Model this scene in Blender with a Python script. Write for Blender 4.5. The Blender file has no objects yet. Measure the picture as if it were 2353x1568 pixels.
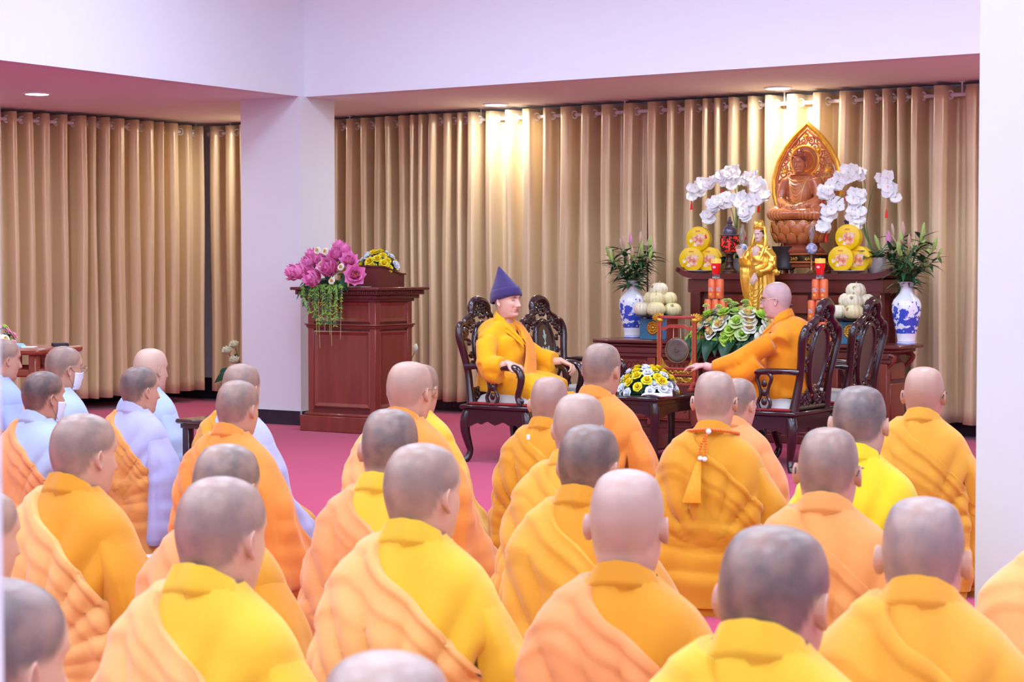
import bpy, bmesh, math, random
import numpy as np
from mathutils import Vector, Matrix, noise as mnoise

SC = bpy.context.scene
COL = SC.collection
PI = math.pi
rnd = random.Random(7)

# ------------------------------------------------------------------ camera
F = 4280.0                      # focal length in pixels of the 2353 x 1568 frame
CAMH = 1.33
TILT = math.atan(164.0 / F)
cam_d = bpy.data.cameras.new('camera')
cam_d.sensor_width = 36.0
cam_d.lens = F / 2353.0 * 36.0
cam_d.clip_start = 0.05
cam_d.clip_end = 200
cam_d.dof.use_dof = True
cam_d.dof.focus_distance = 11.5
cam_d.dof.aperture_fstop = 9.0
cam = bpy.data.objects.new('camera', cam_d)
cam.location = (0, 0, CAMH)
cam.rotation_euler = (PI / 2 - TILT, 0, 0)
COL.objects.link(cam)
SC.camera = cam

# ------------------------------------------------------------------ exposure and world
SC.view_settings.view_transform = 'Standard'
SC.view_settings.look = 'None'
SC.view_settings.gamma = 1.0
SC.view_settings.use_curve_mapping = False
SC.view_settings.exposure = 0.1
PANEL_POWER = 14.5               # emission strength of the ceiling panels
SPOT_POWER = 17.0               # the recessed downlights
world = bpy.data.worlds.new('world')
world.use_nodes = True
world.node_tree.nodes['Background'].inputs[0].default_value = (0.80, 0.86, 1.0, 1)
world.node_tree.nodes['Background'].inputs[1].default_value = 0.3
SC.world = world

# ------------------------------------------------------------------ frames
A33 = math.radians(33.0)
V = np.array([math.cos(A33), -math.sin(A33)])   # along the altar wall, to the right
U = np.array([math.sin(A33), math.cos(A33)])    # away, towards the altar wall
C0 = np.array([-1.77, 15.93])                   # inner corner of the ceiling recess
ROOMZ = -A33                                    # z rotation of the room's own axes


def R(a, b):
    p = C0 + a * V + b * U
    return (float(p[0]), float(p[1]))


def at(px, py, Y):
    """world point seen at pixel (px, py) at distance Y"""
    dx = (px - 1176.5) / F
    dv = (784.0 - py) / F
    yc = math.cos(TILT) + dv * math.sin(TILT)
    zc = -math.sin(TILT) + dv * math.cos(TILT)
    s = Y / yc
    return Vector((dx * s, Y, CAMH + zc * s))


def atz(px, py, Z):
    """world point seen at pixel (px, py) at height Z"""
    dx = (px - 1176.5) / F
    dv = (784.0 - py) / F
    yc = math.cos(TILT) + dv * math.sin(TILT)
    zc = -math.sin(TILT) + dv * math.cos(TILT)
    s = (Z - CAMH) / zc
    return Vector((dx * s, yc * s, Z))


# ------------------------------------------------------------------ materials
def lin(c):
    if isinstance(c, str):
        c = tuple(int(c[i:i + 2], 16) for i in (0, 2, 4))
    out = []
    for v in c[:3]:
        v = v / 255.0
        out.append(v / 12.92 if v <= 0.04045 else ((v + 0.055) / 1.055) ** 2.4)
    return (out[0], out[1], out[2], 1.0)


MATS = {}


def mat(name, col, rough=0.6, metal=0.0, spec=0.5, var=0.0, vscale=8.0, vcol=None, vstretch=(1, 1, 1),
        bump=0.0, bscale=200.0, bstretch=(1, 1, 1), coat=0.0, sheen=0.0, emit=None, estr=0.0, trans=0.0, ior=1.45,
        sss=0.0, alpha=1.0, detail=4.0):
    if name in MATS:
        return MATS[name]
    m = bpy.data.materials.new(name)
    m.use_nodes = True
    nt = m.node_tree
    b = nt.nodes['Principled BSDF']
    b.inputs['Base Color'].default_value = lin(col)
    b.inputs['Roughness'].default_value = rough
    b.inputs['Metallic'].default_value = metal
    b.inputs['Specular IOR Level'].default_value = spec
    b.inputs['Coat Weight'].default_value = coat
    b.inputs['Coat Roughness'].default_value = 0.08
    b.inputs['Sheen Weight'].default_value = sheen
    b.inputs['Transmission Weight'].default_value = trans
    b.inputs['IOR'].default_value = ior
    b.inputs['Alpha'].default_value = alpha
    if sss:
        b.inputs['Subsurface Weight'].default_value = sss
        b.inputs['Subsurface Radius'].default_value = (0.012, 0.005, 0.003)
        b.inputs['Subsurface Scale'].default_value = 1.0
    if emit is not None:
        b.inputs['Emission Color'].default_value = lin(emit)
        b.inputs['Emission Strength'].default_value = estr
    tc = None
    if var > 0 or bump > 0:
        tc = nt.nodes.new('ShaderNodeTexCoord')
    if var > 0:
        mp = nt.nodes.new('ShaderNodeMapping')
        mp.inputs['Scale'].default_value = vstretch
        nz = nt.nodes.new('ShaderNodeTexNoise')
        nz.inputs['Scale'].default_value = vscale
        nz.inputs['Detail'].default_value = detail
        mx = nt.nodes.new('ShaderNodeMix')
        mx.data_type = 'RGBA'
        rp = nt.nodes.new('ShaderNodeMapRange')
        rp.inputs['From Min'].default_value = 0.35
        rp.inputs['From Max'].default_value = 0.65
        rp.inputs['To Max'].default_value = var
        nt.links.new(tc.outputs['Object'], mp.inputs['Vector'])
        nt.links.new(mp.outputs['Vector'], nz.inputs['Vector'])
        nt.links.new(nz.outputs['Fac'], rp.inputs['Value'])
        nt.links.new(rp.outputs['Result'], mx.inputs[0])
        mx.inputs[6].default_value = lin(col)
        mx.inputs[7].default_value = lin(vcol if vcol else tuple(int(v * 0.6) for v in
                                                               ([int(col[i:i + 2], 16) for i in (0, 2, 4)] if isinstance(col, str) else col)))
        nt.links.new(mx.outputs[2], b.inputs['Base Color'])
    if bump > 0:
        mp2 = nt.nodes.new('ShaderNodeMapping')
        mp2.inputs['Scale'].default_value = bstretch
        nz2 = nt.nodes.new('ShaderNodeTexNoise')
        nz2.inputs['Scale'].default_value = bscale
        nz2.inputs['Detail'].default_value = 3.0
        bp = nt.nodes.new('ShaderNodeBump')
        bp.inputs['Strength'].default_value = bump
        bp.inputs['Distance'].default_value = 0.01
        nt.links.new(tc.outputs['Object'], mp2.inputs['Vector'])
        nt.links.new(mp2.outputs['Vector'], nz2.inputs['Vector'])
        nt.links.new(nz2.outputs['Fac'], bp.inputs['Height'])
        nt.links.new(bp.outputs['Normal'], b.inputs['Normal'])
    MATS[name] = m
    return m


# ------------------------------------------------------------------ mesh builder
def grid_faces(nu, nv, cu=False, cv=False, o=0):
    f = []
    for i in range(nu if cu else nu - 1):
        i2 = (i + 1) % nu
        for j in range(nv if cv else nv - 1):
            j2 = (j + 1) % nv
            f.append((o + i * nv + j, o + i2 * nv + j, o + i2 * nv + j2, o + i * nv + j2))
    return f


def frames(pts):
    """tangents and a stable pair of normals along a path"""
    n = len(pts)
    T = []
    for i in range(n):
        t = pts[min(i + 1, n - 1)] - pts[max(i - 1, 0)]
        T.append(t.normalized() if t.length > 1e-9 else Vector((0, 0, 1)))
    ref = Vector((0, 0, 1)) if abs(T[0].z) < 0.9 else Vector((1, 0, 0))
    N = (ref - T[0] * ref.dot(T[0])).normalized()
    out = []
    for t in T:
        N = N - t * N.dot(t)
        if N.length < 1e-6:
            N = Vector((1, 0, 0)) - t * t.x
        N = N.normalized()
        out.append((t, N, t.cross(N).normalized()))
    return out


class MB:
    def __init__(s):
        s.v = []
        s.f = []
        s.mi = []
        s.M = Matrix.Identity(4)
        s.m = 0

    def put(s, vs, fs):
        o = len(s.v)
        for p in vs:
            q = s.M @ Vector(p)
            s.v.append((q.x, q.y, q.z))
        for f in fs:
            s.f.append(tuple(i + o for i in f))
            s.mi.append(s.m)
        return s

    def grid(s, P, cu=False, cv=False):
        P = np.asarray(P, float)
        nu, nv = P.shape[:2]
        return s.put(P.reshape(-1, 3).tolist(), grid_faces(nu, nv, cu, cv))

    def box(s, c, d, bev=0.0, rz=0.0):
        cx, cy, cz = c
        hx, hy, hz = d[0] / 2, d[1] / 2, d[2] / 2
        b = min(bev, hx * .95, hy * .95, hz * .95)
        M = Matrix.Translation((cx, cy, cz)) @ Matrix.Rotation(rz, 4, 'Z')
        if b <= 0:
            vs = [M @ Vector((x, y, z)) for x in (-hx, hx) for y in (-hy, hy) for z in (-hz, hz)]
            return s.put(vs, [(0, 1, 3, 2), (4, 6, 7, 5), (0, 4, 5, 1), (2, 3, 7, 6), (0, 2, 6, 4), (1, 5, 7, 3)])
        vs = []
        idx = {}
        for i, x in enumerate((-1, 1)):
            for j, y in enumerate((-1, 1)):
                for k, z in enumerate((-1, 1)):
                    for a in range(3):
                        p = [x * (hx - b), y * (hy - b), z * (hz - b)]
                        p[a] = (x * hx, y * hy, z * hz)[a]
                        idx[(i, j, k, a)] = len(vs)
                        vs.append(M @ Vector(p))
        fs = []
        for i in (0, 1):
            q = [idx[(i, 0, 0, 0)], idx[(i, 0, 1, 0)], idx[(i, 1, 1, 0)], idx[(i, 1, 0, 0)]]
            fs.append(q if i == 0 else q[::-1])
            q = [idx[(0, i, 0, 1)], idx[(1, i, 0, 1)], idx[(1, i, 1, 1)], idx[(0, i, 1, 1)]]
            fs.append(q if i == 0 else q[::-1])
            q = [idx[(0, 0, i, 2)], idx[(0, 1, i, 2)], idx[(1, 1, i, 2)], idx[(1, 0, i, 2)]]
            fs.append(q if i == 0 else q[::-1])
        for j in (0, 1):
            for k in (0, 1):
                q = [idx[(0, j, k, 1)], idx[(1, j, k, 1)], idx[(1, j, k, 2)], idx[(0, j, k, 2)]]
                fs.append(q if (j + k) % 2 == 1 else q[::-1])
                q = [idx[(j, 0, k, 0)], idx[(j, 1, k, 0)], idx[(j, 1, k, 2)], idx[(j, 0, k, 2)]]
                fs.append(q if (j + k) % 2 == 0 else q[::-1])
                q = [idx[(j, k, 0, 0)], idx[(j, k, 1, 0)], idx[(j, k, 1, 1)], idx[(j, k, 0, 1)]]
                fs.append(q if (j + k) % 2 == 1 else q[::-1])
        for i in (0, 1):
            for j in (0, 1):
                for k in (0, 1):
                    q = [idx[(i, j, k, 0)], idx[(i, j, k, 1)], idx[(i, j, k, 2)]]
                    fs.append(q if (i + j + k) % 2 == 1 else q[::-1])
        return s.put(vs, fs)

    def tube(s, pts, r, n=10, cap=True, flat=1.0, closed=False):
        """sweep an ellipse (r along the normal, r * flat along the binormal)"""
        pts = [Vector(p) for p in pts]
        if not hasattr(r, '__len__'):
            r = [r] * len(pts)
        fr = frames(pts)
        vs = []
        for p, rr, (t, N, B) in zip(pts, r, fr):
            for k in range(n):
                a = 2 * PI * k / n
                vs.append(p + N * (rr * math.cos(a)) + B * (rr * flat * math.sin(a)))
        m = len(pts)
        fs = grid_faces(m, n, closed, True)
        if cap and not closed:
            fs.append(tuple(range(n)))
            fs.append(tuple(range((m - 1) * n, m * n))[::-1])
        return s.put(vs, fs)

    def lathe(s, prof, n=20, c=(0, 0, 0), cap=True, sq=1.0, fn=None):
        vs = []
        for r, z in prof:
            for k in range(n):
                a = 2 * PI * k / n
                rr = r * (fn(a, z) if fn else 1.0)
                vs.append((c[0] + rr * math.cos(a), c[1] + rr * sq * math.sin(a), c[2] + z))
        m = len(prof)
        fs = [f[::-1] for f in grid_faces(m, n, False, True)]
        if cap:
            fs.append(tuple(range(n))[::-1])
            fs.append(tuple(range((m - 1) * n, m * n)))
        return s.put(vs, fs)

    def ball(s, c, r, n=12, m=8):
        if not hasattr(r, '__len__'):
            r = (r, r, r)
        vs = []
        for j in range(m + 1):
            t = PI * j / m
            for k in range(n):
                a = 2 * PI * k / n
                vs.append((c[0] + r[0] * math.sin(t) * math.cos(a), c[1] + r[1] * math.sin(t) * math.sin(a), c[2] + r[2] * math.cos(t)))
        return s.put(vs, grid_faces(m + 1, n, False, True))

    def prism(s, out, y0, y1, c=(0, 0, 0), bev=0.0):
        """outline in x, z extruded along y"""
        n = len(out)
        vs = [(c[0] + x, c[1] + y0, c[2] + z) for x, z in out] + [(c[0] + x, c[1] + y1, c[2] + z) for x, z in out]
        fs = [tuple(range(n)), tuple(range(n, 2 * n))[::-1]]
        for i in range(n):
            j = (i + 1) % n
            fs.append((i, i + n, j + n, j))
        return s.put(vs, fs)

    def plan(s, out, z0, z1):
        """outline in x, y extruded along z"""
        n = len(out)
        vs = [(x, y, z0) for x, y in out] + [(x, y, z1) for x, y in out]
        fs = [tuple(range(n))[::-1], tuple(range(n, 2 * n))]
        for i in range(n):
            j = (i + 1) % n
            fs.append((i, j, j + n, i + n))
        return s.put(vs, fs)

    def add(s, me, M=Matrix.Identity(4)):
        return s.put([M @ v.co for v in me.vertices], [tuple(p.vertices) for p in me.polygons])

    def mesh(s, name, mats=None, smooth=True, angle=40, fixn=False):
        me = bpy.data.meshes.new(name)
        me.from_pydata(s.v, [], s.f)
        if fixn:
            bm = bmesh.new()
            bm.from_mesh(me)
            bmesh.ops.remove_doubles(bm, verts=bm.verts, dist=1e-5)
            bmesh.ops.recalc_face_normals(bm, faces=bm.faces)
            bm.to_mesh(me)
            bm.free()
        elif any(s.mi):
            me.polygons.foreach_set('material_index', s.mi)
        if mats:
            for m in (mats if isinstance(mats, (list, tuple)) else [mats]):
                me.materials.append(m)
        if smooth:
            me.polygons.foreach_set('use_smooth', [True] * len(me.polygons))
            me.set_sharp_from_angle(angle=math.radians(angle))
        me.update()
        return me

    def build(s, name, mats, parent=None, smooth=True, angle=40, fixn=False, loc=None, rz=0.0):
        o = bpy.data.objects.new(name, s.mesh(name, mats, smooth, angle, fixn))
        COL.objects.link(o)
        o.parent = parent
        if loc is not None:
            o.location = loc
        if rz:
            o.rotation_euler = (0, 0, rz)
        return o


def obj(name, me, parent=None, loc=None, rot=None, scale=None):
    o = bpy.data.objects.new(name, me)
    COL.objects.link(o)
    o.parent = parent
    if loc is not None:
        o.location = loc
    if rot is not None:
        o.rotation_euler = rot
    if scale is not None:
        o.scale = scale if hasattr(scale, '__len__') else (scale,) * 3
    return o


def objm(name, me, parent, M):
    o = bpy.data.objects.new(name, me)
    COL.objects.link(o)
    o.parent = parent
    o.matrix_local = M
    return o


def thing(name, loc, rz=0.0, label=None, cat=None, group=None):
    o = bpy.data.objects.new(name, None)
    o.empty_display_size = 0.1
    COL.objects.link(o)
    o.location = loc
    o.rotation_euler = (0, 0, rz)
    tag(o, label, cat, group)
    return o


def tag(o, label=None, cat=None, group=None, kind=None):
    if label:
        o['label'] = label
    if cat:
        o['category'] = cat
    if group:
        o['group'] = group
    if kind:
        o['kind'] = kind
    return o


def struct(o):
    o['kind'] = 'structure'
    return o


def copy_tree(o, parent=None):
    c = o.copy()
    COL.objects.link(c)
    c.parent = parent
    for ch in o.children:
        copy_tree(ch, c)
    return c


def catmull(pts, n=6):
    """smooth path through the points"""
    P = [np.array(p, float) for p in pts]
    out = []
    for i in range(len(P) - 1):
        p0 = P[max(i - 1, 0)]
        p1 = P[i]
        p2 = P[i + 1]
        p3 = P[min(i + 2, len(P) - 1)]
        for k in range(n):
            t = k / n
            out.append(0.5 * ((2 * p1) + (-p0 + p2) * t + (2 * p0 - 5 * p1 + 4 * p2 - p3) * t * t + (-p0 + 3 * p1 - 3 * p2 + p3) * t ** 3))
    out.append(P[-1])
    return [tuple(p) for p in out]


def vinterp(vals, n):
    x = np.linspace(0, 1, len(vals))
    return list(np.interp(np.linspace(0, 1, n), x, vals))


def smooth01(x):
    x = np.clip(x, 0, 1)
    return x * x * (3 - 2 * x)


def fnoise(seed, P, scale, n=5):
    """cheap smooth noise in about [-1, 1] from summed sines"""
    r = np.random.RandomState(seed)
    out = np.zeros(P.shape[:-1])
    for i in range(n):
        k = r.randn(P.shape[-1])
        k = k / np.linalg.norm(k) * scale * (0.7 + 0.9 * r.rand())
        out += np.sin(P @ k + r.rand() * 6.28)
    return out / math.sqrt(n) / 1.2
# ================================================================== the room
ZS = 2.80       # soffit
ZC = 4.30       # high ceiling
m_wall = mat('wall_paint', (232, 232, 240), rough=0.7, spec=0.3, bump=0.03, bscale=60)
m_ceil = mat('ceiling_paint', (240, 238, 240), rough=0.8, spec=0.2)
m_carpet = mat('carpet', (186, 48, 92), rough=0.95, spec=0.1, var=0.35, vscale=220, vcol=(170, 38, 78), bump=0.25, bscale=500, sheen=0.2)
m_tile = mat('black_tile', (44, 40, 50), rough=0.25, spec=0.5, var=0.5, vscale=5, vcol=(66, 62, 76), detail=8)
m_grout = mat('grout', (196, 196, 204), rough=0.8)


def wallbox(name, pts, z0, z1, m):
    """a vertical prism over a plan polygon in room coordinates"""
    mb = MB()
    mb.plan([R(a, b) for a, b in pts], z0, z1)
    return struct(mb.build(name, m, smooth=False, fixn=True))


AL, AR, BB, BF = -3.45, 13.6, 2.0, -15.0
wallbox('floor', [(AL - .2, BF - .2), (AR + .2, BF - .2), (AR + .2, BB + .2), (AL - .2, BB + .2)], -0.1, 0.0, m_carpet)
wallbox('ceiling', [(-.0, BF), (AR, BF), (AR, 0), (0, 0)], ZC, ZC + .1, m_ceil)
# recess soffit, an L around the hall, and its upper faces
mb = MB()
mb.plan([R(a, b) for a, b in [(-.15, .15), (AR, .15), (AR, BB), (AL, BB), (AL, BF), (-.15, BF)]], ZS, ZS + .06)
struct(mb.build('ceiling_soffit', m_ceil, smooth=False, fixn=True))
wallbox('wall_upper_altar', [(-.15, 0), (AR, 0), (AR, .15), (-.15, .15)], ZS, ZC, m_wall)
wallbox('wall_upper_left', [(-.15, BF), (0, BF), (0, 0), (-.15, 0)], ZS, ZC, m_wall)
wallbox('wall_altar', [(AL, BB), (AR, BB), (AR, BB + .2), (AL, BB + .2)], 0, ZS, m_wall)
wallbox('wall_left', [(AL - .2, BF), (AL, BF), (AL, BB + .2), (AL - .2, BB + .2)], 0, ZS, m_wall)
wallbox('wall_right', [(AR, BF), (AR + .2, BF), (AR + .2, BB + .2), (AR, BB + .2)], 0, ZC, m_wall)
wallbox('wall_rear', [(AL, BF - .2), (AR + .2, BF - .2), (AR + .2, BF), (AL, BF)], 0, ZC, m_wall)


def tiles(name, a0, b0, a1, b1, h, side, n):
    """skirting of separate tiles along a wall line (room coordinates)"""
    p0, p1 = np.array(R(a0, b0)), np.array(R(a1, b1))
    L = float(np.linalg.norm(p1 - p0))
    ang = math.atan2(p1[1] - p0[1], p1[0] - p0[0])
    root = bpy.data.objects.new(name, None)
    COL.objects.link(root)
    root.location = (p0[0], p0[1], 0)
    root.rotation_euler = (0, 0, ang)
    struct(root)
    w = L / n
    mb = MB()
    mb.box((L / 2, side * .004, h / 2 - .001), (L, .008, h - .002))
    mb.build('grout_bed', m_grout, root, smooth=False)
    t = MB()
    t.box((0, 0, 0), (w - .004, .012, h - .004), .0015)
    me = t.mesh('tile', m_tile)
    for i in range(n):
        obj('tile', me, root, (w * (i + .5), side * .008, h / 2))
    return root


tiles('baseboard_altar', AL, BB, AL + 12.6, BB, .22, -1, 21)
tiles('baseboard_left', AL, BB - 6.6, AL, BB, .22, -1, 11)

# the column under the recess corner
m_col = mat('column_paint', (226, 228, 234), rough=0.65, spec=0.3)
pc = np.array([-1.80, 15.86])
ca, cb = float((pc - C0) @ V), float((pc - C0) @ U)
CW, CD = .66, .47
wallbox('wall_column', [(ca - CW, cb), (ca, cb), (ca, cb + CD), (ca - CW, cb + CD)], 0, ZS, m_col)
tiles('baseboard_column', ca - CW, cb, ca, cb, .125, -1, 2)
tiles('baseboard_column', ca, cb, ca, cb + CD, .125, -1, 1)

# free-standing pillar at the right and the edge of the doorway at the left
q0 = at(2250, 300, 6.0)
qp = np.array([q0.x, q0.y])
qa, qb = float((qp - C0) @ V), float((qp - C0) @ U)
wallbox('wall_pillar', [(qa, qb), (qa + .55, qb), (qa + .55, qb + .55), (qa, qb + .55)], 0, ZC, mat('pillar_paint', (208, 210, 212), rough=0.65, spec=0.3))
mb = MB()
mb.box((-.4445 - .07, 1.56, 1.5), (.14, .12, 3.0), .004)
struct(mb.build('trim_1', m_col))

# ceiling panels: aluminium frame, white diffuser
m_alu = mat('aluminium', (210, 212, 216), rough=0.4, metal=0.6)
m_diff = mat('panel_diffuser', (250, 250, 255), rough=0.5, emit=(202, 232, 255), estr=PANEL_POWER)
pf = MB()
for sx, sy, w, d in ((0, .61, 1.24, .02), (0, -.61, 1.24, .02), (.61, 0, .02, 1.2), (-.61, 0, .02, 1.2)):
    pf.box((sx, sy, -.012), (w, d, .024), .003)
pf_me = pf.mesh('frame', m_alu)
pd = MB()
pd.box((0, 0, -.012), (1.2, 1.2, .012))
pd_me = pd.mesh('diffuser', m_diff, smooth=False)
for i in range(5):
    for j in range(5):
        a, b = 1.9 + i * 2.45, -2.7 - j * 2.7
        x, y = R(a, b)
        t = thing('ceiling_panel_light', (x, y, ZC), ROOMZ, 'square white LED panel set into the high hall ceiling', 'ceiling light', 'ceiling panels of the hall')
        obj('frame', pf_me, t)
        obj('diffuser', pd_me, t)

# recessed downlights
m_lens = mat('downlight_lens', (255, 255, 255), rough=0.5, emit=(250, 250, 255), estr=26.0)
m_trim = mat('downlight_trim', (245, 245, 248), rough=0.4)
DL = [(85, 214, 'round recessed downlight in the soffit over the wooden side table'),
      (1139, 239, 'round recessed downlight in the soffit between column and altar'),
      (1788, 201, 'round recessed downlight in the soffit above the carved statue')]
DLP = [(atz(px, py, ZS), lb) for px, py, lb in DL]
stepv = DLP[2][0] - DLP[1][0]
DLP += [(DLP[1][0] - stepv, 'round recessed downlight in the soffit hidden behind the white column'),
        (DLP[2][0] + stepv, 'round recessed downlight in the soffit past the free-standing pillar')]
for p, lb in DLP:
    t = thing('downlight', p, 0, lb, 'ceiling light', 'downlights in the soffit')
    mb = MB()
    prof = [(.094, -.001), (.116, -.001), (.116, -.008), (.104, -.014), (.094, -.012)]
    mb.lathe(prof, 28, cap=False)
    mb.build('trim_ring', m_trim, t)
    mb = MB()
    mb.lathe([(.0001, -.004), (.095, -.004), (.095, -.012), (.0001, -.014)], 28)
    mb.build('lens', m_lens, t)
    ld = bpy.data.lights.new('downlight_beam', 'AREA')
    ld.energy = SPOT_POWER
    ld.shape = 'DISK'
    ld.size = 0.18
    ld.color = (1.0, 0.97, 0.92)
    lo = bpy.data.objects.new('downlight_beam', ld)
    COL.objects.link(lo)
    lo.parent = t
    lo.location = (0, 0, -.018)

# ------------------------------------------------------------------ curtains
m_curt = mat('curtain_satin', (218, 194, 152), rough=0.34, metal=0.18, spec=0.8, bump=0.10, bscale=260, bstretch=(1, 1, .15), sheen=0.3)
m_rod = mat('rod_paint', (232, 230, 232), rough=0.35, spec=0.5)
ROD_Z = 2.700
ring = MB()
prof = [(math.cos(t) * .0075, math.sin(t) * .004) for t in np.linspace(0, 2 * PI, 7)[:-1]]
P = np.zeros((20, 6, 3))
for i in range(20):
    a = 2 * PI * i / 20
    for j, (r_, h_) in enumerate(prof):
        P[i, j] = (h_, (.031 + r_) * math.cos(a), (.031 + r_) * math.sin(a))
ring.grid(P, True, True)
ring_me = ring.mesh('eyelet', m_rod)


def curtain(path, label, seed, period=.17, amp=.090, ztop=2.768, zbot=.115, group=None, gap=0.0, tail=0.0):
    """path: list of plan points; the folds hang along it"""
    r = np.random.RandomState(seed)
    P2 = np.array(path, float)
    seg = np.linalg.norm(np.diff(P2, axis=0), axis=1)
    S = np.concatenate([[0], np.cumsum(seg)])
    L = S[-1]
    npd = max(3, int(round(L / period)))
    w = 1 + .85 * (r.rand(npd) - .5)
    w = w / w.sum() * L
    edge = np.concatenate([[0], np.cumsum(w)])
    NU, NV = npd * 14, 26
    s = np.linspace(0, L, NU)
    k = np.clip(np.searchsorted(edge, s, side='right') - 1, 0, npd - 1)
    ph = (s - edge[k]) / w[k]
    zz = np.linspace(0, 1, NV)
    G = np.zeros((NU, NV, 3))
    bx = np.interp(s, S, P2[:, 0])
    by = np.interp(s, S, P2[:, 1])
    tx = np.gradient(bx)
    ty = np.gradient(by)
    n_ = np.hypot(tx, ty)
    tx, ty = tx / n_, ty / n_
    nx, ny = ty, -tx            # towards the hall
    ampk = (.8 + .4 * r.rand(npd))[k]
    ph2 = r.rand(npd)[k]
    for j, tz in enumerate(zz):
        z = ztop + (zbot - ztop) * tz
        wob = .012 * tz * np.sin(6.28 * (s / .9 + r.rand() * 0 + seed)) + .05 * tz * (1 - tz) * np.sin(6.28 * (ph2 + tz * .6)) * np.sin(PI * ph)
        c = .5 - .5 * np.cos(2 * PI * ph)
        bump = smooth01((c - .34) / .52)
        off = amp * ampk * (bump * 2 - .85) + .003 * np.sin(6.28 * (ph * 2 + ph2 + .5 * tz)) * (.3 + .7 * tz)
        G[:, j, 0] = bx + nx * off + tx * wob
        G[:, j, 1] = by + ny * off + ty * wob
        G[:, j, 2] = z + (.008 * np.sin(12 * s + seed) if j == NV - 1 else 0)
    c0 = np.array([bx[NU // 2], by[NU // 2], 0])
    t = thing('curtain', c0.tolist(), 0, label, 'curtain', group)
    mb = MB()
    mb.grid(G - c0)
    o = mb.build('fabric', m_curt, t, angle=180)
    md = o.modifiers.new('thick', 'SOLIDIFY')
    md.thickness = .003
    for i in range(npd):
        for fx in (.25, .75):
            sv = edge[i] + w[i] * fx
            x, y = np.interp(sv, S, P2[:, 0]), np.interp(sv, S, P2[:, 1])
            ii = min(NU - 1, int(sv / L * (NU - 1)))
            obj('eyelet', ring_me, t, (x - c0[0] + nx[ii] * .012, y - c0[1] + ny[ii] * .012, ROD_Z), (0, 0, math.atan2(ty[ii], tx[ii]) + (.5 if fx < .5 else -.5)))
    return t


def rod(path, label):
    p0 = np.array(path[0])
    t = thing('curtain_rod', (p0[0], p0[1], ROD_Z), 0, label, 'curtain rod')
    mb = MB()
    pts = [(x - p0[0], y - p0[1], 0) for x, y in path]
    mb.tube(pts, .0165, 14)
    mb.build('tube', m_rod, t)
    mb = MB()
    for x, y, z in (pts[0], pts[-1]):
        mb.ball((x, y, z), .026, 14, 10)
    tag(mb.build('finials', m_rod, t), kind='stuff')
    d = np.array(path[-1]) - p0
    L = np.linalg.norm(d)
    n = np.array([d[1], -d[0]]) / L
    for f in np.linspace(.03, .97, max(2, int(L / 1.3))):
        i = int(f * (len(path) - 1))
        g = f * (len(path) - 1) - i
        i2 = min(i + 1, len(path) - 1)
        x = path[i][0] * (1 - g) + path[i2][0] * g - p0[0]
        y = path[i][1] * (1 - g) + path[i2][1] * g - p0[1]
        mb = MB()
        mb.tube([(x, y, 0), (x, y, ZS - ROD_Z)], .007, 8)
        mb.lathe([(.024, 0), (.024, .006)], 12, (x, y, ZS - ROD_Z - .006))
        mb.build('hanger', m_rod, t)
    return t


BC = 1.77
GB = 'satin curtains along the altar wall'
spans = [(-2.66, -1.30, 'satin curtain panel beside the dark corner gap, behind the column', 3, .2),
         (-1.28, .86, 'gathered satin curtain panel behind the lectern', 4, .155),
         (.90, 2.32, 'brightly lit satin curtain panel behind the monk in the purple hat', 5, .19),
         (2.33, 3.62, 'satin curtain panel behind the left lily vase', 6, .155),
         (3.63, 4.72, 'brightly lit satin curtain panel behind the carved statue and its left orchid', 8, .19),
         (4.73, 6.9, 'satin curtain panel behind the right orchid and right lily vase', 9, .2)]
for a0, a1, lb, sd, pe in spans:
    curtain([R(a0, BC), R(a1, BC)], lb, sd, period=pe, group=GB)
rod([R(-2.70, BC + .012), R(6.95, BC + .012)], 'white curtain rod along the altar wall')


def left_path(t0, t1, n=9):
    K = [(-2.74, 1.70), (-2.72, .55), (-2.93, -.5), (-3.15, -1.6)]
    cc = catmull(K, 12)
    m = len(cc) - 1
    out = []
    for t in np.linspace(t0, t1, n):
        f = t * m
        i = min(int(f), m - 1)
        g = f - i
        out.append(R(cc[i][0] * (1 - g) + cc[i + 1][0] * g, cc[i][1] * (1 - g) + cc[i + 1][1] * g))
    return out


GL = 'satin curtains along the side wall'
curtain(left_path(.42, .015), 'satin curtain panel ending at the dark corner gap, on the side wall', 12, period=.165, group=GL)
curtain(left_path(1.0, .425), 'satin curtain panel behind the wooden side table', 13, period=.165, group=GL)
rod(left_path(1.0, .0, 20), 'white curtain rod along the side wall')
# ================================================================== people
# ---- head: stacked rings from the crown down the neck into the torso (head origin between the ears)
HZ = [.118, .1165, .112, .104, .093, .075, .05, .03, .01, -.01, -.035, -.055, -.075, -.095, -.108, -.114, -.122, -.135, -.16, -.20, -.27, -.45, -.70]
HF = [.000, .015, .033, .052, .067, .082, .092, .095, .088, .091, .092, .091, .087, .086, .078, .066, .044, .036, .036, .042, .055, .070, .075]
HB = [.000, -.018, -.040, -.060, -.075, -.090, -.099, -.101, -.101, -.097, -.088, -.078, -.071, -.066, -.064, -.063, -.063, -.063, -.066, -.075, -.085, -.09, -.09]
HW = [.000, .018, .037, .053, .063, .071, .076, .078, .078, .077, .074, .071, .067, .060, .056, .054, .053, .053, .056, .075, .120, .13, .13]


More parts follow.
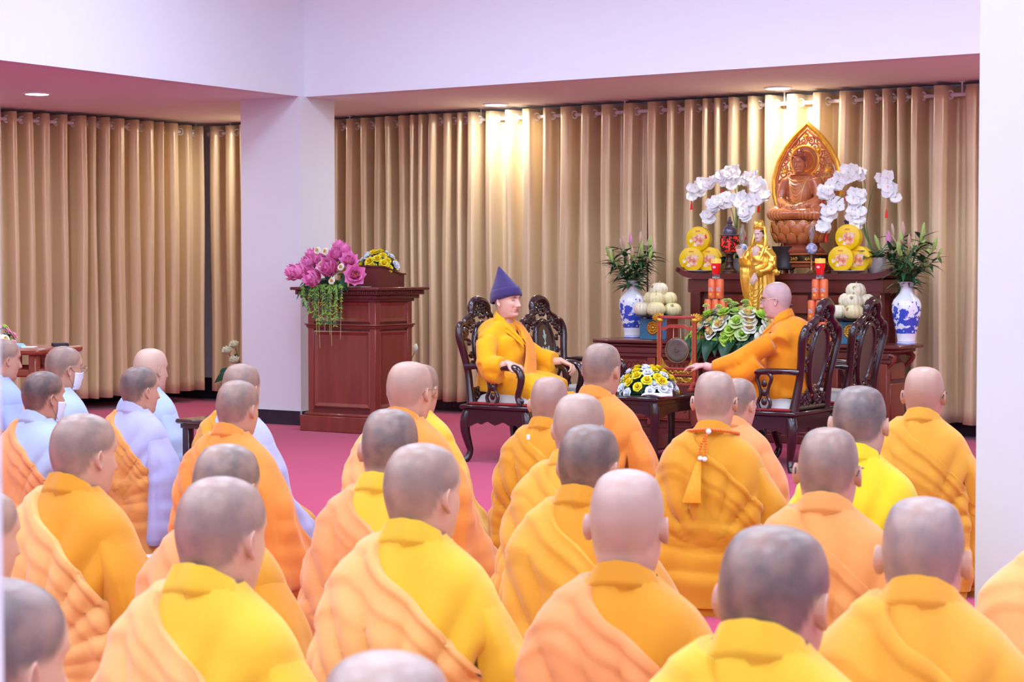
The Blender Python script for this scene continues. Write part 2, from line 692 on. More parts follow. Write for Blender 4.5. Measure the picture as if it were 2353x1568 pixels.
def head_points(nu=60, elderly=0.0):
    zk = []
    for i in range(len(HZ) - 1):
        n = 2 if HZ[i] > .09 else ((4 if nu < 70 else 7) if HZ[i] > -.11 else (3 if HZ[i] > -.2 else 2))
        zk += list(np.linspace(HZ[i], HZ[i + 1], n, endpoint=False))
    zk.append(HZ[-1])
    zk = np.array(zk)
    iz = lambda arr: np.interp(-zk, -np.array(HZ), arr)
    f, b, w = iz(HF), iz(HB), iz(HW)
    ker = np.array([.25, .5, .25])
    for arr in (f, b, w):
        for _ in range(2):
            arr[3:-3] = np.convolve(arr, ker, 'same')[3:-3]
    ph = np.linspace(0, 2 * PI, nu, endpoint=False)     # 0 = front, then to the right
    # denser towards the face
    ph = ph - .35 * np.sin(ph)
    s, c = np.sin(ph), np.cos(ph)
    ex = 2 / 2.15
    sx = np.sign(s) * np.abs(s) ** ex
    cy = np.sign(c) * np.abs(c) ** ex
    X = w[:, None] * sx[None]
    mid = (f + b) / 2
    # the widest part lies a little behind the middle of the head
    Y = mid[:, None] + ((f - b) / 2)[:, None] * cy[None]
    Z = np.repeat(zk[:, None], nu, 1)
    g = lambda x, x0, sg: np.exp(-((x - x0) / sg) ** 2)
    fr = smooth01((c[None] - .15) / .5)
    D = np.zeros_like(X)
    ax = np.abs(X)
    nose = np.interp(Z, [-.050, -.042, -.034, -.026, .0, .022, .032], [0, .015, .030, .028, .014, .005, 0])
    D += nose * g(X, 0, .0105 + .004 * g(Z, -.034, .012))
    D += .006 * g(ax, .013, .007) * g(Z, -.036, .008)                 # nostrils
    D -= .012 * g(ax, .031, .016) * g(Z, .008, .013)                  # eye sockets
    D += .0065 * g(ax, .031, .011) * g(Z, .004, .008)                 # eyeballs behind the lids
    D += .0045 * g(ax, .028, .022) * g(Z, .029, .008)                 # brow
    D += .005 * g(ax, .046, .02) * g(Z, -.022, .02)                   # cheekbone
    D += .005 * g(X, 0, .024) * g(Z, -.057, .006) + .0055 * g(X, 0, .02) * g(Z, -.069, .006)   # lips
    D -= .004 * g(X, 0, .022) * g(Z, -.0625, .0028)
    D -= .004 * g(X, 0, .03) * g(Z, -.079, .007)
    D += .006 * g(X, 0, .024) * g(Z, -.098, .014)                     # chin
    D -= .0035 * g(ax, .032, .006) * g(Z, -.05, .014) * (1 + elderly)
    Y = Y + D * fr
    # hairline: 1 where the scalp is shaved
    hl = np.interp(np.abs(ph - 2 * PI * (ph > PI)), [0, .35, .7, 1.0, 1.25, 1.5, 1.7, 2.0, 2.4, PI], [.088, .086, .070, .040, .016, .010, .004, -.045, -.062, -.066])
    hair = smooth01((Z - hl[None]) / .022 + .5)
    lips = (g(X, 0, .021) * (g(Z, -.058, .005) + g(Z, -.068, .006)) * (fr > .4)).clip(0, 1)
    brow = (g(ax, .030, .016) * g(Z, .028 - .004 * (ax / .03 - 1) ** 2, .0062) * (fr > .3)).clip(0, 1)
    eye = (g(ax, .031, .013) * g(Z, .0035 - .002 * ((ax - .031) / .013) ** 2, .0042) * (fr > .3)).clip(0, 1)
    P = np.stack([X, Y, Z], -1)
    return P, hair, lips, np.maximum(brow * .9, eye)


HEADS = {}
for e in (0, 1):
    HEADS[e] = head_points(60 if e == 0 else 84, e)


def ear_geo(side):
    """a cupped shell with a thick rim and a lobe, built about its own root"""
    nu, nv = 16, 7
    P = np.zeros((nu, nv, 3))
    for i in range(nu):
        a = 2 * PI * i / nu
        ry = .0150 * (1 + .10 * math.cos(a))
        rz = .0295
        yy, zz = -math.cos(a) * ry, math.sin(a) * rz
        if zz < -.012:
            yy *= .72
        for j, (q, h) in enumerate([(.50, -.012), (.74, -.002), (.97, .0045), (1.0, .0075), (.86, .008), (.62, .002), (.05, -.001)]):
            P[i, j] = (h + .006 * (yy < 0) * (1 if j > 0 else 0), yy * q, zz * q)
    # turned out from the skull, tipped back
    ang = .30
    Q = P.copy()
    Q[..., 0] = P[..., 0] * math.cos(ang) - P[..., 1] * math.sin(ang)
    Q[..., 1] = P[..., 0] * math.sin(ang) + P[..., 1] * math.cos(ang)
    t = -.16
    Q2 = Q.copy()
    Q2[..., 1] = Q[..., 1] * math.cos(t) + Q[..., 2] * math.sin(t)
    Q2[..., 2] = -Q[..., 1] * math.sin(t) + Q[..., 2] * math.cos(t)
    Q2 += np.array([.0775, -.006, -.012])
    if side < 0:
        Q2[..., 0] *= -1
    return Q2


SKINM = {}


def skin_mat(skin, stub, amount):
    key = 'skin_%s_%s_%d' % (skin, stub, int(amount * 100))
    if key in SKINM:
        return SKINM[key]
    m = bpy.data.materials.new(key)
    m.use_nodes = True
    nt = m.node_tree
    b = nt.nodes['Principled BSDF']
    b.inputs['Roughness'].default_value = 0.37
    b.inputs['Specular IOR Level'].default_value = 0.55
    b.inputs['Subsurface Weight'].default_value = 0.12
    b.inputs['Subsurface Radius'].default_value = (0.010, 0.004, 0.002)
    b.inputs['Subsurface Scale'].default_value = 1.0
    at_ = nt.nodes.new('ShaderNodeAttribute')
    at_.attribute_name = 'face'
    sep = nt.nodes.new('ShaderNodeSeparateColor')
    nt.links.new(at_.outputs['Color'], sep.inputs[0])
    tc = nt.nodes.new('ShaderNodeTexCoord')
    nz = nt.nodes.new('ShaderNodeTexNoise')
    nz.inputs['Scale'].default_value = 14.0
    nz.inputs['Detail'].default_value = 6.0
    nt.links.new(tc.outputs['Object'], nz.inputs['Vector'])
    rg = nt.nodes.new('ShaderNodeMapRange')
    rg.inputs['From Min'].default_value = .3
    rg.inputs['From Max'].default_value = .7
    rg.inputs['To Min'].default_value = amount * .66
    rg.inputs['To Max'].default_value = min(1.0, amount * 1.25)
    nt.links.new(nz.outputs['Fac'], rg.inputs['Value'])
    mu = nt.nodes.new('ShaderNodeMath')
    mu.operation = 'MULTIPLY'
    nt.links.new(sep.outputs[0], mu.inputs[0])
    nt.links.new(rg.outputs['Result'], mu.inputs[1])

    def mix(a, bcol, fac):
        mx = nt.nodes.new('ShaderNodeMix')
        mx.data_type = 'RGBA'
        if a is None:
            mx.inputs[6].default_value = lin(skin)
        else:
            nt.links.new(a, mx.inputs[6])
        mx.inputs[7].default_value = lin(bcol)
        nt.links.new(fac, mx.inputs[0])
        return mx.outputs[2]
    blotch = nt.nodes.new('ShaderNodeTexNoise')
    blotch.inputs['Scale'].default_value = 9.0
    nt.links.new(tc.outputs['Object'], blotch.inputs['Vector'])
    bm_ = nt.nodes.new('ShaderNodeMath')
    bm_.operation = 'MULTIPLY'
    bm_.inputs[1].default_value = .36
    nt.links.new(blotch.outputs['Fac'], bm_.inputs[0])
    c = mix(None, (206, 142, 120), bm_.outputs[0])
    c = mix(c, stub, mu.outputs[0])
    c = mix(c, (178, 96, 92), sep.outputs[1])
    c = mix(c, (58, 44, 42), sep.outputs[2])
    nt.links.new(c, b.inputs['Base Color'])
    nz2 = nt.nodes.new('ShaderNodeTexNoise')
    nz2.inputs['Scale'].default_value = 900
    nt.links.new(tc.outputs['Object'], nz2.inputs['Vector'])
    bp = nt.nodes.new('ShaderNodeBump')
    bp.inputs['Strength'].default_value = .12
    bp.inputs['Distance'].default_value = .001
    nt.links.new(nz2.outputs['Fac'], bp.inputs['Height'])
    nt.links.new(bp.outputs['Normal'], b.inputs['Normal'])
    SKINM[key] = m
    return m


def pose_head(P, yaw, pitch, roll=0.0, lo=-.20, hi=-.095):
    """turn the points above the neck about the neck's root"""
    w = smooth01((P[..., 2] - lo) / (hi - lo))
    piv = np.array([0, -.01, -.15])
    Q = P - piv
    yy, pp, rr = yaw * w, pitch * w, roll * w
    # pitch forward about x
    c, s = np.cos(-pp), np.sin(-pp)
    y = Q[..., 1] * c - Q[..., 2] * s
    z = Q[..., 1] * s + Q[..., 2] * c
    x = Q[..., 0]
    c, s = np.cos(rr), np.sin(rr)
    x, z = x * c + z * s, -x * s + z * c
    c, s = np.cos(yy), np.sin(yy)
    x2 = x * c - y * s
    y2 = x * s + y * c
    return np.stack([x2, y2, z], -1) + piv


def head_mesh(name, scale, yaw, pitch, material, e=0, shape=(1, 1, 1), roll=0.0, extra=None, cut=None):
    P, hair, lips, dark = HEADS[e]
    if cut:
        P, hair, lips, dark = P[:cut], hair[:cut], lips[:cut], dark[:cut]
    sh = np.array(shape)
    top = P[..., 2] > -.12
    Ps = P * np.where(top[..., None], sh, 1.0)
    mb = MB()
    Q = pose_head(Ps, yaw, pitch, roll) * scale
    n0 = Q.shape[0] * Q.shape[1]
    mb.grid(Q, False, True)
    mb.f = [f[::-1] for f in mb.f]
    mb.v = mb.v
    att = [np.stack([hair, lips, dark], -1).reshape(-1, 3)]
    for sd in (1, -1):
        E = pose_head(ear_geo(sd) * sh, yaw, pitch, roll) * scale
        mb.grid(E, True, False)
        att.append(np.tile([0, .10, 0], (E.shape[0] * E.shape[1], 1)))
    if extra:
        n1 = len(mb.v)
        extra(mb)
        att.append(np.tile([0, 0, 0], (len(mb.v) - n1, 1)))
    me = bpy.data.meshes.new(name)
    me.from_pydata(mb.v, [], mb.f)
    bm = bmesh.new()
    bm.from_mesh(me)
    bmesh.ops.recalc_face_normals(bm, faces=bm.faces)
    bm.to_mesh(me)
    bm.free()
    A = np.concatenate(att)
    ca_ = me.color_attributes.new('face', 'FLOAT_COLOR', 'POINT')
    ca_.data.foreach_set('color', np.concatenate([A, np.ones((len(A), 1))], 1).astype(np.float32).ravel())
    me.polygons.foreach_set('use_smooth', [True] * len(me.polygons))
    me.materials.append(material)
    me.update()
    return me


# ---- cloth
def cloth(col, dark=None, name='cloth'):
    r_, g_, b_ = col
    if dark is None:
        dark = (int(r_ * .93), int(g_ * .86), int(b_ * .78))
    return mat('%s_%02x%02x%02x' % (name, r_, g_, b_), col, rough=0.82, spec=0.25, var=0.55, vscale=5.0, vcol=dark,
               bump=0.6, bscale=11, bstretch=(1, 1, .4), sheen=0.25, detail=6.0)


# ---- kneeling robe: a loft with folds
RZ = np.array([.715, .70, .685, .67, .655, .64, .62, .60, .57, .54, .49, .44, .37, .30, .22, .15, .08, .03, .0])
RA = np.array([.072, .086, .104, .124, .143, .160, .176, .188, .200, .209, .220, .229, .238, .243, .247, .251, .256, .258, .256])
RB = np.array([-.078, -.088, -.098, -.107, -.115, -.122, -.130, -.137, -.146, -.152, -.158, -.161, -.160, -.158, -.165, -.182, -.200, -.208, -.205])
RF = np.array([.040, .048, .056, .064, .072, .080, .088, .096, .106, .114, .122, .128, .140, .180, .330, .410, .440, .450, .445])


def robe_surface(phi, z, seed, gl=1.0, gr=1.0, folds=1.0, wide=1.0):
    """phi: 0 at the back, growing to the right; z: height. Arrays of one shape."""
    r = np.random.RandomState(seed)
    iz = lambda arr: np.interp(-z, -RZ, arr)
    a, b, f = iz(RA) * np.where(z < .66, 1 + (wide - 1) * smooth01((.66 - z) / .1), 1.0), iz(RB), iz(RF)
    s, c = np.sin(phi), np.cos(phi)
    n = 2.35
    ex = 2 / n
    sx = np.sign(s) * np.abs(s) ** ex
    cy = np.sign(c) * np.abs(c) ** ex
    mid = np.where(c > 0, -.02, -.02)
    X = a * sx
    Y = np.where(c > 0, mid + (b - mid) * cy, mid - (f - mid) * cy)
    # outward direction in plan
    nx, ny = sx / np.maximum(a, .05), np.where(c > 0, -cy / .17, -cy / .3)
    ln = np.hypot(nx, ny) + 1e-9
    nx, ny = nx / ln, ny / ln
    D = np.zeros_like(X)
    low = smooth01((.60 - z) / .15)
    folds = folds * 1.7
    # crease between back and sleeve
    for sd, amt in ((1, gr), (-1, gl)):
        c0 = sd * (1.06 + .05 * np.sin(z * 9 + seed))
        wdt = .10 + .05 * smooth01((.4 - z) / .4)
        dphi = (phi - c0 + PI) % (2 * PI) - PI
        D -= amt * .062 * np.exp(-(dphi / wdt) ** 2) * smooth01((.50 - z) / .12) * smooth01((z + .12) / .2)
        D += amt * .012 * np.exp(-((dphi - sd * .38) / .24) ** 2) * smooth01((.52 - z) / .12)
        c1 = sd * (1.62 + .06 * np.sin(z * 7 + 2 * seed))
        dphi = (phi - c1 + PI) % (2 * PI) - PI
        D -= amt * .016 * np.exp(-(dphi / .09) ** 2) * smooth01((.40 - z) / .2)
    Q = np.stack([X, Y, z], -1)
    wz = fnoise(seed + 1, Q, 7.0)
    # soft lumps, hanging folds, folds pulled towards the armpits, piled cloth at the bottom
    D += folds * .008 * wz * low
    ang = phi * 1.0
    hang = np.sin(ang * (9 + seed % 4) + 2.2 * fnoise(seed + 2, Q, 5.0) + seed)
    D += folds * .0075 * hang * smooth01((.50 - z) / .35) * (.5 + .5 * np.abs(s))
    k = r.rand(3)
    for i, sd in enumerate((1, -1)):
        t_ = (X * sd - .17) * math.cos(.75) + (z - .40) * math.sin(.75)
        q_ = -(X * sd - .17) * math.sin(.75) + (z - .40) * math.cos(.75)
        fan = np.arctan2(q_, t_ + .25)
        D += folds * .0065 * (np.abs(np.sin(fan * (9 + 3 * k[i]) + 3 * k[2] + .9 * wz)) * 2 - 1) * np.exp(-((X * sd - .10) / .16) ** 2) * np.exp(-((z - .44) / .17) ** 2) * smooth01((c + .4) / .4)
    for z0, am in ((.30 + .04 * k[0], .007), (.20, .008), (.10 + .03 * k[1], .010)):
        zc = z0 + .035 * np.sin(phi * 1.3 + 5 * k[2]) + .012 * fnoise(seed + 5, Q, 9.0)
        dz = z - zc
        D += folds * am * np.where(dz > 0, np.exp(-(dz / .016) ** 2), np.exp(-(dz / .05) ** 2)) * low
    X = X + nx * D
    Y = Y + ny * D
    return np.stack([X, Y, z], -1)


def grid_normals(P, closed0=True):
    du = np.roll(P, -1, 0) - np.roll(P, 1, 0)
    dv = np.gradient(P, axis=1)
    n = np.cross(dv, du)
    n /= np.linalg.norm(n, axis=-1, keepdims=True) + 1e-12
    return n


KPH = np.radians([-180, -155, -125, -60, -32, -12, 12, 38, 62, 88, 118, 150, 180])


def ktop(phi, k=1.0, hi=.70):
    kz = np.array([.50, .60, hi, hi, hi - .005, .655, .585, .485, .395, .325, .285, .34, .50])
    base = np.interp(phi, KPH, kz)
    return base


def rows_for(zt, zb, n):
    """rows closer together near the top"""
    t = np.linspace(0, 1, n)
    t = t ** 1.25
    return zt + (zb - zt) * t


def collar_mesh(mb, s, wide=1.0):
    """folded stand-up collar: round the nape, crossing in a V at the chest"""
    n = 40
    sec = [(.020, -.034), (.0145, -.010), (.0155, .004), (.0220, .012), (.0200, .021), (.0135, .044), (.008, .060), (-.002, .058), (-.002, .02)]
    P = np.zeros((n, len(sec), 3))
    for i in range(n):
        a = -PI * 0.93 + 2 * PI * .93 * i / (n - 1)      # 0 = nape
        c_, s_ = math.cos(a), math.sin(a)
        r = .070 + .012 * (1 - c_) / 2
        base = np.interp(abs(a), [0, .6, 1.3, 2.0, 2.6, PI], [.695, .688, .660, .610, .545, .480])
        fy = np.interp(abs(a), [0, 1.5, 2.2, PI], [0, 0, .03, .07])
        for j, (o, h) in enumerate(sec):
            lean = -.012 * h / .07
            rr = r + o + lean + .004 * math.sin(7 * a) + .0015 * math.sin(23 * a + 40 * h)
            P[i, j] = (s_ * rr * (1.02 if abs(a) < 1.6 else .80), -c_ * rr - .008 + fy, base + h * (1 if abs(a) < 1.8 else .7))
    mb.grid(P * s, False, True)
    # close the ends
    return mb


PEOPLE = []


def kneeler(px, ytop, d, byaw, hyaw, robe, kas=None, hair=.55, skin=(222, 176, 156), stub=(112, 98, 94), pitch=12, seed=1,
            wide=1.0, label='', res=1.0, glasses=False, mask=None, shape=(1, 1, 1), roll=0, zt=None, left=True, group='kneeling congregation', kfold=1.0, gr=1.0, kz=1.0):
    top = at(px, ytop, d)
    s = top.z / .925
    s = max(.86, min(1.12, s))
    hs = s ** .4                                   # heads vary less than bodies
    byaw, hyaw, pit = math.radians(byaw), math.radians(hyaw), math.radians(pitch)
    # head origin
    hz = (top.z - .116 * hs)
    fwd = .03 * s
    x0 = top.x - math.sin(byaw) * (fwd + .02)
    y0 = top.y - math.cos(byaw) * (fwd + .02)
    t = thing('person', (x0, y0, 0), -byaw, label, 'person', group)
    PEOPLE.append((t, s, seed, wide))
    nu, nv = int(104 * res), int(56 * res)
    phi = np.linspace(-PI, PI, nu, endpoint=False)
    gl = .2 if kas else 1.0
    # robe
    ztop = np.full(nu, .712)
    zz = np.array([rows_for(a, 0.0, nv) for a in ztop])
    PH = np.repeat(phi[:, None], nv, 1)
    S = robe_surface(PH, zz, seed, gl, gr, 1.0, wide)
    mb = MB()
    SV = np.array([s, s, s * kz])
    mb.grid(S * SV, True, False)
    mb.f = [f[::-1] for f in mb.f]
    mb.build('robe', cloth(robe), t, angle=180)
    mb = MB()
    collar_mesh(mb, SV)
    mb.build('collar', cloth(robe), t, angle=60)
    # outer robe over the left shoulder
    if kas:
        zt_ = ktop(phi)
        zb = .012 + .02 * np.sin(phi * 2 + seed)
        zz = np.array([rows_for(a, b, nv) for a, b in zip(zt_, zb)])
        S = robe_surface(PH, zz, seed, gl, gr, 1.0, wide)
        N = grid_normals(S)
        q = zt_[:, None] - zz
        r_ = np.random.RandomState(seed + 90)
        wob = .012 * fnoise(seed + 31, S, 8.0)
        off = np.full_like(q, .010)
        off += .006 * np.exp(-(q / .018) ** 2)
        back = smooth01((np.cos(PH) + .3) / .5)
        for k_ in range(3):
            w0 = .045 + .05 * k_ + .012 * r_.randn() + .05 * k_ * smooth01((PH + .6) / -1.2)
            e = q - w0 + wob
            off += kfold * (.0075 - .0015 * k_) * np.where(e < 0, np.exp(-(e / .034) ** 2), np.exp(-(e / .006) ** 2)) * back * smooth01(q / .02)
        off += kfold * .004 * (1 + np.sin(24 * (q + wob * 1.5) + seed)) * smooth01((q - .18) / .08)
        off[:, 0] = -.004
        off[:, 1] = np.maximum(off[:, 1], .012)
        K = S + N * off[..., None]
        K[..., 2] = np.maximum(K[..., 2], .006)
        mb = MB()
        mb.grid(K * SV, True, False)
        mb.f = [f[::-1] for f in mb.f]
        mb.build('outer_robe', cloth(kas), t, angle=180)
    # wide sleeves hanging over the outer robe
    for sd in ((1,) if kas else (1, -1)):
        m1, m2 = int(26 * res), int(34 * res)
        tt = np.linspace(0, 1, m2)
        zz = .635 + (.045 - .635) * tt
        uu = np.linspace(0, 1, m1)
        Z2 = np.repeat(zz[None], m1, 0)
        lo = np.radians(56 + 7 * np.sin(3 * tt + seed) - 6 * (1 - tt))
        hi = np.radians(150 - 30 * (1 - tt))
        PHs = sd * (lo[None] + (hi - lo)[None] * uu[:, None])
        S2 = robe_surface(PHs, Z2, seed, gl, gr, .6, wide)
        flat = robe_surface(PHs, Z2, seed, 0.0, 0.0, .35, wide)
        out2 = np.stack([np.sin(PHs), -np.cos(PHs) * .7, np.zeros_like(PHs)], -1)
        out2 /= np.linalg.norm(out2, axis=-1, keepdims=True)
        edge = smooth01(uu / .13) * smooth01((1 - uu) / .2)
        grow = smooth01((.62 - zz) / .20)
        hang2 = np.sin(uu[:, None] * 17 + 1.6 * np.sin(5 * tt[None] + seed) + seed) * (.25 + .75 * tt[None])
        off2 = -.014 + (.047 + .006 * hang2) * edge[:, None] * grow[None] + .006 * edge[:, None]
        off2[:, -1] -= .03
        base2 = np.where((np.linalg.norm(S2[..., :2], axis=-1) > np.linalg.norm(flat[..., :2], axis=-1))[..., None], S2, flat)
        Q2 = base2 + out2 * off2[..., None]
        mb = MB()
        mb.grid(Q2 * SV)
        if sd > 0:
            mb.f = [f[::-1] for f in mb.f]
        mb.build('sleeve', cloth(robe), t, angle=180)
    # head and body
    sm = skin_mat(skin, stub, hair)
    rel = -(hyaw - byaw)
    # after pitching, keep the crown at the measured height
    me = head_mesh('body', hs, rel, pit, sm, 0, shape, math.radians(roll))
    ztopm = max(v.co.z for v in me.vertices)
    oz = top.z - ztopm
    oz = min(oz, hz + .03)
    body = obj('body', me, t, (0, .005 * s, oz))
    body_clip(me, oz)
    if glasses:
        add_glasses(t, hs, rel, pit, (0, .005 * s, oz), glasses)
    if mask:
        add_mask(t, hs, rel, pit, (0, .005 * s, oz), mask)
    return t


def body_clip(me, oz):
    """the hidden torso ends on the floor"""
    for v in me.vertices:
        if v.co.z + oz < .03:
            v.co.z = .03 - oz


m_glass_frame = mat('spectacle_frame', (58, 50, 52), rough=0.3, metal=0.3)
m_glass_metal = mat('spectacle_metal', (190, 170, 140), rough=0.25, metal=0.9)
m_lensg = mat('spectacle_lens', (245, 248, 250), rough=0.02, trans=1.0, ior=1.1)
m_mask = mat('face_mask', (214, 214, 232), rough=0.8, bump=.1, bscale=60)


def posed(p, hs, rel, pit):
    q = pose_head(np.array(p, float)[None], rel, pit)[0] * hs
    return tuple(q)


def add_glasses(t, hs, rel, pit, loc, kind):
    m = m_glass_metal if kind == 'metal' else m_glass_frame
    root = MB()
    for sd in (1, -1):
        path = [(sd * .058, .099, .012), (sd * .072, .092, .014), (sd * .083, .05, .012), (sd * .088, .0, .012), (sd * .087, -.018, .002), (sd * .084, -.028, -.012)]
        root.tube([posed(p, hs, rel, pit) for p in path], .0022, 6)
        rim = []
        for k in range(20):
            a = 2 * PI * k / 20
            rim.append(posed((sd * (.034 + .024 * math.cos(a)), .108 - .006 * abs(math.cos(a)), .004 + .018 * math.sin(a)), hs, rel, pit))
        root.tube(rim, .0015, 5, closed=True)
    root.tube([posed(p, hs, rel, pit) for p in [(-.011, .112, .006), (0, .116, .009), (.011, .112, .006)]], .0015, 5)
    g = root.build('glasses', m, t, loc=loc)
    for sd in (1, -1):
        lm = MB()
        vs = [posed((sd * (.034 + .023 * math.cos(2 * PI * k / 16)), .106, .004 + .017 * math.sin(2 * PI * k / 16)), hs, rel, pit) for k in range(16)]
        vs2 = [posed((sd * (.034 + .023 * math.cos(2 * PI * k / 16)), .1072, .004 + .017 * math.sin(2 * PI * k / 16)), hs, rel, pit) for k in range(16)]
        lm.put(vs + vs2, [tuple(range(16)), tuple(range(16, 32))[::-1]] + [(k, (k + 1) % 16, 16 + (k + 1) % 16, 16 + k) for k in range(16)])
        lm.build('lens', m_lensg, g, smooth=False)


def add_mask(t, hs, rel, pit, loc, m):
    nu, nv = 13, 10
    P = np.zeros((nu, nv, 3))
    for i, a in enumerate(np.linspace(-1.42, 1.42, nu)):
        for j, z in enumerate(np.linspace(-.016, -.108, nv)):
            w = .0765 - .22 * max(0, -.06 - z)
            f = .098 + .020 * math.exp(-((z + .034) / .024) ** 2) * math.exp(-(a / .3) ** 2) - .45 * max(0, -.082 - z)
            zz = z + (.012 if j == 0 else 0) * math.exp(-(a / .3) ** 2) + .004 * math.sin(j * 2.1)
            P[i, j] = posed((w * math.sin(a), .012 + (f - .012) * math.cos(a) ** .8, zz), hs, rel, pit)
    mb = MB()
    mb.grid(P)
    o = mb.build('face_mask', m, t, loc=loc)
    md = o.modifiers.new('thick', 'SOLIDIFY')
    md.thickness = .002
    lp = MB()
    for sd in (1, -1):
        for z0, z1 in ((-.020, .012), (-.095, -.040)):
            pts = catmull([(sd * .070, .036, z0), (sd * .080, .012, (z0 + z1) / 2), (sd * .088, -.008, z1), (sd * .089, -.022, -.012)], 4)
            lp.tube([posed(p, hs, rel, pit) for p in pts], .0012, 5)
    lp.build('ear_loops', mat('mask_elastic', (90, 86, 100), rough=.7), o)


# ---- palette of the robes
GOLD = (226, 162, 54)
OCHRE = (212, 145, 34)
YELL = (226, 180, 46)
BRIGHT = (234, 208, 38)
ORAN = (226, 140, 56)
PEACH = (230, 154, 94)
LPEACH = (236, 176, 106)
APRI = (222, 151, 82)
LAV = (174, 174, 222)
LAVG = (168, 184, 214)
BLUEV = (154, 168, 222)
SK1, SK2, SK3, SK4 = (206, 165, 142), (196, 153, 129), (202, 169, 150), (188, 141, 117)
ST1, ST2, ST3 = (110, 92, 84), (78, 65, 61), (138, 119, 111)

kneeler(14, 778, 10.6, 40, 50, BLUEV, ORAN, .75, SK2, ST1, 8, 11, label='person in a periwinkle robe with an orange outer robe, kneeling beside the wooden side table')
kneeler(156, 795, 9.8, 42, 52, LAVG, (250, 186, 24), .8, SK2, ST1, 6, 12, label='person in a pale blue robe wearing spectacles and a face mask', glasses='metal', mask=m_mask)
kneeler(112, 852, 8.2, 36, 44, LAVG, PEACH, .95, SK4, (42, 36, 40), 4, 13, label='person with black cropped hair, face mask, grey-blue robe and orange outer robe', mask=m_mask)
kneeler(356, 800, 10.2, 36, 42, LAVG, None, .12, SK3, ST3, 4, 14, label='bald person in a plain grey-blue robe, kneeling behind the small dark stool')
kneeler(331, 841, 8.9, 36, 46, LAV, APRI, .95, SK2, (66, 58, 61), 4, 15, label='person in a lavender robe with an orange outer robe, kneeling on a white cloth')
kneeler(564, 835, 8.5, 34, 26, LAV, OCHRE, .75, SK2, ST1, 8, 16, label='person in a lavender robe with an ochre outer robe, half hidden before the column')
kneeler(554, 873, 7.55, 30, 30, ORAN, ORAN, .8, SK2, ST1, 8, 17, label='person all in orange robes, screening another in lavender and ochre', wide=1.1)
kneeler(205, 948, 5.25, 30, 41, OCHRE, LPEACH, .72, SK1, (95, 84, 79), 6, 18, label='young person in an ochre robe with a light peach outer robe, face turned aside', wide=1.0, kz=1.02)
kneeler(530, 1018, 4.75, 28, 27, OCHRE, PEACH, .8, SK1, (91, 79, 73), 10, 19, label='person in a peach outer robe, mostly hidden behind a kneeler in a golden robe')
kneeler(520, 1092, 3.66, 26, 33, YELL, LPEACH, .7, SK1, (98, 86, 84), 8, 20, label='person in a golden yellow robe whose pale outer robe has reddish turned edges', wide=1.0, res=1.2, kz=1.02)
kneeler(18, 1322, 2.48, 30, 39, YELL, PEACH, .85, SK1, (84, 75, 77), 8, 21, label='dark stubbled person kneeling close beside the doorway edge', res=1.1)
kneeler(-38, 1118, 4.2, 28, 40, OCHRE, PEACH, .7, SK1, ST1, 8, 22, label='person almost wholly hidden beyond the doorway edge')
kneeler(950, 830, 7.6, 30, 32, ORAN, LPEACH, .45, SK1, ST1, 6, 23, label='tall person with thin-rimmed spectacles, bright orange and peach robes, before the lectern', glasses='metal', wide=1.04, shape=(1.06, 1.06, 1.02))
kneeler(972, 836, 8.5, 30, 28, YELL, None, .8, SK2, ST1, 8, 24, label='person in a yellow robe, head peeping out behind the spectacled one before the lectern')
kneeler(908, 938, 5.4, 26, 16, YELL, PEACH, .85, SK2, (84, 73, 73), 10, 25, label='dark stubbled person in a yellow robe and peach outer robe with a dark pleat')
kneeler(976, 1015, 4.33, 20, 40, YELL, LPEACH, .68, SK1, (98, 86, 82), 5, 26, label='person in a clear yellow robe with a pale orange outer robe off the right shoulder', res=1.2, kz=1.012)
kneeler(912, 1488, 2.12, 20, 12, ORAN, PEACH, .7, SK3, ST3, 8, 27, label='person with a shaved greyish crown, kneeling behind the one in clear yellow', res=.8)
kneeler(1269, 865, 7.95, 26, 20, OCHRE, OCHRE, .6, SK2, (123, 98, 96), 8, 28, label='person in plain ochre robes with a white label at the neck, before the purple-hatted monk')
kneeler(1336, 903, 6.1, 26, 30, GOLD, GOLD, .5, SK3, ST1, 8, 29, label='balding person in golden robes between an ochre-robed and a darker headed one')
kneeler(1360, 973, 5.1, 24, 32, OCHRE, GOLD, .95, SK2, (70, 59, 58), 6, 30, label='dark headed person in mustard robes behind the pink-scalped one', kz=1.02)
kneeler(1446, 1075, 4.0, 14, 18, OCHRE, PEACH, .42, (202, 166, 154), ST3, 5, 31, label='pink-scalped bald person in an ochre robe with a peach outer robe over the left shoulder', res=1.2, kz=0.98)
kneeler(1388, 788, 8.5, 30, 36, ORAN, None, .75, SK2, (105, 89, 84), 6, 32, label='upright person in a plain orange robe before the low table with the gong')
kneeler(1643, 852, 7.35, 14, 20, OCHRE, OCHRE, .6, SK1, (109, 95, 91), 8, 33, label='person in ochre robes wearing orange prayer beads and a tassel down the back', glasses='dark', kz=0.985)
kneeler(1694, 868, 8.3, 24, 42, PEACH, None, .75, SK1, (98, 86, 82), 8, 34, label='person in a light peach robe, half hidden by the one with prayer beads')
kneeler(1772, 1203, 2.94, 22, 34, YELL, YELL, .88, SK2, (80, 68, 66), 12, 35, label='large dark shaved head over a plain yellow robe with a high collar', res=1.2, shape=(1.04, 1.04, 1), kz=1.055)
kneeler(1903, 980, 5.0, 16, 24, APRI, APRI, .75, SK2, (105, 89, 84), 8, 36, label='person in apricot robes wearing black-templed spectacles', glasses='dark', kz=1.01)
kneeler(1980, 885, 6.1, 24, 26, BRIGHT, None, .95, SK3, (77, 72, 75), 6, 37, label='person in a vivid lemon yellow robe with cropped dark hair', shape=(1.06, 1.05, 1.02))
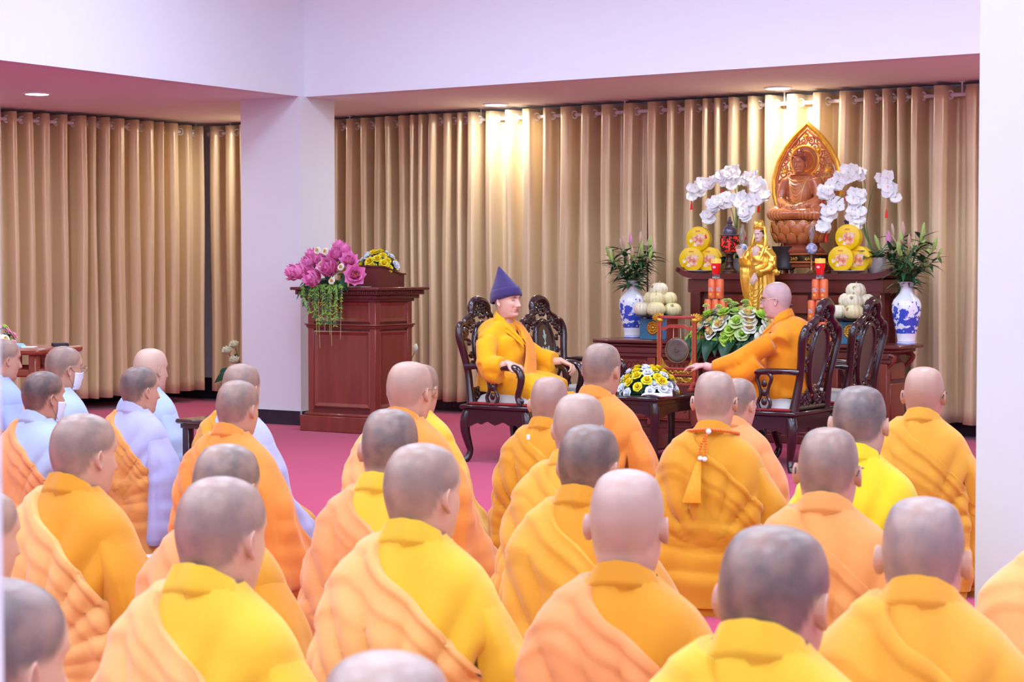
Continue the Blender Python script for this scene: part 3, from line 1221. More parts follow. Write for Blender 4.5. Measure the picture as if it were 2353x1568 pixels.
kneeler(2124, 842, 7.75, 20, 28, GOLD, GOLD, .3, SK2, ST3, 6, 38, label='bald person in golden orange robes kneeling beside the free-standing pillar', glasses='dark', kz=1.015)
kneeler(2121, 1138, 3.6, 16, 22, GOLD, GOLD, .75, SK1, (116, 102, 102), 8, 39, label='person in light golden robes with a broad folded sash, ears standing out', res=1.2, wide=1.08, kz=1.04)
kneeler(2462, 1058, 4.55, 14, 20, GOLD, LPEACH, .6, SK1, ST1, 8, 40, label='person in a pale golden robe in front of the free-standing pillar', wide=1.1)
# ================================================================== furniture
m_rose = mat('dark_rosewood', (52, 26, 28), rough=0.22, spec=0.5, var=0.5, vscale=9, vcol=(36, 18, 22), vstretch=(1, 1, .2), coat=0.6)
m_mahog = mat('mahogany', (138, 64, 50), rough=0.32, spec=0.5, var=0.6, vscale=6, vcol=(112, 46, 38), vstretch=(3, 3, .25), coat=0.3, detail=8)
m_mahogd = mat('mahogany_dark', (108, 46, 40), rough=0.35, spec=0.5, var=0.6, vscale=6, vcol=(86, 34, 32), vstretch=(.3, 3, 3), coat=0.3, detail=8)
m_panelback = mat('chair_panel', (82, 60, 58), rough=0.35, coat=0.3, var=.3, vscale=4)
m_pearl = mat('mother_of_pearl', (196, 212, 200), rough=0.2, metal=0.2, var=.6, vscale=30, vcol=(150, 190, 176))
m_redpad = mat('red_seat_pad', (150, 34, 38), rough=0.8, bump=.2, bscale=300)
m_greycush = mat('pale_cushion', (196, 190, 186), rough=0.85, var=.5, vscale=26, vcol=(168, 158, 154), vstretch=(1, .25, 1), bump=.2, bscale=200)
m_goldp = mat('gold_paint', (214, 168, 62), rough=0.28, metal=0.85, var=.4, vscale=30, vcol=(168, 116, 34), bump=.25, bscale=120)
m_silver = mat('drawer_pull', (206, 186, 168), rough=0.3, metal=0.8)


def scroll(c, r0, turns, dirs=1, start=0.0, n=22, plane='xz', y=0.0):
    out = []
    for i in range(n):
        t = i / (n - 1)
        r = r0 * (1 - .86 * t)
        a = start + dirs * turns * 2 * PI * t
        out.append((c[0] + r * math.cos(a), y, c[1] + r * math.sin(a)))
    return out


def make_chair(loc, rz, label, group='carved armchairs facing each other'):
    """local: +y forward, x to the sitter's right; floor origin under the seat"""
    t = thing('carved_armchair', loc, rz, label, 'chair', group)
    W, D, SH = .66, .55, .40
    hw, hd = W / 2, D / 2
    # seat: moulded frame
    mb = MB()
    mb.box((0, 0, SH - .015), (W + .02, D + .02, .03), .008)
    mb.box((0, 0, SH - .042), (W - .02, D - .02, .024), .004)
    mb.build('seat', m_rose, t)
    # aprons with a dipped lower edge
    for k in range(4):
        mb = MB()
        L = W if k % 2 == 0 else D
        n = 18
        out = [(-L / 2 + .02, SH - .05)]
        for i in range(n + 1):
            x = -L / 2 + .02 + (L - .04) * i / n
            u_ = abs(2 * i / n - 1)
            z = SH - .125 - .035 * smooth01((u_ - .55) / .4) - .012 * math.cos(4 * PI * u_) * (u_ < .5)
            out.append((x, float(z)))
        out.append((L / 2 - .02, SH - .05))
        mb.prism(out, -.012, .012)
        o = mb.build('apron', m_rose, t, fixn=True)
        d_ = hd if k % 2 == 0 else hw
        a = k * PI / 2
        o.rotation_euler = (0, 0, a)
        o.location = (math.sin(a) * (d_ - .02), -math.cos(a) * (d_ - .02), 0)
    # cabriole legs
    for sx in (-1, 1):
        for sy in (-1, 1):
            mb = MB()
            pts = [(0, 0, SH - .05), (.012, .012, SH - .10), (.014, .014, SH - .18), (-.004, -.004, SH - .28), (-.012, -.012, .08), (-.002, -.002, .035), (.014, .014, .014), (.018, .018, .0)]
            path = catmull([(p[0] * sx + sx * (hw - .035), p[1] * sy + sy * (hd - .035), p[2]) for p in pts], 3)
            mb.tube(path, vinterp([.036, .038, .034, .026, .022, .024, .028, .026], len(path)), 10)
            mb.build('leg', m_rose, t)
    # seat pad and cushion
    mb = MB()
    mb.box((0, .01, SH + .008), (W - .06, D - .06, .016), .005)
    mb.build('seat_pad', m_redpad, t)
    n = 14
    P = np.zeros((n, n, 2, 3))
    cm = MB()
    for sgn in (1, 0):
        G = np.zeros((n, n, 3))
        for i in range(n):
            for j in range(n):
                u_, v_ = -1 + 2 * i / (n - 1), -1 + 2 * j / (n - 1)
                e = max(0, (1 - u_ ** 6) * (1 - v_ ** 6)) ** .5
                G[i, j] = (u_ * .25, .0 + v_ * .22, SH + .016 + (.066 * e if sgn else .0) + .0)
        cm.grid(G if sgn else G[::-1])
    cm.build('cushion', m_greycush, t, fixn=True, angle=70)

    # the back leans; all back pieces are drawn in (x, z) and leaned by bk()
    def bk(p):
        x, y, z = p
        return (x, -hd + .035 + y - .16 * (z - SH), z)
    # side posts flaring to rounded shoulders
    for sx in (-1, 1):
        mb = MB()
        pts = [(.255, 0, SH), (.245, 0, SH + .12), (.240, 0, SH + .22), (.262, 0, SH + .34), (.288, 0, SH + .44), (.290, 0, SH + .50), (.266, 0, SH + .545), (.225, 0, SH + .555), (.195, 0, SH + .54)]
        path = catmull([bk((p[0] * sx, p[1], p[2])) for p in pts], 4)
        mb.tube(path, vinterp([.034, .028, .026, .027, .028, .027, .024, .020, .014], len(path)), 10)
        mb.build('back_post', m_rose, t)
    # domed crest rail
    mb = MB()
    pts = [(-.225, .0, SH + .535), (-.19, 0, SH + .575), (-.135, 0, SH + .60), (-.108, 0, SH + .625), (-.098, 0, SH + .665), (-.06, 0, SH + .70), (0, 0, SH + .713),
           (.06, 0, SH + .70), (.098, 0, SH + .665), (.108, 0, SH + .625), (.135, 0, SH + .60), (.19, 0, SH + .575), (.225, 0, SH + .535)]
    path = catmull([bk(p) for p in pts], 4)
    mb.tube(path, vinterp([.018, .024, .022, .022, .028, .032, .034, .032, .028, .022, .022, .024, .018], len(path)), 9)
    mb.build('crest_rail', m_rose, t)
    # pierced carving under the crest: scrolls, buds and a rosette
    mb = MB()
    for sx in (-1, 1):
        for c, r0, tr, dr, st, rad in [((.165, SH + .545), .038, 1.5, 1, .4, .013), ((.105, SH + .575), .03, 1.4, -1, 2.2, .012), ((.205, SH + .50), .03, 1.4, -1, 1.0, .012),
                                       ((.055, SH + .635), .034, 1.5, 1, 1.2, .012), ((.235, SH + .455), .022, 1.2, 1, .5, .010)]:
            path = [bk((p[0] * sx, p[1] + .004, p[2])) for p in scroll(c, r0, tr, dr, st, 20)]
            mb.tube(path, vinterp([rad, rad, rad * .8, rad * .9], len(path)), 7)
        for x, z, r_ in [(.13, SH + .53, .016), (.085, SH + .61, .015), (.19, SH + .56, .014), (.02, SH + .60, .018), (.155, SH + .50, .014), (.08, SH + .545, .016)]:
            mb.ball(bk((x * sx, .012, z)), (r_, r_ * .8, r_), 8, 6)
    for k in range(6):
        a = 2 * PI * k / 6
        mb.ball(bk((.022 * math.cos(a), .012, SH + .655 + .022 * math.sin(a))), (.014, .012, .014), 8, 6)
    mb.ball(bk((0, .02, SH + .655)), .012, 8, 6)
    tag(mb.build('crest_carving', m_rose, t), kind='stuff')
    # oval back panel in a thick frame, both faces
    ov = [(.122 * math.cos(a) * (1 + .12 * math.sin(a)), SH + .335 + .215 * math.sin(a)) for a in np.linspace(0, 2 * PI, 40, endpoint=False)]
    mb = MB()
    n = len(ov)
    vs = [bk((x, -.008, z)) for x, z in ov] + [bk((x, .008, z)) for x, z in ov]
    mb.put(vs, [tuple(range(n))[::-1], tuple(range(n, 2 * n))])
    pn = mb.build('back_panel', m_panelback, t, smooth=False)
    mb = MB()
    mb.tube([bk((x, 0, z)) for x, z in ov], .021, 9, closed=True)
    mb.build('panel_frame', m_rose, t)
    mb = MB()
    for x, z in [(ov[i][0] * .86, SH + .335 + (ov[i][1] - SH - .335) * .9) for i in range(0, n, 1)]:
        mb.ball(bk((x, .010, z)), .0045, 6, 4)
    mb.build('panel_beading', m_rose, pn)
    # inlay on the front of the panel: a vase with flowers
    mb = MB()
    leafs = [(0, .46, .010, .028, 0), (-.012, .435, .008, .018, .5), (.013, .43, .008, .018, -.5), (0, .41, .007, .016, 0), (.004, .385, .010, .014, .8), (-.035, .345, .010, .022, .5), (.036, .34, .010, .024, -.4),
             (-.048, .315, .008, .018, .2), (.05, .31, .008, .02, -.2), (0, .335, .012, .022, 0), (-.02, .31, .012, .02, .9), (.02, .31, .012, .02, -.9), (0, .285, .026, .012, 0), (0, .265, .018, .012, 0), (0, .245, .03, .010, 0)]
    for x, z, rx, rz_, an in leafs:
        pts = [(x + rx * math.cos(a) * math.cos(an) - rz_ * math.sin(a) * math.sin(an), SH + z + rx * math.cos(a) * math.sin(an) + rz_ * math.sin(a) * math.cos(an)) for a in np.linspace(0, 2 * PI, 10, endpoint=False)]
        vv = [bk((q[0], .0085, q[1])) for q in pts] + [bk((q[0], .0125, q[1])) for q in pts]
        mb.put(vv, [tuple(range(10))[::-1], tuple(range(10, 20))] + [(k, (k + 1) % 10, 10 + (k + 1) % 10, 10 + k) for k in range(10)])
    mb.build('inlay', m_pearl, pn, fixn=True)
    # carving below and beside the panel
    mb = MB()
    for sx in (-1, 1):
        for c, r0, tr, dr, st, rad in [((.05, SH + .075), .030, 1.4, 1, 0, .014), ((.12, SH + .06), .034, 1.5, -1, 1.5, .014), ((.185, SH + .075), .028, 1.4, 1, .6, .013), ((.10, SH + .115), .022, 1.2, 1, 2, .011),
                                       ((.165, SH + .27), .022, 1.2, 1, 0, .011), ((.172, SH + .34), .024, 1.3, -1, 0, .011), ((.185, SH + .42), .022, 1.2, 1, 1, .010)]:
            path = [bk((p[0] * sx, p[1], p[2])) for p in scroll(c, r0, tr, dr, st, 18)]
            mb.tube(path, vinterp([rad, rad, rad * .8, rad * .9], len(path)), 7)
        for x, z, r_ in [(.03, .115, .02), (.085, .05, .02), (.155, .10, .018), (.205, .05, .016), (.06, .03, .02), (.14, .03, .018)]:
            mb.ball(bk((x * sx, .004, SH + z)), r_, 8, 6)
    mb.tube([bk(p) for p in scroll((0, SH + .135), .042, 1.0, 1, -1.6, 20)], .016, 8)
    mb.tube([bk((-.25, 0, SH + .018)), bk((.25, 0, SH + .018))], .018, 8)
    tag(mb.build('back_carving', m_rose, t), kind='stuff')
    # arms: rail from the post, scrolling down at the front, with a carved splat
    for sx in (-1, 1):
        mb = MB()
        yb = -hd + .035 - .16 * .26
        pts = [(.262, yb, SH + .255), (.272, yb + .10, SH + .262), (.285, yb + .26, SH + .258), (.292, yb + .37, SH + .262), (.300, yb + .45, SH + .250), (.304, yb + .485, SH + .20), (.302, yb + .475, SH + .13), (.298, yb + .455, SH + .065), (.296, yb + .470, SH + .02), (.296, yb + .462, SH)]
        path = catmull([(p[0] * sx, p[1], p[2]) for p in pts], 4)
        mb.tube(path, vinterp([.022, .021, .022, .025, .028, .027, .024, .022, .024, .022], len(path)), 9)
        mb.ball((.296 * sx, yb + .475, SH + .035), (.02, .03, .022), 8, 6)
        mb.build('armrest', m_rose, t)
        mb = MB()
        for off, wgt in ((.045, 1), (-.045, -1)):
            pts = [(0, off * .55, .0), (0, off * 1.0, .05), (0, off * .55, .10), (0, off * .75, .16), (0, off * 1.15, .215), (0, off * .7, .25)]
            path = catmull([(.286 * sx, yb + .24 + p[1], SH + p[2]) for p in pts], 4)
            mb.tube(path, vinterp([.015, .013, .012, .012, .014, .016], len(path)), 7)
        for z in (.06, .12, .18):
            mb.ball((.286 * sx, yb + .24, SH + z), (.012, .022, .026), 8, 6)
        mb.build('arm_splat', m_rose, t)
    return t


CH1 = (.057, 12.98)
CH2 = (1.783, 12.52)
fy = lambda fwd: math.atan2(-fwd[0], fwd[1])      # z rotation that turns +y to fwd
RZ1, RZ2 = fy(V), fy(-V)
make_chair((CH1[0], CH1[1], 0), RZ1, 'dark carved armchair in which the purple-hatted monk sits')
make_chair((CH1[0] + U[0] * .80, CH1[1] + U[1] * .80, 0), RZ1, 'empty dark carved armchair with pearl inlay beside the purple-hatted monk')
make_chair((CH2[0], CH2[1], 0), RZ2, 'dark carved armchair in which the monk reaching for the gong sits')
make_chair((CH2[0] + U[0] * .82, CH2[1] + U[1] * .82, 0), RZ2, 'empty dark carved armchair beside the monk reaching for the gong')

# ---- low table between the chairs
TZ = .475
tc_ = np.array([.97, 12.4]) - V * .29 + U * .62
tbl = thing('low_table', (tc_[0], tc_[1], 0), ROOMZ, 'low dark wooden table between the armchairs, holding the gong and yellow flowers', 'table')
TW, TD = .58, 1.24
mb = MB()
mb.box((0, 0, TZ - .014), (TW, TD, .028), .008)
mb.box((0, 0, TZ - .042), (TW - .05, TD - .05, .03), .004)
mb.build('top', m_rose, tbl)
mb = MB()
mb.box((0, 0, TZ + .001), (TW - .06, TD - .06, .003))
mb.build('glass_sheet', mat('table_glass', (60, 66, 60), rough=.05, spec=.8, coat=.8), tbl)
for k in range(4):
    L = TW if k % 2 == 0 else TD
    out = [(-L / 2 + .03, TZ - .05)]
    for i in range(17):
        u_ = abs(2 * i / 16 - 1)
        out.append((-L / 2 + .03 + (L - .06) * i / 16, float(TZ - .115 - .05 * smooth01((u_ - .6) / .4))))
    out.append((L / 2 - .03, TZ - .05))
    mb = MB()
    mb.prism(out, -.011, .011)
    o = mb.build('apron', m_rose, tbl, fixn=True)
    d_ = (TD if k % 2 == 0 else TW) / 2 - .04
    a = k * PI / 2
    o.rotation_euler = (0, 0, a)
    o.location = (math.sin(a) * d_, -math.cos(a) * d_, 0)
for sx in (-1, 1):
    for sy in (-1, 1):
        mb = MB()
        pts = [(0, 0, TZ - .05), (.008, .008, TZ - .12), (-.004, -.004, .22), (-.006, -.006, .07), (.006, .006, .02), (.008, .008, 0)]
        path = catmull([(p[0] * sx + sx * (TW / 2 - .045), p[1] * sy + sy * (TD / 2 - .045), p[2]) for p in pts], 3)
        mb.tube(path, vinterp([.036, .036, .028, .024, .028, .027], len(path)), 10)
        mb.build('leg', m_rose, tbl)
mb = MB()
mb.box((0, 0, .12), (TW - .1, TD - .1, .018), .004)
mb.build('shelf', m_rose, tbl)

# ---- lectern beside the column
lc = np.array([-1.10, 15.0])
LW, LD_ = .70, .50
lcen = lc - V * LW / 2 + U * LD_ / 2
lec = thing('lectern', (lcen[0], lcen[1], 0), ROOMZ, 'tall panelled mahogany lectern beside the white column', 'lectern')
mb = MB()
mb.box((0, 0, .065), (LW + .10, LD_ + .10, .13), .006)
mb.box((0, 0, .14), (LW + .05, LD_ + .05, .03), .01)
mb.build('base', m_mahog, lec)
mb = MB()
mb.box((0, 0, .62), (LW - .03, LD_ - .03, .95))
mb.build('core', m_mahogd, lec, smooth=False)
for sx in (-1, 1):
    for sy in (-1, 1):
        mb = MB()
        mb.box((sx * (LW / 2 - .03), sy * (LD_ / 2 - .03), .62), (.06, .06, .96), .004)
        mb.build('corner_post', m_mahog, lec)
for side in range(4):
    a = side * PI / 2
    L = (LW if side % 2 == 0 else LD_) - .12
    d_ = (LD_ if side % 2 == 0 else LW) / 2
    for (z0, z1) in ((.20, .83), (.90, 1.07)):
        mb = MB()
        n0, n1 = (L / 2, (z1 - z0) / 2), (L / 2 - .035, (z1 - z0) / 2 - .035)
        zc = (z0 + z1) / 2
        vs = [(x * n0[0], -.004, zc + z * n0[1]) for x, z in ((-1, -1), (1, -1), (1, 1), (-1, 1))] + \
             [(x * (n0[0] - .01), -.010, zc + z * (n0[1] - .01)) for x, z in ((-1, -1), (1, -1), (1, 1), (-1, 1))] + \
             [(x * n1[0], .004, zc + z * n1[1]) for x, z in ((-1, -1), (1, -1), (1, 1), (-1, 1))]
        fs = []
        for r_ in (0, 4):
            for k in range(4):
                fs.append((r_ + k, r_ + (k + 1) % 4, r_ + 4 + (k + 1) % 4, r_ + 4 + k))
        fs.append((8, 9, 10, 11))
        mb.put(vs, fs)
        o = mb.build('panel', m_mahog, lec, smooth=False)
        o.rotation_euler = (0, 0, a)
        o.location = (math.sin(a) * (d_ - .010), -math.cos(a) * (d_ - .010), 0)
mb = MB()
for z, e, h in ((.865, .012, .016), (.88, .022, .014), (.852, .004, .014)):
    mb.box((0, 0, z), (LW + 2 * e, LD_ + 2 * e, h), .005)
mb.build('waist_moulding', m_mahog, lec)
mb = MB()
for z, e, h in ((1.085, .015, .03), (1.11, .045, .03), (1.145, .075, .04), (1.175, .105, .025)):
    mb.box((0, 0, z), (LW + 2 * e, LD_ + 2 * e, h), .005)
mb.build('cornice', m_mahogd, lec)
me = MB().box((0, 0, 0), (.014, .012, .024), .003).mesh('dentil', m_mahogd)
for i in range(36):
    x = -LW / 2 - .055 + (LW + .11) * (i + .5) / 36
    obj('dentil', me, lec, (x, -LD_ / 2 - .078, 1.146))
for i in range(26):
    y = -LD_ / 2 - .055 + (LD_ + .11) * (i + .5) / 26
    obj('dentil', me, lec, (LW / 2 + .078, y, 1.146), (0, 0, PI / 2))
# sloping reading box, back to the hall
mb = MB()
b0 = 1.1875
x0, x1, y0, y1 = .02, .33, -.17, .17
vs = []
nn = 8
out = [(y0, b0), (y1, b0)]
for i in range(nn + 1):
    tt = i / nn
    out.append((y1 + (y0 - y1) * tt, b0 + .10 + .065 * float(smooth01(tt))))
rb = MB()
rb.put([(x0, y, z) for y, z in out] + [(x1, y, z) for y, z in out],
       [tuple(range(len(out)))[::-1], tuple(range(len(out), 2 * len(out)))] + [(i, (i + 1) % len(out), len(out) + (i + 1) % len(out), len(out) + i) for i in range(len(out))])
rb.M = Matrix.Identity(4)
rb.build('reading_box', m_mahogd, lec, fixn=True, angle=30)
mb = MB()
pts = [(y + (-.012 if i == nn else (.012 if i == 0 else 0)), z + .006) for i, (y, z) in enumerate(out[2:])]
G = np.zeros((2, 2 * len(pts), 3))
for k, x in enumerate((x0 - .012, x1 + .012)):
    for i, (y, z) in enumerate(pts):
        G[k, i] = (x, y, z + .006)
        G[k, 2 * len(pts) - 1 - i] = (x, y, z - .006)
mb.grid(G, False, True)
mb.put([G[0, i] for i in range(2 * len(pts))], [tuple(range(2 * len(pts)))])
mb.put([G[1, i] for i in range(2 * len(pts))], [tuple(range(2 * len(pts)))[::-1]])
mb.build('reading_top', m_mahogd, lec, fixn=True, angle=30)
# loose papers on the ledge, and the blue strip lying at the foot
p = lec.matrix_basis
for i, (x, y, w, d_, rz_) in enumerate(((.06, -.26, .21, .10, .05), (.20, -.25, .15, .10, -.2))):
    mb = MB()
    mb.box((0, 0, .001), (w, d_, .002))
    q = lcen + V * x + U * y
    o = mb.build('paper_sheet', mat('paper', (238, 236, 240), rough=.7), loc=(q[0], q[1], 1.1885 + .0022 * i), rz=ROOMZ + rz_, smooth=False)
    tag(o, ('white paper sheet lying flat on the lectern ledge', 'smaller white paper lying over another sheet on the lectern ledge')[i], 'paper')
q = atz(735, 987, .0)
mb = MB()
mb.box((0, 0, .008), (.14, .018, .016), .004)
tag(mb.build('blue_strip', mat('blue_plastic', (66, 60, 170), rough=.4), loc=(q.x, q.y - .03, 0), rz=ROOMZ), 'small blue strip lying on the carpet at the foot of the lectern', 'strip')

# ---- lower altar table
al = np.array([.65, 15.10])
ALW, ALD, ALH = 2.62, .50, .77
acen = al + V * ALW / 2 + U * ALD / 2
alt = thing('altar_table', (acen[0], acen[1], 0), ROOMZ, 'long low carved mahogany altar table bearing both blue and white vases', 'altar')
mb = MB()
mb.box((0, 0, ALH - .015), (ALW, ALD, .03), .008)
mb.box((0, 0, ALH - .045), (ALW - .10, ALD - .05, .03), .01)
mb.build('top', m_mahogd, alt)
mb = MB()
mb.box((0, .01, .40), (ALW - .26, ALD - .14, .66))
mb.build('core', m_mahogd, alt, smooth=False)
mb = MB()
mb.box((0, 0, .035), (ALW - .16, ALD - .06, .07), .008)
mb.box((0, 0, .08), (ALW - .20, ALD - .10, .03), .008)
mb.build('plinth', m_mahogd, alt)
mb = MB()
mb.box((0, -ALD / 2 + .06, ALH - .085), (ALW - .20, .05, .05), .006)
mb.box((0, -ALD / 2 + .05, ALH - .125), (ALW - .16, .05, .03), .006)
mb.build('cornice', m_mahogd, alt)


def fret(mb, w, h, n, y, x0=0.0, z0=0.0, r=.006):
    """raised wave ornament across a panel"""
    pts = []
    for i in range(n * 8 + 1):
        t_ = i / (n * 8)
        pts.append((x0 - w / 2 + w * t_, y, z0 + h / 2 * math.sin(2 * PI * n * t_)))
    mb.tube(pts, r, 5)
    pts = [(p_[0], p_[1], 2 * z0 - p_[2]) for p_ in pts]
    mb.tube(pts, r * .8, 5)


nb = 6
for i in range(nb + 1):
    x = -ALW / 2 + .14 + (ALW - .28) * i / nb
    mb = MB()
    mb.box((x, -ALD / 2 + .055, .36), (.07, .07, .54), .006)
    mb.build('stile', m_mahog, alt)
for i in range(nb):
    x = -ALW / 2 + .14 + (ALW - .28) * (i + .5) / nb
    w = (ALW - .28) / nb - .085
    for z0, h in ((.57, .13), (.43, .09), (.245, .24)):
        mb = MB()
        mb.box((x, -ALD / 2 + .075, z0), (w, .03, h), .008)
        mb.box((x, -ALD / 2 + .063, z0), (w - .035, .018, h - .035), .006)
        pn = mb.build('panel', m_mahog, alt)
        mb = MB()
        fret(mb, w - .06, h * .38, 3 if h < .2 else 2, -ALD / 2 + .053, x, z0, .005)
        mb.build('carving', m_mahogd, pn)
for sx in (-1, 1):
    for z0, h in ((.57, .13), (.33, .30)):
        mb = MB()
        mb.box((sx * (ALW / 2 - .125), .01, z0), (.03, ALD - .22, h), .008)
        mb.build('end_panel', m_mahog, alt)
    for k in range(2):
        mb = MB()
        pts = catmull([(sx * (ALW / 2 - .15), -.19 + .38 * k, ALH - .06), (sx * (ALW / 2 - .06), -.19 + .38 * k, ALH - .09), (sx * (ALW / 2 - .12), -.19 + .38 * k, ALH - .17)], 5)
        mb.tube(pts, .018, 7)
        mb.build('bracket', m_mahog, alt)

# ---- upper altar table behind it
UPW, UPD, UPH = 1.80, .47, 1.30
def _online_a(px, b):
    k = (px - 1176.5) / F
    p0 = C0 + b * U
    return (k * p0[1] - p0[0]) / (V[0] - k * V[1])


u_a0, u_a1 = _online_a(1556, 1.14), _online_a(2050, 1.14)
UPW = float(u_a1 - u_a0)
up_c = C0 + V * (u_a0 + u_a1) / 2 + U * (1.14 + UPD / 2)
upt = thing('high_altar_table', (up_c[0], up_c[1], 0), ROOMZ, 'tall mahogany altar table with upturned ends carrying the carved seated statue', 'altar')
mb = MB()
out = []
n = 40
for i in range(n + 1):
    x = -UPW / 2 + UPW * i / n
    e = max(0, (abs(x) - (UPW / 2 - .20)) / .20)
    out.append((x, UPH + .045 * e ** 2))
low = [(x, z - .036 - .012 * (1 if abs(x) < UPW / 2 - .03 else 0)) for x, z in out[::-1]]
mb.prism(out + low, -UPD / 2, UPD / 2)
mb.build('top', m_mahogd, upt, fixn=True, angle=50)
for sx in (-1, 1):
    mb = MB()
    mb.tube([(sx * (UPW / 2 - .005), -UPD / 2, UPH + .03), (sx * (UPW / 2 - .005), UPD / 2, UPH + .03)], .022, 10)
    mb.build('upturned_end', m_mahogd, upt)
mb = MB()
mb.box((0, 0, UPH - .10), (UPW - .16, UPD - .06, .11), .006)
mb.build('frieze', m_mahogd, upt)
for sx in (-1, 1):
    for sy in (-1, 1):
        mb = MB()
        mb.box((sx * (UPW / 2 - .15), sy * (UPD / 2 - .07), .58), (.09, .09, 1.16), .006)
        mb.build('leg', m_mahogd, upt)
mb = MB()
mb.box((0, .02, .64), (UPW - .32, UPD - .12, 1.02))
mb.build('core', m_mahogd, upt, smooth=False)
for i in range(3):
    x = (i - 1) * .46
    mb = MB()
    mb.box((x, -UPD / 2 + .065, 1.055), (.42, .04, .15), .008)
    dr = mb.build('drawer', m_mahog, upt)
    mb = MB()
    pts = catmull([(x - .075, -UPD / 2 + .045, 1.05), (x - .055, -UPD / 2 + .020, 1.053), (x, -UPD / 2 + .012, 1.048), (x + .055, -UPD / 2 + .020, 1.053), (x + .075, -UPD / 2 + .045, 1.05)], 4)
    mb.tube(pts, vinterp([.010, .006, .008, .006, .010], len(pts)), 7)
    mb.build('handle', m_silver, dr)
    mb = MB()
    mb.box((x, -UPD / 2 + .065, .86), (.42, .03, .17), .008)
    mb.build('panel', m_mahog, upt)

# ---- side table by the side curtain, and the low stool
st = at(60, 800, 11.9)
sd = thing('side_table', (st.x - .14, st.y, 0), -.25, 'reddish wooden table with a railed apron, standing before the side curtain', 'table')
SW, SD, SHh = .80, .60, .84
m_redwood = mat('red_wood', (140, 66, 40), rough=.35, coat=.3, var=.5, vscale=5, vcol=(110, 46, 30), vstretch=(.3, 3, 3))
mb = MB()
mb.box((0, 0, SHh - .02), (SW, SD, .04), .012)
mb.build('top', m_redwood, sd)
for sx in (-1, 1):
    for sy in (-1, 1):
        mb = MB()
        mb.box((sx * (SW / 2 - .06), sy * (SD / 2 - .06), (SHh - .04) / 2), (.05, .05, SHh - .04), .006)
        mb.build('leg', m_redwood, sd)
for k in range(4):
    a = k * PI / 2
    L = (SW if k % 2 == 0 else SD) - .14
    d_ = (SD if k % 2 == 0 else SW) / 2 - .06
    ox, oy = math.sin(a) * d_, -math.cos(a) * d_
    mb = MB()
    mb.box((0, 0, SHh - .155), (L, .03, .05), .01)
    o = mb.build('rail', m_redwood, sd, loc=(ox, oy, 0), rz=a)
    for i in range(int(L / .07)):
        mb = MB()
        mb.box((-L / 2 + .05 + i * .075, 0, SHh - .085), (.018, .016, .095), .002)
        mb.build('spindle', m_redwood, sd, loc=(ox, oy, 0), rz=a)
stl = at(455, 965, 9.6)
sto = thing('low_stool', (stl.x + .09, stl.y + .1, 0), ROOMZ, 'small dark glossy wooden stool on the carpet between kneeling people', 'stool')
sz = stl.z
mb = MB()
mb.box((0, 0, sz - .012), (.34, .30, .024), .008)
mb.box((0, 0, sz - .035), (.30, .26, .03), .004)
mb.build('top', mat('stool_wood', (74, 56, 50), rough=.15, coat=.6, var=.5, vscale=4, vcol=(40, 26, 26)), sto)
for sx in (-1, 1):
    for sy in (-1, 1):
        mb = MB()
        mb.box((sx * .12, sy * .10, (sz - .04) / 2), (.045, .045, sz - .04), .004)
        mb.build('leg', m_rose, sto)
# ================================================================== the two seated monks
def remesh(parts, name, voxel=.014, smooth=4):
    """weld overlapping closed shapes into one skin"""
    me = parts.mesh(name + '_raw', None, smooth=False, fixn=False)
    o = bpy.data.objects.new(name + '_raw', me)
    COL.objects.link(o)
    md = o.modifiers.new('r', 'REMESH')
    md.mode = 'VOXEL'
    md.voxel_size = voxel
    ms = o.modifiers.new('s', 'SMOOTH')
    ms.factor = .5
    ms.iterations = smooth
    dg = bpy.context.evaluated_depsgraph_get()
    dg.update()
    out = bpy.data.meshes.new_from_object(o.evaluated_get(dg))
    bpy.data.objects.remove(o)
    bpy.data.meshes.remove(me)
    out.name = name
    out.polygons.foreach_set('use_smooth', [True] * len(out.polygons))
    return out


def displace(me, fn):
    n = len(me.vertices)
    co = np.zeros(n * 3)
    no = np.zeros(n * 3)
    me.vertices.foreach_get('co', co)
    me.vertex_normals.foreach_get('vector', no)
    P = co.reshape(-1, 3)
    N = no.reshape(-1, 3)
    me.vertices.foreach_set('co', (P + N * fn(P)[:, None]).ravel())
    me.update()


def tapered(mb, pts, radii, n=14, flat=1.0, steps=4):
    path = catmull(pts, steps)
    mb.tube(path, vinterp(radii, len(path)), n, flat=flat)


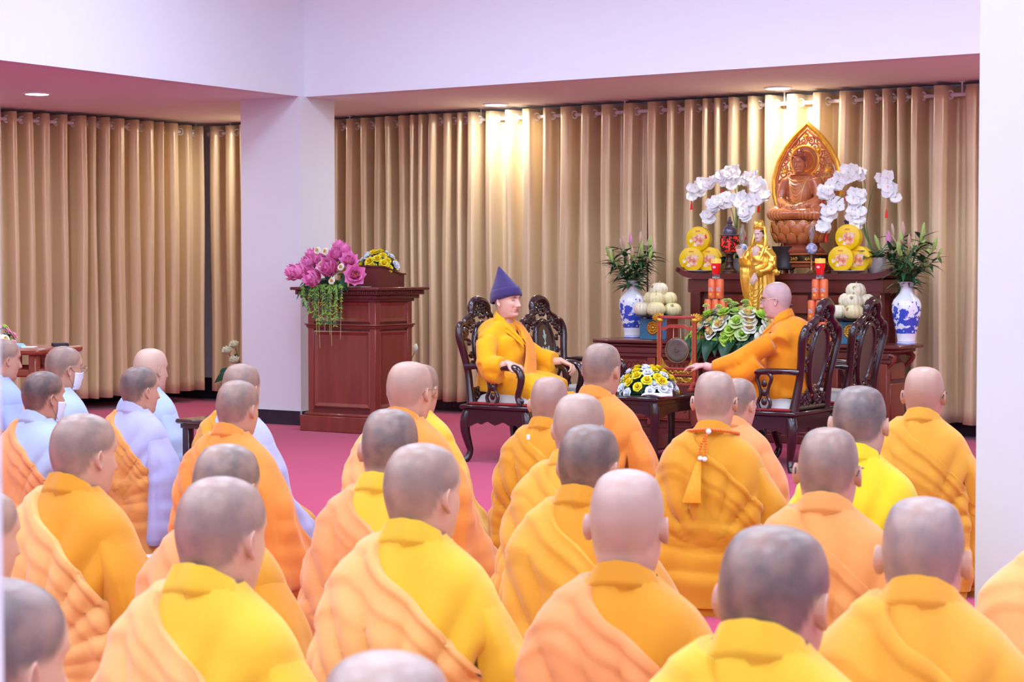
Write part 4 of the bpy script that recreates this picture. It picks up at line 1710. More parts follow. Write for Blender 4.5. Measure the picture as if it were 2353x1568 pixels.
def hand(mb, wrist, direc, palm_n, side, curl, size=1.0, spread=1.0):
    """wrist: point; direc: pointing direction; palm_n: direction the palm faces; side: +1 thumb along direc x palm_n"""
    d = Vector(direc).normalized()
    pn = Vector(palm_n)
    pn = (pn - d * pn.dot(d)).normalized()
    sdv = d.cross(pn).normalized() * side
    w = Vector(wrist)
    L = .085 * size
    # palm as a flattened loft
    n = 12
    P = np.zeros((6, n, 3))
    for i, (t, hw, th) in enumerate([(-.25, .026, .020), (0, .028, .018), (.3, .036, .017), (.7, .041, .015), (1.0, .040, .013), (1.06, .034, .008)]):
        for k in range(n):
            a = 2 * PI * k / n
            p = w + d * (L * t) + sdv * (hw * size * math.cos(a)) - pn * (th * size * math.sin(a)) + pn * (.004 * t)
            P[i, k] = p
    mb.grid(P, False, True)
    mb.put([P[-1, k] for k in range(n)], [tuple(range(n))])
    for f, (off, ln) in enumerate([(.028, .070), (.0095, .078), (-.0095, .072), (-.027, .056)]):
        base = w + d * (L * .95) + sdv * (off * size)
        seg = [ln * .45, ln * .33, ln * .25]
        ang = math.radians(8)
        pts = [base - d * .012 * size, base]
        cur = base
        for q, c_ in zip(seg, curl):
            ang += math.radians(c_)
            cur = cur + (d * math.cos(ang) + pn * math.sin(ang) + sdv * (off * 1.2 * spread)) * (q * size)
            pts.append(cur)
        path = [tuple(p) for p in catmull([tuple(p) for p in pts], 3)]
        mb.tube(path, vinterp([.0095 * size, .0098 * size, .0088 * size, .0082 * size, .0062 * size], len(path)), 8)
        mb.ball(path[-1], .0064 * size, 8, 6)
    b = w + d * (L * .15) + sdv * (.026 * size)
    pts = [w + d * (L * .05) + sdv * .012 * size, b + sdv * .012 * size + d * .012 * size, b + sdv * .026 * size + d * .034 * size + pn * .012 * size, b + sdv * .028 * size + d * .058 * size + pn * .022 * size]
    path = [tuple(p) for p in catmull([tuple(p) for p in pts], 3)]
    mb.tube(path, vinterp([.014 * size, .0125 * size, .010 * size, .0068 * size], len(path)), 8)
    mb.ball(path[-1], .0070 * size, 8, 6)


def fold_fn(seed, amp=.006):
    def fn(P):
        w = fnoise(seed, P, 9.0)
        f = np.sin(P[:, 2] * 34 + P[:, 0] * 16 + 2.6 * fnoise(seed + 1, P, 7.0))
        g = np.sin(P[:, 0] * 40 - P[:, 2] * 20 + 2.4 * fnoise(seed + 2, P, 6.0))
        return amp * (.5 * w + .45 * f * np.clip(fnoise(seed + 3, P, 6.0) + .3, 0, 1) + .4 * g * np.clip(fnoise(seed + 4, P, 5.0), 0, 1))
    return fn


def seated(loc, rz, label, robe_col, sash_col, head_z, head_y, hyaw, pitch, arms, seed, hair, skin, stub, hat=False, glasses=None):
    """local: +y forward, x right. arms: two dicts of shoulder-elbow-wrist points"""
    t = thing('person', loc, rz, label, 'person')
    sz = .40 + .06
    mb = MB()
    # torso, hips
    tapered(mb, [(0, -.10, sz + .02), (0, -.10, sz + .16), (0, -.10, sz + .30), (0, -.11, sz + .42), (0, head_y - .02, sz + .50)], [.175, .175, .180, .155, .085], 18)
    # shoulders
    shz = head_z - .245
    tapered(mb, [(-.175, -.10, shz - .045), (-.11, -.10, shz + .005), (0, head_y - .03, shz + .04), (.11, -.10, shz + .005), (.175, -.10, shz - .045)], [.07, .082, .085, .082, .07], 14)
    # lap and skirt of the robe
    for sx in (-1, 1):
        tapered(mb, [(sx * .09, -.08, sz + .06), (sx * .13, .16, sz + .06), (sx * .14, .31, sz + .02)], [.115, .105, .095], 14)
        tapered(mb, [(sx * .14, .31, sz + .0), (sx * .13, .35, sz - .16), (sx * .12, .34, .12), (sx * .12, .33, .05)], [.098, .105, .115, .12], 14)
    tapered(mb, [(0, .0, sz + .05), (0, .2, sz + .05), (0, .33, sz + .0), (0, .37, sz - .18), (0, .36, .10)], [.11, .10, .09, .09, .10], 14)
    # sleeves
    for A in arms:
        S_, E_, W_ = A['s'], A['e'], A['w']
        mid1 = tuple((S_[i] + E_[i]) / 2 + (0.01 if i == 2 else 0) for i in range(3))
        tapered(mb, [S_, mid1, E_], [.078, .074, A.get('re', .072)], 14)
        tapered(mb, [E_, tuple((E_[i] + W_[i]) / 2 for i in range(3)), W_], [A.get('re', .072), A.get('rm', .062), A.get('rw', .055)], 14)
        if 'bag' in A:       # the hanging mouth of a wide sleeve
            for B_ in A['bag']:
                tapered(mb, B_[0], B_[1], 12)
    me = remesh(mb, 'robe', .013, 3)
    displace(me, fold_fn(seed, .014))
    me.materials.append(cloth(robe_col))
    obj('robe', me, t)
    # collar, crossed low on the chest
    mb = MB()
    collar_mesh(mb, 1.0)
    mb.M = Matrix.Translation((0, head_y + .0, head_z - .80))
    v0 = mb.v
    mb2 = MB()
    mb2.M = Matrix.Translation((0, head_y, head_z - .812))
    collar_mesh(mb2, 1.0)
    mb2.build('collar', cloth(robe_col), t, angle=60)
    if sash_col:
        # outer robe: a broad band from the left shoulder over the chest to the right hip, round the back
        path = catmull([(-.10, -.20, shz - .10), (-.125, -.10, shz + .065), (-.115, .02, shz - .02), (-.07, .09, shz - .16), (.0, .12, shz - .30), (.10, .12, sz + .09), (.17, .06, sz + .04)], 6)
        Wd = vinterp([.06, .075, .08, .085, .09, .085, .07], len(path))
        G = np.zeros((len(path), 9, 3))
        fr = frames([Vector(p) for p in path])
        for i, p in enumerate(path):
            c_ = Vector(p)
            outw = Vector((c_.x * .5, c_.y + .10, .18 if i < len(path) * .4 else .02)).normalized()
            tt = fr[i][0]
            sd_ = tt.cross(outw).normalized()
            outw = sd_.cross(tt).normalized()
            for j in range(9):
                u_ = -1 + 2 * j / 8
                q = c_ + sd_ * (Wd[i] * u_) + outw * (.030 - .028 * u_ * u_ + .006 * math.sin(5 * u_ + i * .15))
                G[i, j] = q
        mb = MB()
        mb.grid(G)
        o = mb.build('outer_robe', cloth(sash_col), t, angle=180)
        md = o.modifiers.new('thick', 'SOLIDIFY')
        md.thickness = .010
    # body: head, hands and hidden arms in one mesh
    hz0 = head_z

    def extra(m2):
        m2.M = Matrix.Translation((0, -head_y, -hz0))
        for A in arms:
            tapered(m2, [A['s'], A['e'], A['w'], A['h']], [.045, .042, .030, .026], 10)
            hand(m2, A['h'], A['hd'], A['hn'], A['hs'], A['curl'], 1.0)
        m2.M = Matrix.Identity(4)
    sm = skin_mat(skin, stub, hair)
    P_, *_ = HEADS[1]
    cut = int(np.sum(P_[:, 0, 2] > -.46))
    me = head_mesh('body', 1.0, math.radians(-hyaw), math.radians(pitch), sm, 1, (1.03, 1.0, 1.03), 0, extra, cut)
    obj('body', me, t, (0, head_y, hz0))
    rel, pit = math.radians(-hyaw), math.radians(pitch)
    if glasses:
        add_glasses(t, 1.0, rel, pit, (0, head_y, hz0), glasses)
    if hat:
        # knitted pointed cap with a turned-up brim, tilted back
        mh = mat('purple_knit', (60, 42, 104), rough=.9, var=.5, vscale=60, vcol=(46, 32, 84), bump=.4, bscale=160, sheen=.4)
        n, m_ = 30, 16
        G = np.zeros((m_, n, 3))
        for i in range(m_):
            tt = i / (m_ - 1)
            z = .012 + .225 * tt
            rad = np.interp(tt, [0, .2, .35, .5, .75, .92, 1], [1.05, 1.05, .92, .70, .36, .15, .01])
            cy_ = -.012 - .075 * tt ** 1.2
            for k in range(n):
                a = 2 * PI * k / n
                G[i, k] = (.085 * rad * math.sin(a), cy_ + .106 * rad * math.cos(a), z + .035 * math.cos(a) * (1 - tt))
        Gq = pose_head(G, rel, pit)
        mb = MB()
        mb.grid(Gq, False, True)
        hat_o = mb.build('pointed_cap', mh, t, loc=(0, head_y, hz0), fixn=True, angle=80)
        G = np.zeros((7, n, 3))
        for i, (z, rr) in enumerate([(.004, 1.04), (.008, 1.14), (.035, 1.15), (.062, 1.10), (.080, 1.03), (.082, .98), (.070, .92)]):
            tt = z / .225
            for k in range(n):
                a = 2 * PI * k / n
                G[i, k] = (.085 * rr * math.sin(a), -.012 - .030 * tt + .106 * rr * math.cos(a), z + .037 * math.cos(a) * (1 - tt))
        mb = MB()
        mb.grid(pose_head(G, rel, pit), False, True)
        mb.build('brim', mh, hat_o, fixn=True, angle=80)
    return t


# the monk in the purple cap: hands laid over both arm ends
seated((CH1[0] - V[0] * .06, CH1[1] - V[1] * .06, 0), RZ1, 'monk in golden robes and a pointed purple cap seated in an armchair', (248, 176, 14), (250, 162, 62), 1.115, -.05, 6, 2,
       [dict(s=(.19, -.10, .83), e=(.285, -.03, .67), w=(.285, .10, .675), h=(.285, .155, .690), hd=(-.05, 1, -.35), hn=(-.25, -.2, -1), hs=-1, curl=(38, 45, 35), re=.078, rm=.07, rw=.066,
             bag=[([(.26, -.08, .72), (.27, .0, .62), (.27, .08, .60)], [.07, .075, .06])]),
        dict(s=(-.19, -.10, .83), e=(-.275, .02, .69), w=(-.285, .17, .680), h=(-.29, .225, .685), hd=(-.05, 1, -.35), hn=(.25, -.2, -1), hs=1, curl=(36, 40, 30), re=.08, rm=.08, rw=.075,
             bag=[([(-.27, .02, .68), (-.28, .12, .61), (-.28, .16, .60)], [.07, .07, .05])])],
       51, .55, (228, 184, 160), (150, 136, 130), hat=True)
# the monk reaching over to the gong; its stand is on the table before him
seated((CH2[0], CH2[1], 0), RZ2, 'elderly monk in orange robes reaching out to the gong from an armchair', (240, 150, 22), None, 1.130, -.02, -14, 8,
       [dict(s=(.19, -.08, .84), e=(.275, .06, .69), w=(.26, .24, .69), h=(.25, .29, .695), hd=(-.1, 1, -.3), hn=(-.25, -.2, -1), hs=-1, curl=(34, 40, 30)),
        dict(s=(-.19, -.06, .85), e=(-.265, .15, .72), w=(-.27, .33, .675), h=(-.265, .405, .685), hd=(.02, 1, .0), hn=(.2, 0, -1), hs=1, curl=(10, 16, 12), re=.078, rm=.062, rw=.046,
             bag=[([(-.24, .02, .72), (-.27, .12, .64), (-.27, .22, .64)], [.08, .075, .055])])],
       61, .55, (222, 176, 168), (158, 142, 146), glasses='metal')
# ================================================================== flowers and leaves (shared meshes)
def round_petal(L, W, cup, curl, nu=4, nv=4):
    """broad blunt petal"""
    G = np.zeros((nu, nv, 3))
    for i in range(nu):
        t = i / (nu - 1)
        w = W * (.30 + .78 * math.sin(PI * (.06 + .70 * t)))
        for j in range(nv):
            u = -1 + 2 * j / (nv - 1)
            G[i, j] = (w * u, L * t * (1 - .16 * u * u * t), cup * t ** 1.2 * L - curl * t ** 3 * L + .28 * w * u * u)
    return G


def petal_grid(L, W, cup, curl, nu=4, nv=3, tip=.5, base=.35):
    """petal along +y, rising by cup, curling outward at the tip"""
    G = np.zeros((nu, nv, 3))
    for i in range(nu):
        t = i / (nu - 1)
        w = W * (base * (1 - t) + math.sin(PI * min(1, t * .95 + .05) ** .8) * (1 - .0 * t)) * (1 - tip * t ** 3)
        for j in range(nv):
            u = -1 + 2 * j / (nv - 1)
            G[i, j] = (w * u, L * t, cup * t ** 1.2 * L - curl * t ** 3 * L + .25 * w * u * u)
    return G


def add_petal(mb, G, az, tilt, r0=0.0, z0=0.0, m=0):
    M = Matrix.Translation((0, 0, z0)) @ Matrix.Rotation(az, 4, 'Z') @ Matrix.Translation((0, r0, 0)) @ Matrix.Rotation(tilt, 4, 'X')
    old = mb.M
    mb.M = old @ M
    mb.m = m
    mb.grid(G)
    mb.M = old


def petal_mat(name, col, dark=None, rough=.6):
    return mat(name, col, rough=rough, spec=.3, var=.35, vscale=30, vcol=dark or tuple(int(c * .88) for c in col), sss=.05)


def rose_mesh(name, m_out, m_in, seed=1):
    r = random.Random(seed)
    mb = MB()
    for ring, (n, L, W, tilt, r0, z0) in enumerate([(4, .026, .015, 1.38, .005, .006), (5, .032, .020, 1.15, .008, .002), (6, .038, .024, .85, .010, -.003), (6, .042, .027, .45, .011, -.008)]):
        for k in range(n):
            az = 2 * PI * (k + .5 * (ring % 2)) / n + r.uniform(-.12, .12)
            add_petal(mb, round_petal(L * r.uniform(.93, 1.07), W, .12, .30 if ring > 1 else .08, 4, 4), az, tilt, r0, z0, 1 if ring < 2 else 0)
    mb.m = 1
    mb.ball((0, 0, .012), (.010, .010, .014), 7, 5)
    return mb.mesh(name, [m_out, m_in], angle=180)


def lotus_mesh(name, m_p, m_c, open_=.6, seed=1):
    r = random.Random(seed)
    mb = MB()
    for ring, (n, tilt, L) in enumerate([(6, 1.25 - .25 * open_, .060), (7, 1.0 - .5 * open_, .068), (8, .7 - .6 * open_, .066)]):
        for k in range(n):
            az = 2 * PI * (k + .5 * (ring % 2)) / n + r.uniform(-.1, .1)
            add_petal(mb, petal_grid(L, .029, .35, -.15, 6, 3, .45, .35), az, tilt + r.uniform(-.08, .08), .006, -.004 * ring)
    mb.m = 1
    mb.lathe([(.004, 0), (.014, .018), (.016, .024), (.002, .026)], 12)
    return mb.mesh(name, [m_p, m_c], angle=180)


def bud_mesh(name, m_, L=.09, R_=.012, ribs=3):
    mb = MB()
    prof = [(R_ * q, L * t) for t, q in [(0, .30), (.1, .55), (.3, .85), (.5, 1.0), (.72, .85), (.9, .42), (1, .06)]]
    mb.lathe(prof, 9, fn=lambda a, z: 1 + .10 * math.cos(ribs * a))
    return mb.mesh(name, m_, angle=60)


def leaf_mesh(name, m_, L=.12, W=.016, droop=.35, n=6, fold=.35):
    G = np.zeros((n, 3, 3))
    for i in range(n):
        t = i / (n - 1)
        w = W * (math.sin(PI * min(1, t ** .75)) + .03) * (1 - .15 * t)
        for j, u in enumerate((-1, 0, 1)):
            G[i, j] = (w * u, L * t * (1 - .12 * droop * t), -droop * L * t * t + fold * w * abs(u))
    mb = MB()
    mb.grid(G)
    return mb.mesh(name, m_, angle=180)


def orchid_mesh(name, m_p, m_c):
    mb = MB()
    for az, L, W in ((0, .036, .017), (2 * PI / 3, .036, .016), (-2 * PI / 3, .036, .016)):
        add_petal(mb, petal_grid(L, W, .0, .06, 4, 3, .3), az, .1, .002, -.003)
    for az in (1.25, -1.25):
        add_petal(mb, petal_grid(.040, .028, .05, .10, 4, 3, .05, .2), az, .14, .002, .001)
    mb.m = 1
    add_petal(mb, petal_grid(.013, .006, .5, .2, 3, 3), PI, .5, .001, .002, 1)
    mb.ball((0, .001, .005), (.003, .003, .004), 6, 4)
    return mb.mesh(name, [m_p, m_c], angle=180)


def aim(p, n, s=1.0, spin=0.0):
    """matrix placing a flower (axis +z) at p looking along n"""
    q = Vector(n).normalized().to_track_quat('Z', 'Y').to_matrix().to_4x4()
    return Matrix.Translation(p) @ q @ Matrix.Rotation(spin, 4, 'Z') @ Matrix.Scale(s, 4)


def along(p, d, upv=(0, 0, 1), s=1.0):
    """matrix placing a leaf (axis +y, face +z) at p pointing along d"""
    d = Vector(d).normalized()
    u = Vector(upv)
    x = d.cross(u)
    if x.length < 1e-4:
        x = Vector((1, 0, 0))
    x.normalize()
    z = x.cross(d)
    M = Matrix((x, d, z)).transposed().to_4x4()
    return Matrix.Translation(p) @ M @ Matrix.Scale(s, 4)


m_leaf = mat('leaf_green', (58, 104, 62), rough=.45, var=.6, vscale=20, vcol=(36, 78, 52), spec=.4)
m_leafd = mat('leaf_dark', (34, 84, 52), rough=.35, var=.6, vscale=14, vcol=(22, 62, 40), spec=.5)
m_leafl = mat('leaf_light', (132, 186, 60), rough=.5, var=.6, vscale=20, vcol=(96, 158, 50))
m_leafg = mat('leaf_grey', (128, 158, 138), rough=.6, var=.6, vscale=20, vcol=(98, 132, 112))
m_stem = mat('stem_green', (86, 122, 62), rough=.5)
m_white = petal_mat('petal_white', (246, 246, 250), (230, 232, 244))
m_cream = petal_mat('petal_cream', (250, 246, 230), (242, 234, 202))
m_yel = petal_mat('petal_yellow', (250, 230, 56), (246, 216, 36))
m_yelc = petal_mat('petal_yellow_centre', (248, 220, 44), (244, 206, 30))
m_peachc = petal_mat('petal_peach_centre', (248, 214, 140), (240, 190, 110))
m_pink = petal_mat('petal_pink', (250, 150, 206), (238, 108, 182))
m_pinkl = petal_mat('petal_light_pink', (244, 170, 186), (232, 140, 164))
m_limep = petal_mat('petal_lime', (204, 232, 104), (178, 218, 80))
m_lime2 = petal_mat('petal_soft_green', (214, 232, 160), (184, 212, 120))
ROSE_W = rose_mesh('white_rose', m_white, m_white, 1)
ROSE_C = rose_mesh('cream_rose', m_cream, m_peachc, 2)
ROSE_Y = rose_mesh('yellow_rose', m_yel, m_yelc, 3)
ROSE_P = rose_mesh('pink_rose', m_pinkl, m_pinkl, 4)
ROSE_G = rose_mesh('green_rose', m_lime2, m_limep, 5)
ROSE_L = rose_mesh('lime_flower', m_limep, m_limep, 6)
LOTUS_P = lotus_mesh('pink_lotus', m_pink, m_yelc, .75, 1)
LOTUS_P2 = lotus_mesh('pink_lotus', m_pink, m_yelc, .2, 2)
LOTUS_W = lotus_mesh('white_lotus', petal_mat('lotus_white', (244, 244, 222), (224, 232, 190)), m_limep, .5, 3)
BUD_W = bud_mesh('lotus_bud', petal_mat('lotus_bud', (226, 234, 206), (190, 214, 160)), .09, .026, 5)
BUD_G = bud_mesh('lily_bud', mat('lily_bud_green', (150, 186, 84), rough=.5, var=.6, vscale=18, vcol=(186, 196, 130)))
BUD_P = bud_mesh('lily_bud', mat('lily_bud_pink', (206, 160, 150), rough=.5, var=.7, vscale=18, vcol=(170, 176, 120)))
BUD_M = bud_mesh('lily_bud', mat('lily_bud_magenta', (206, 120, 170), rough=.5, var=.5, vscale=18, vcol=(222, 170, 190)))
LEAF_LILY = leaf_mesh('lily_leaf', m_leaf, .16, .017, .45)
LEAF_LILY2 = leaf_mesh('lily_leaf', m_leaf, .15, .017, .15)
LEAF_FERN = leaf_mesh('leaf', m_leafl, .030, .0045, .3, 4)
LEAF_FERN2 = leaf_mesh('leaf', m_leaf, .034, .005, .3, 4)
LEAF_ROUND = leaf_mesh('leaf', m_leaf, .05, .017, .25, 5)
LEAF_GREY = leaf_mesh('leaf', m_leafg, .045, .016, .2, 5)
LEAF_BIG = leaf_mesh('broad_leaf', m_leafd, .22, .055, .45, 7)
LEAF_LIGHT = leaf_mesh('leaf', m_leafl, .06, .016, .25, 5)
ORCHID = orchid_mesh('orchid_bloom', petal_mat('orchid_white', (255, 255, 255), (248, 248, 255)), petal_mat('orchid_lip', (250, 240, 200)))


def dome(parent, c, rx, ry, rz, n, kinds, leaves, seed, s=1.0, nl=60, low=.0, base=None):
    """flowers set over a dome; c in the parent's space"""
    r = random.Random(seed)
    c = Vector(c)
    ga = PI * (3 - math.sqrt(5))
    for i in range(n):
        t = (i + .5) / n
        z = 1 - t * (1 - low)
        rad = math.sqrt(max(0, 1 - z * z))
        a = i * ga + r.uniform(-.2, .2)
        nrm = Vector((math.cos(a) * rad, math.sin(a) * rad, z))
        p = c + Vector((nrm.x * rx, nrm.y * ry, nrm.z * rz)) * r.uniform(.93, 1.05)
        k = kinds[int(r.random() * len(kinds))]
        objm(k.name.split('.')[0], k, parent, aim(p, nrm + Vector((0, 0, .25)), s * r.uniform(.85, 1.12), r.random() * 6))
    for i in range(nl):
        z = low - .1 + r.random() * (1 - low)
        z = max(-.15, min(.98, z))
        rad = math.sqrt(max(0, 1 - z * z))
        a = r.random() * 2 * PI
        nrm = Vector((math.cos(a) * rad, math.sin(a) * rad, z))
        p = c + Vector((nrm.x * rx, nrm.y * ry, nrm.z * rz)) * r.uniform(.72, .92)
        d = nrm + Vector((r.uniform(-.6, .6), r.uniform(-.6, .6), r.uniform(-.2, .6)))
        k = leaves[int(r.random() * len(leaves))]
        objm('leaf', k, parent, along(p, d, nrm, s * r.uniform(.8, 1.3)))
    mb = MB()
    mb.ball((c.x, c.y, c.z), (rx * .68, ry * .68, rz * .70), 16, 8)
    mb.v = [(x, y, max(z, c.z)) for x, y, z in mb.v]
    mb.build('foam_base', m_leafd, parent)


def online(px, b, z=None):
    """room-plane point (a, b) seen in pixel column px"""
    k = (px - 1176.5) / F
    p0 = C0 + b * U
    # (p0 + aV).x = k * (p0 + aV).y
    a = (k * p0[1] - p0[0]) / (V[0] - k * V[1])
    p = p0 + a * V
    return Vector((p[0], p[1], z if z is not None else 0.0))


def zat(py, Y):
    return at(1176.5, py, Y).z
# ================================================================== things on the altar
m_porc = mat('porcelain', (238, 240, 248), rough=.12, spec=.5, coat=.5)
m_plate = mat('white_plate', (236, 234, 232), rough=.2, spec=.5)
m_dkbronze = mat('dark_bronze', (62, 46, 50), rough=.25, metal=.5, spec=.6, var=.5, vscale=20, vcol=(96, 70, 60))
m_brass = mat('aged_brass', (176, 142, 92), rough=.3, metal=.9)


def vase_material():
    """white porcelain with cobalt painting: a tree, a bird and rocks in one broad frieze"""
    m = bpy.data.materials.new('blue_white_porcelain')
    m.use_nodes = True
    nt = m.node_tree
    N, Lk = nt.nodes, nt.links
    b = N['Principled BSDF']
    b.inputs['Roughness'].default_value = .12
    b.inputs['Coat Weight'].default_value = .5
    tc = N.new('ShaderNodeTexCoord')
    sp = N.new('ShaderNodeSeparateXYZ')
    Lk.new(tc.outputs['Object'], sp.inputs[0])

    def ma(op, a, b_=None, c=None):
        n = N.new('ShaderNodeMath')
        n.operation = op
        for i, v in enumerate((a, b_, c)):
            if v is None:
                continue
            if isinstance(v, (int, float)):
                n.inputs[i].default_value = v
            else:
                Lk.new(v, n.inputs[i])
        return n.outputs[0]
    z = sp.outputs['Z']
    nz = N.new('ShaderNodeTexNoise')
    nz.inputs['Scale'].default_value = 30
    nz.inputs['Detail'].default_value = 5
    Lk.new(tc.outputs['Object'], nz.inputs['Vector'])
    n2 = N.new('ShaderNodeTexNoise')
    n2.inputs['Scale'].default_value = 11
    n2.inputs['Detail'].default_value = 2
    Lk.new(tc.outputs['Object'], n2.inputs['Vector'])
    # density of the painting by height
    mr = N.new('ShaderNodeValToRGB')
    cr = mr.color_ramp
    while len(cr.elements) > 1:
        cr.elements.remove(cr.elements[-1])
    cr.elements[0].position = 0
    cr.elements[0].color = (0, 0, 0, 1)
    for p_, v in ((.165, 0), (.18, .56), (.23, .54), (.27, .47), (.34, .54), (.45, .53), (.58, .50), (.68, .44), (.74, 0)):
        e = cr.elements.new(p_)
        e.color = (v, v, v, 1)
    Lk.new(ma('DIVIDE', z, .47), mr.inputs['Fac'])
    dens = mr.outputs['Color']
    val = ma('ADD', ma('MULTIPLY', nz.outputs['Fac'], .62), ma('MULTIPLY', n2.outputs['Fac'], .38))
    paint = ma('GREATER_THAN', dens, val)
    ring1 = ma('MULTIPLY', ma('GREATER_THAN', z, .018), ma('LESS_THAN', z, .022))
    ring2 = ma('MULTIPLY', ma('GREATER_THAN', z, .005), ma('LESS_THAN', z, .011))
    paint = ma('MAXIMUM', paint, ma('MAXIMUM', ring1, ring2))
    mx = N.new('ShaderNodeMix')
    mx.data_type = 'RGBA'
    mx.inputs[6].default_value = lin((240, 242, 250))
    mx.inputs[7].default_value = lin((56, 84, 196))
    Lk.new(paint, mx.inputs[0])
    Lk.new(mx.outputs[2], b.inputs['Base Color'])
    return m


m_vase = vase_material()
VASE_PROF = [(.066, 0), (.072, .004), (.070, .012), (.066, .03), (.072, .07), (.088, .14), (.101, .20), (.109, .26), (.108, .305), (.096, .335), (.074, .36), (.054, .385), (.046, .41), (.046, .43), (.056, .452), (.073, .466), (.076, .47), (.072, .47), (.052, .450), (.040, .425), (.040, .40)]


def lily_vase(px, b, label, label2, spread, top, seed, lean):
    p = online(px, b, ALH)
    v = thing('porcelain_vase', p, ROOMZ, label, 'vase', 'blue and white vases on the altar')
    mb = MB()
    mb.lathe(VASE_PROF, 36, cap=False)
    mb.lathe([(.066, 0), (.0005, .001)], 36, cap=False)
    mb.build('vase_body', m_vase, v)
    t = thing('lily_bunch', (p.x, p.y, p.z + .40), 0, label2, 'flowers', 'lily bunches in the vases')
    r = random.Random(seed)
    nst = 17
    for i in range(nst):
        a = 2 * PI * i / nst + r.uniform(-.25, .25)
        q = r.uniform(.25, 1.0) ** .7
        ex, ey = math.cos(a) * spread * q, math.sin(a) * spread * .8 * q
        hh = top * (1.0 - .42 * q * q) * r.uniform(.80, 1.0)
        pts = catmull([(math.cos(a) * .02, math.sin(a) * .02, .0), (ex * .25, ey * .25, hh * .4), (ex * .7, ey * .7, hh * .78), (ex, ey, hh)], 4)
        mb = MB()
        mb.tube(pts, vinterp([.004, .0025], len(pts)), 5)
        mb.build('stem', m_stem, t)
        k = [BUD_G, BUD_G, BUD_G, BUD_P, BUD_P, BUD_M][r.randrange(6)]
        d = Vector(pts[-1]) - Vector(pts[-3])
        objm('lily_bud', k, t, aim(pts[-1], d + Vector((0, 0, .05)), r.uniform(.95, 1.35)))
        for q2 in range(r.choice((1, 1, 2))):
            f = r.uniform(.62, .9)
            j = int(f * (len(pts) - 1))
            dd = Vector((math.cos(a + r.uniform(-1, 1)), math.sin(a + r.uniform(-1, 1)), r.uniform(.4, 1.6)))
            k = [BUD_G, BUD_G, BUD_P][r.randrange(3)]
            objm('lily_bud', k, t, aim(pts[j], dd, r.uniform(.7, 1.0)))
        for q2 in range(12):
            f = .10 + .84 * (q2 + r.random()) / 12
            j = min(len(pts) - 1, int(f * (len(pts) - 1)))
            az = a + r.uniform(-1.9, 1.9)
            dd = Vector((math.cos(az), math.sin(az), r.uniform(-.15, .9)))
            objm('lily_leaf', LEAF_LILY if r.random() < .7 else LEAF_LILY2, t, along(pts[j], dd, (0, 0, 1), r.uniform(.65, 1.15)))
    return v


lily_vase(1453, 1.0, 'blue and white porcelain vase at the altar end facing the purple-hatted monk', 'leafy lily bunch in bud, in the vase beside the blue stand with pale gourds', .22, .42, 3, 0)
lily_vase(2083, .90, 'blue and white porcelain vase at the altar end near the free-standing pillar', 'tall leafy lily bunch in bud, in the vase nearest the free-standing pillar', .25, .47, 4, 0)

# ---- wrapped gourds on tray and blue stand
m_bluebox = mat('blue_stand', (62, 112, 142), rough=.5, var=.5, vscale=14, vcol=(44, 86, 116))
m_redside = mat('red_stand_side', (152, 62, 52), rough=.5)
m_tray = mat('dark_tray', (66, 62, 66), rough=.25, metal=.3)
m_gourd = mat('pale_gourd', (238, 232, 206), rough=.45, var=.6, vscale=18, vcol=(222, 208, 160), coat=.2)
m_gourd2 = mat('cream_gourd', (232, 222, 172), rough=.45, var=.6, vscale=14, vcol=(214, 196, 136), coat=.2)
m_label = mat('fruit_label', (200, 172, 92), rough=.5, var=.8, vscale=90, vcol=(40, 44, 60))
gm = MB()
prof = [(.004, .100), (.016, .108), (.034, .108), (.056, .094), (.069, .070), (.071, .046), (.062, .022), (.044, .006), (.02, .0)]
gm.lathe(prof[::-1], 60, fn=lambda a, z: .95 + .10 * abs(math.sin(6 * a)) ** .6)
GOURD1 = gm.mesh('gourd', m_gourd, angle=60)
GOURD2 = gm.mesh('gourd', m_gourd2, angle=60)
gs = MB()
gs.tube([(0, 0, .098), (.003, 0, .112), (.008, .002, .120)], [.010, .006, .005], 7)
GSTEM = gs.mesh('stem', mat('gourd_stem', (176, 160, 110), rough=.7))
gl = MB()
gl.lathe([(.0005, .0), (.013, .0), (.013, .002), (.0005, .002)], 14)
GLAB = gl.mesh('label', m_label)


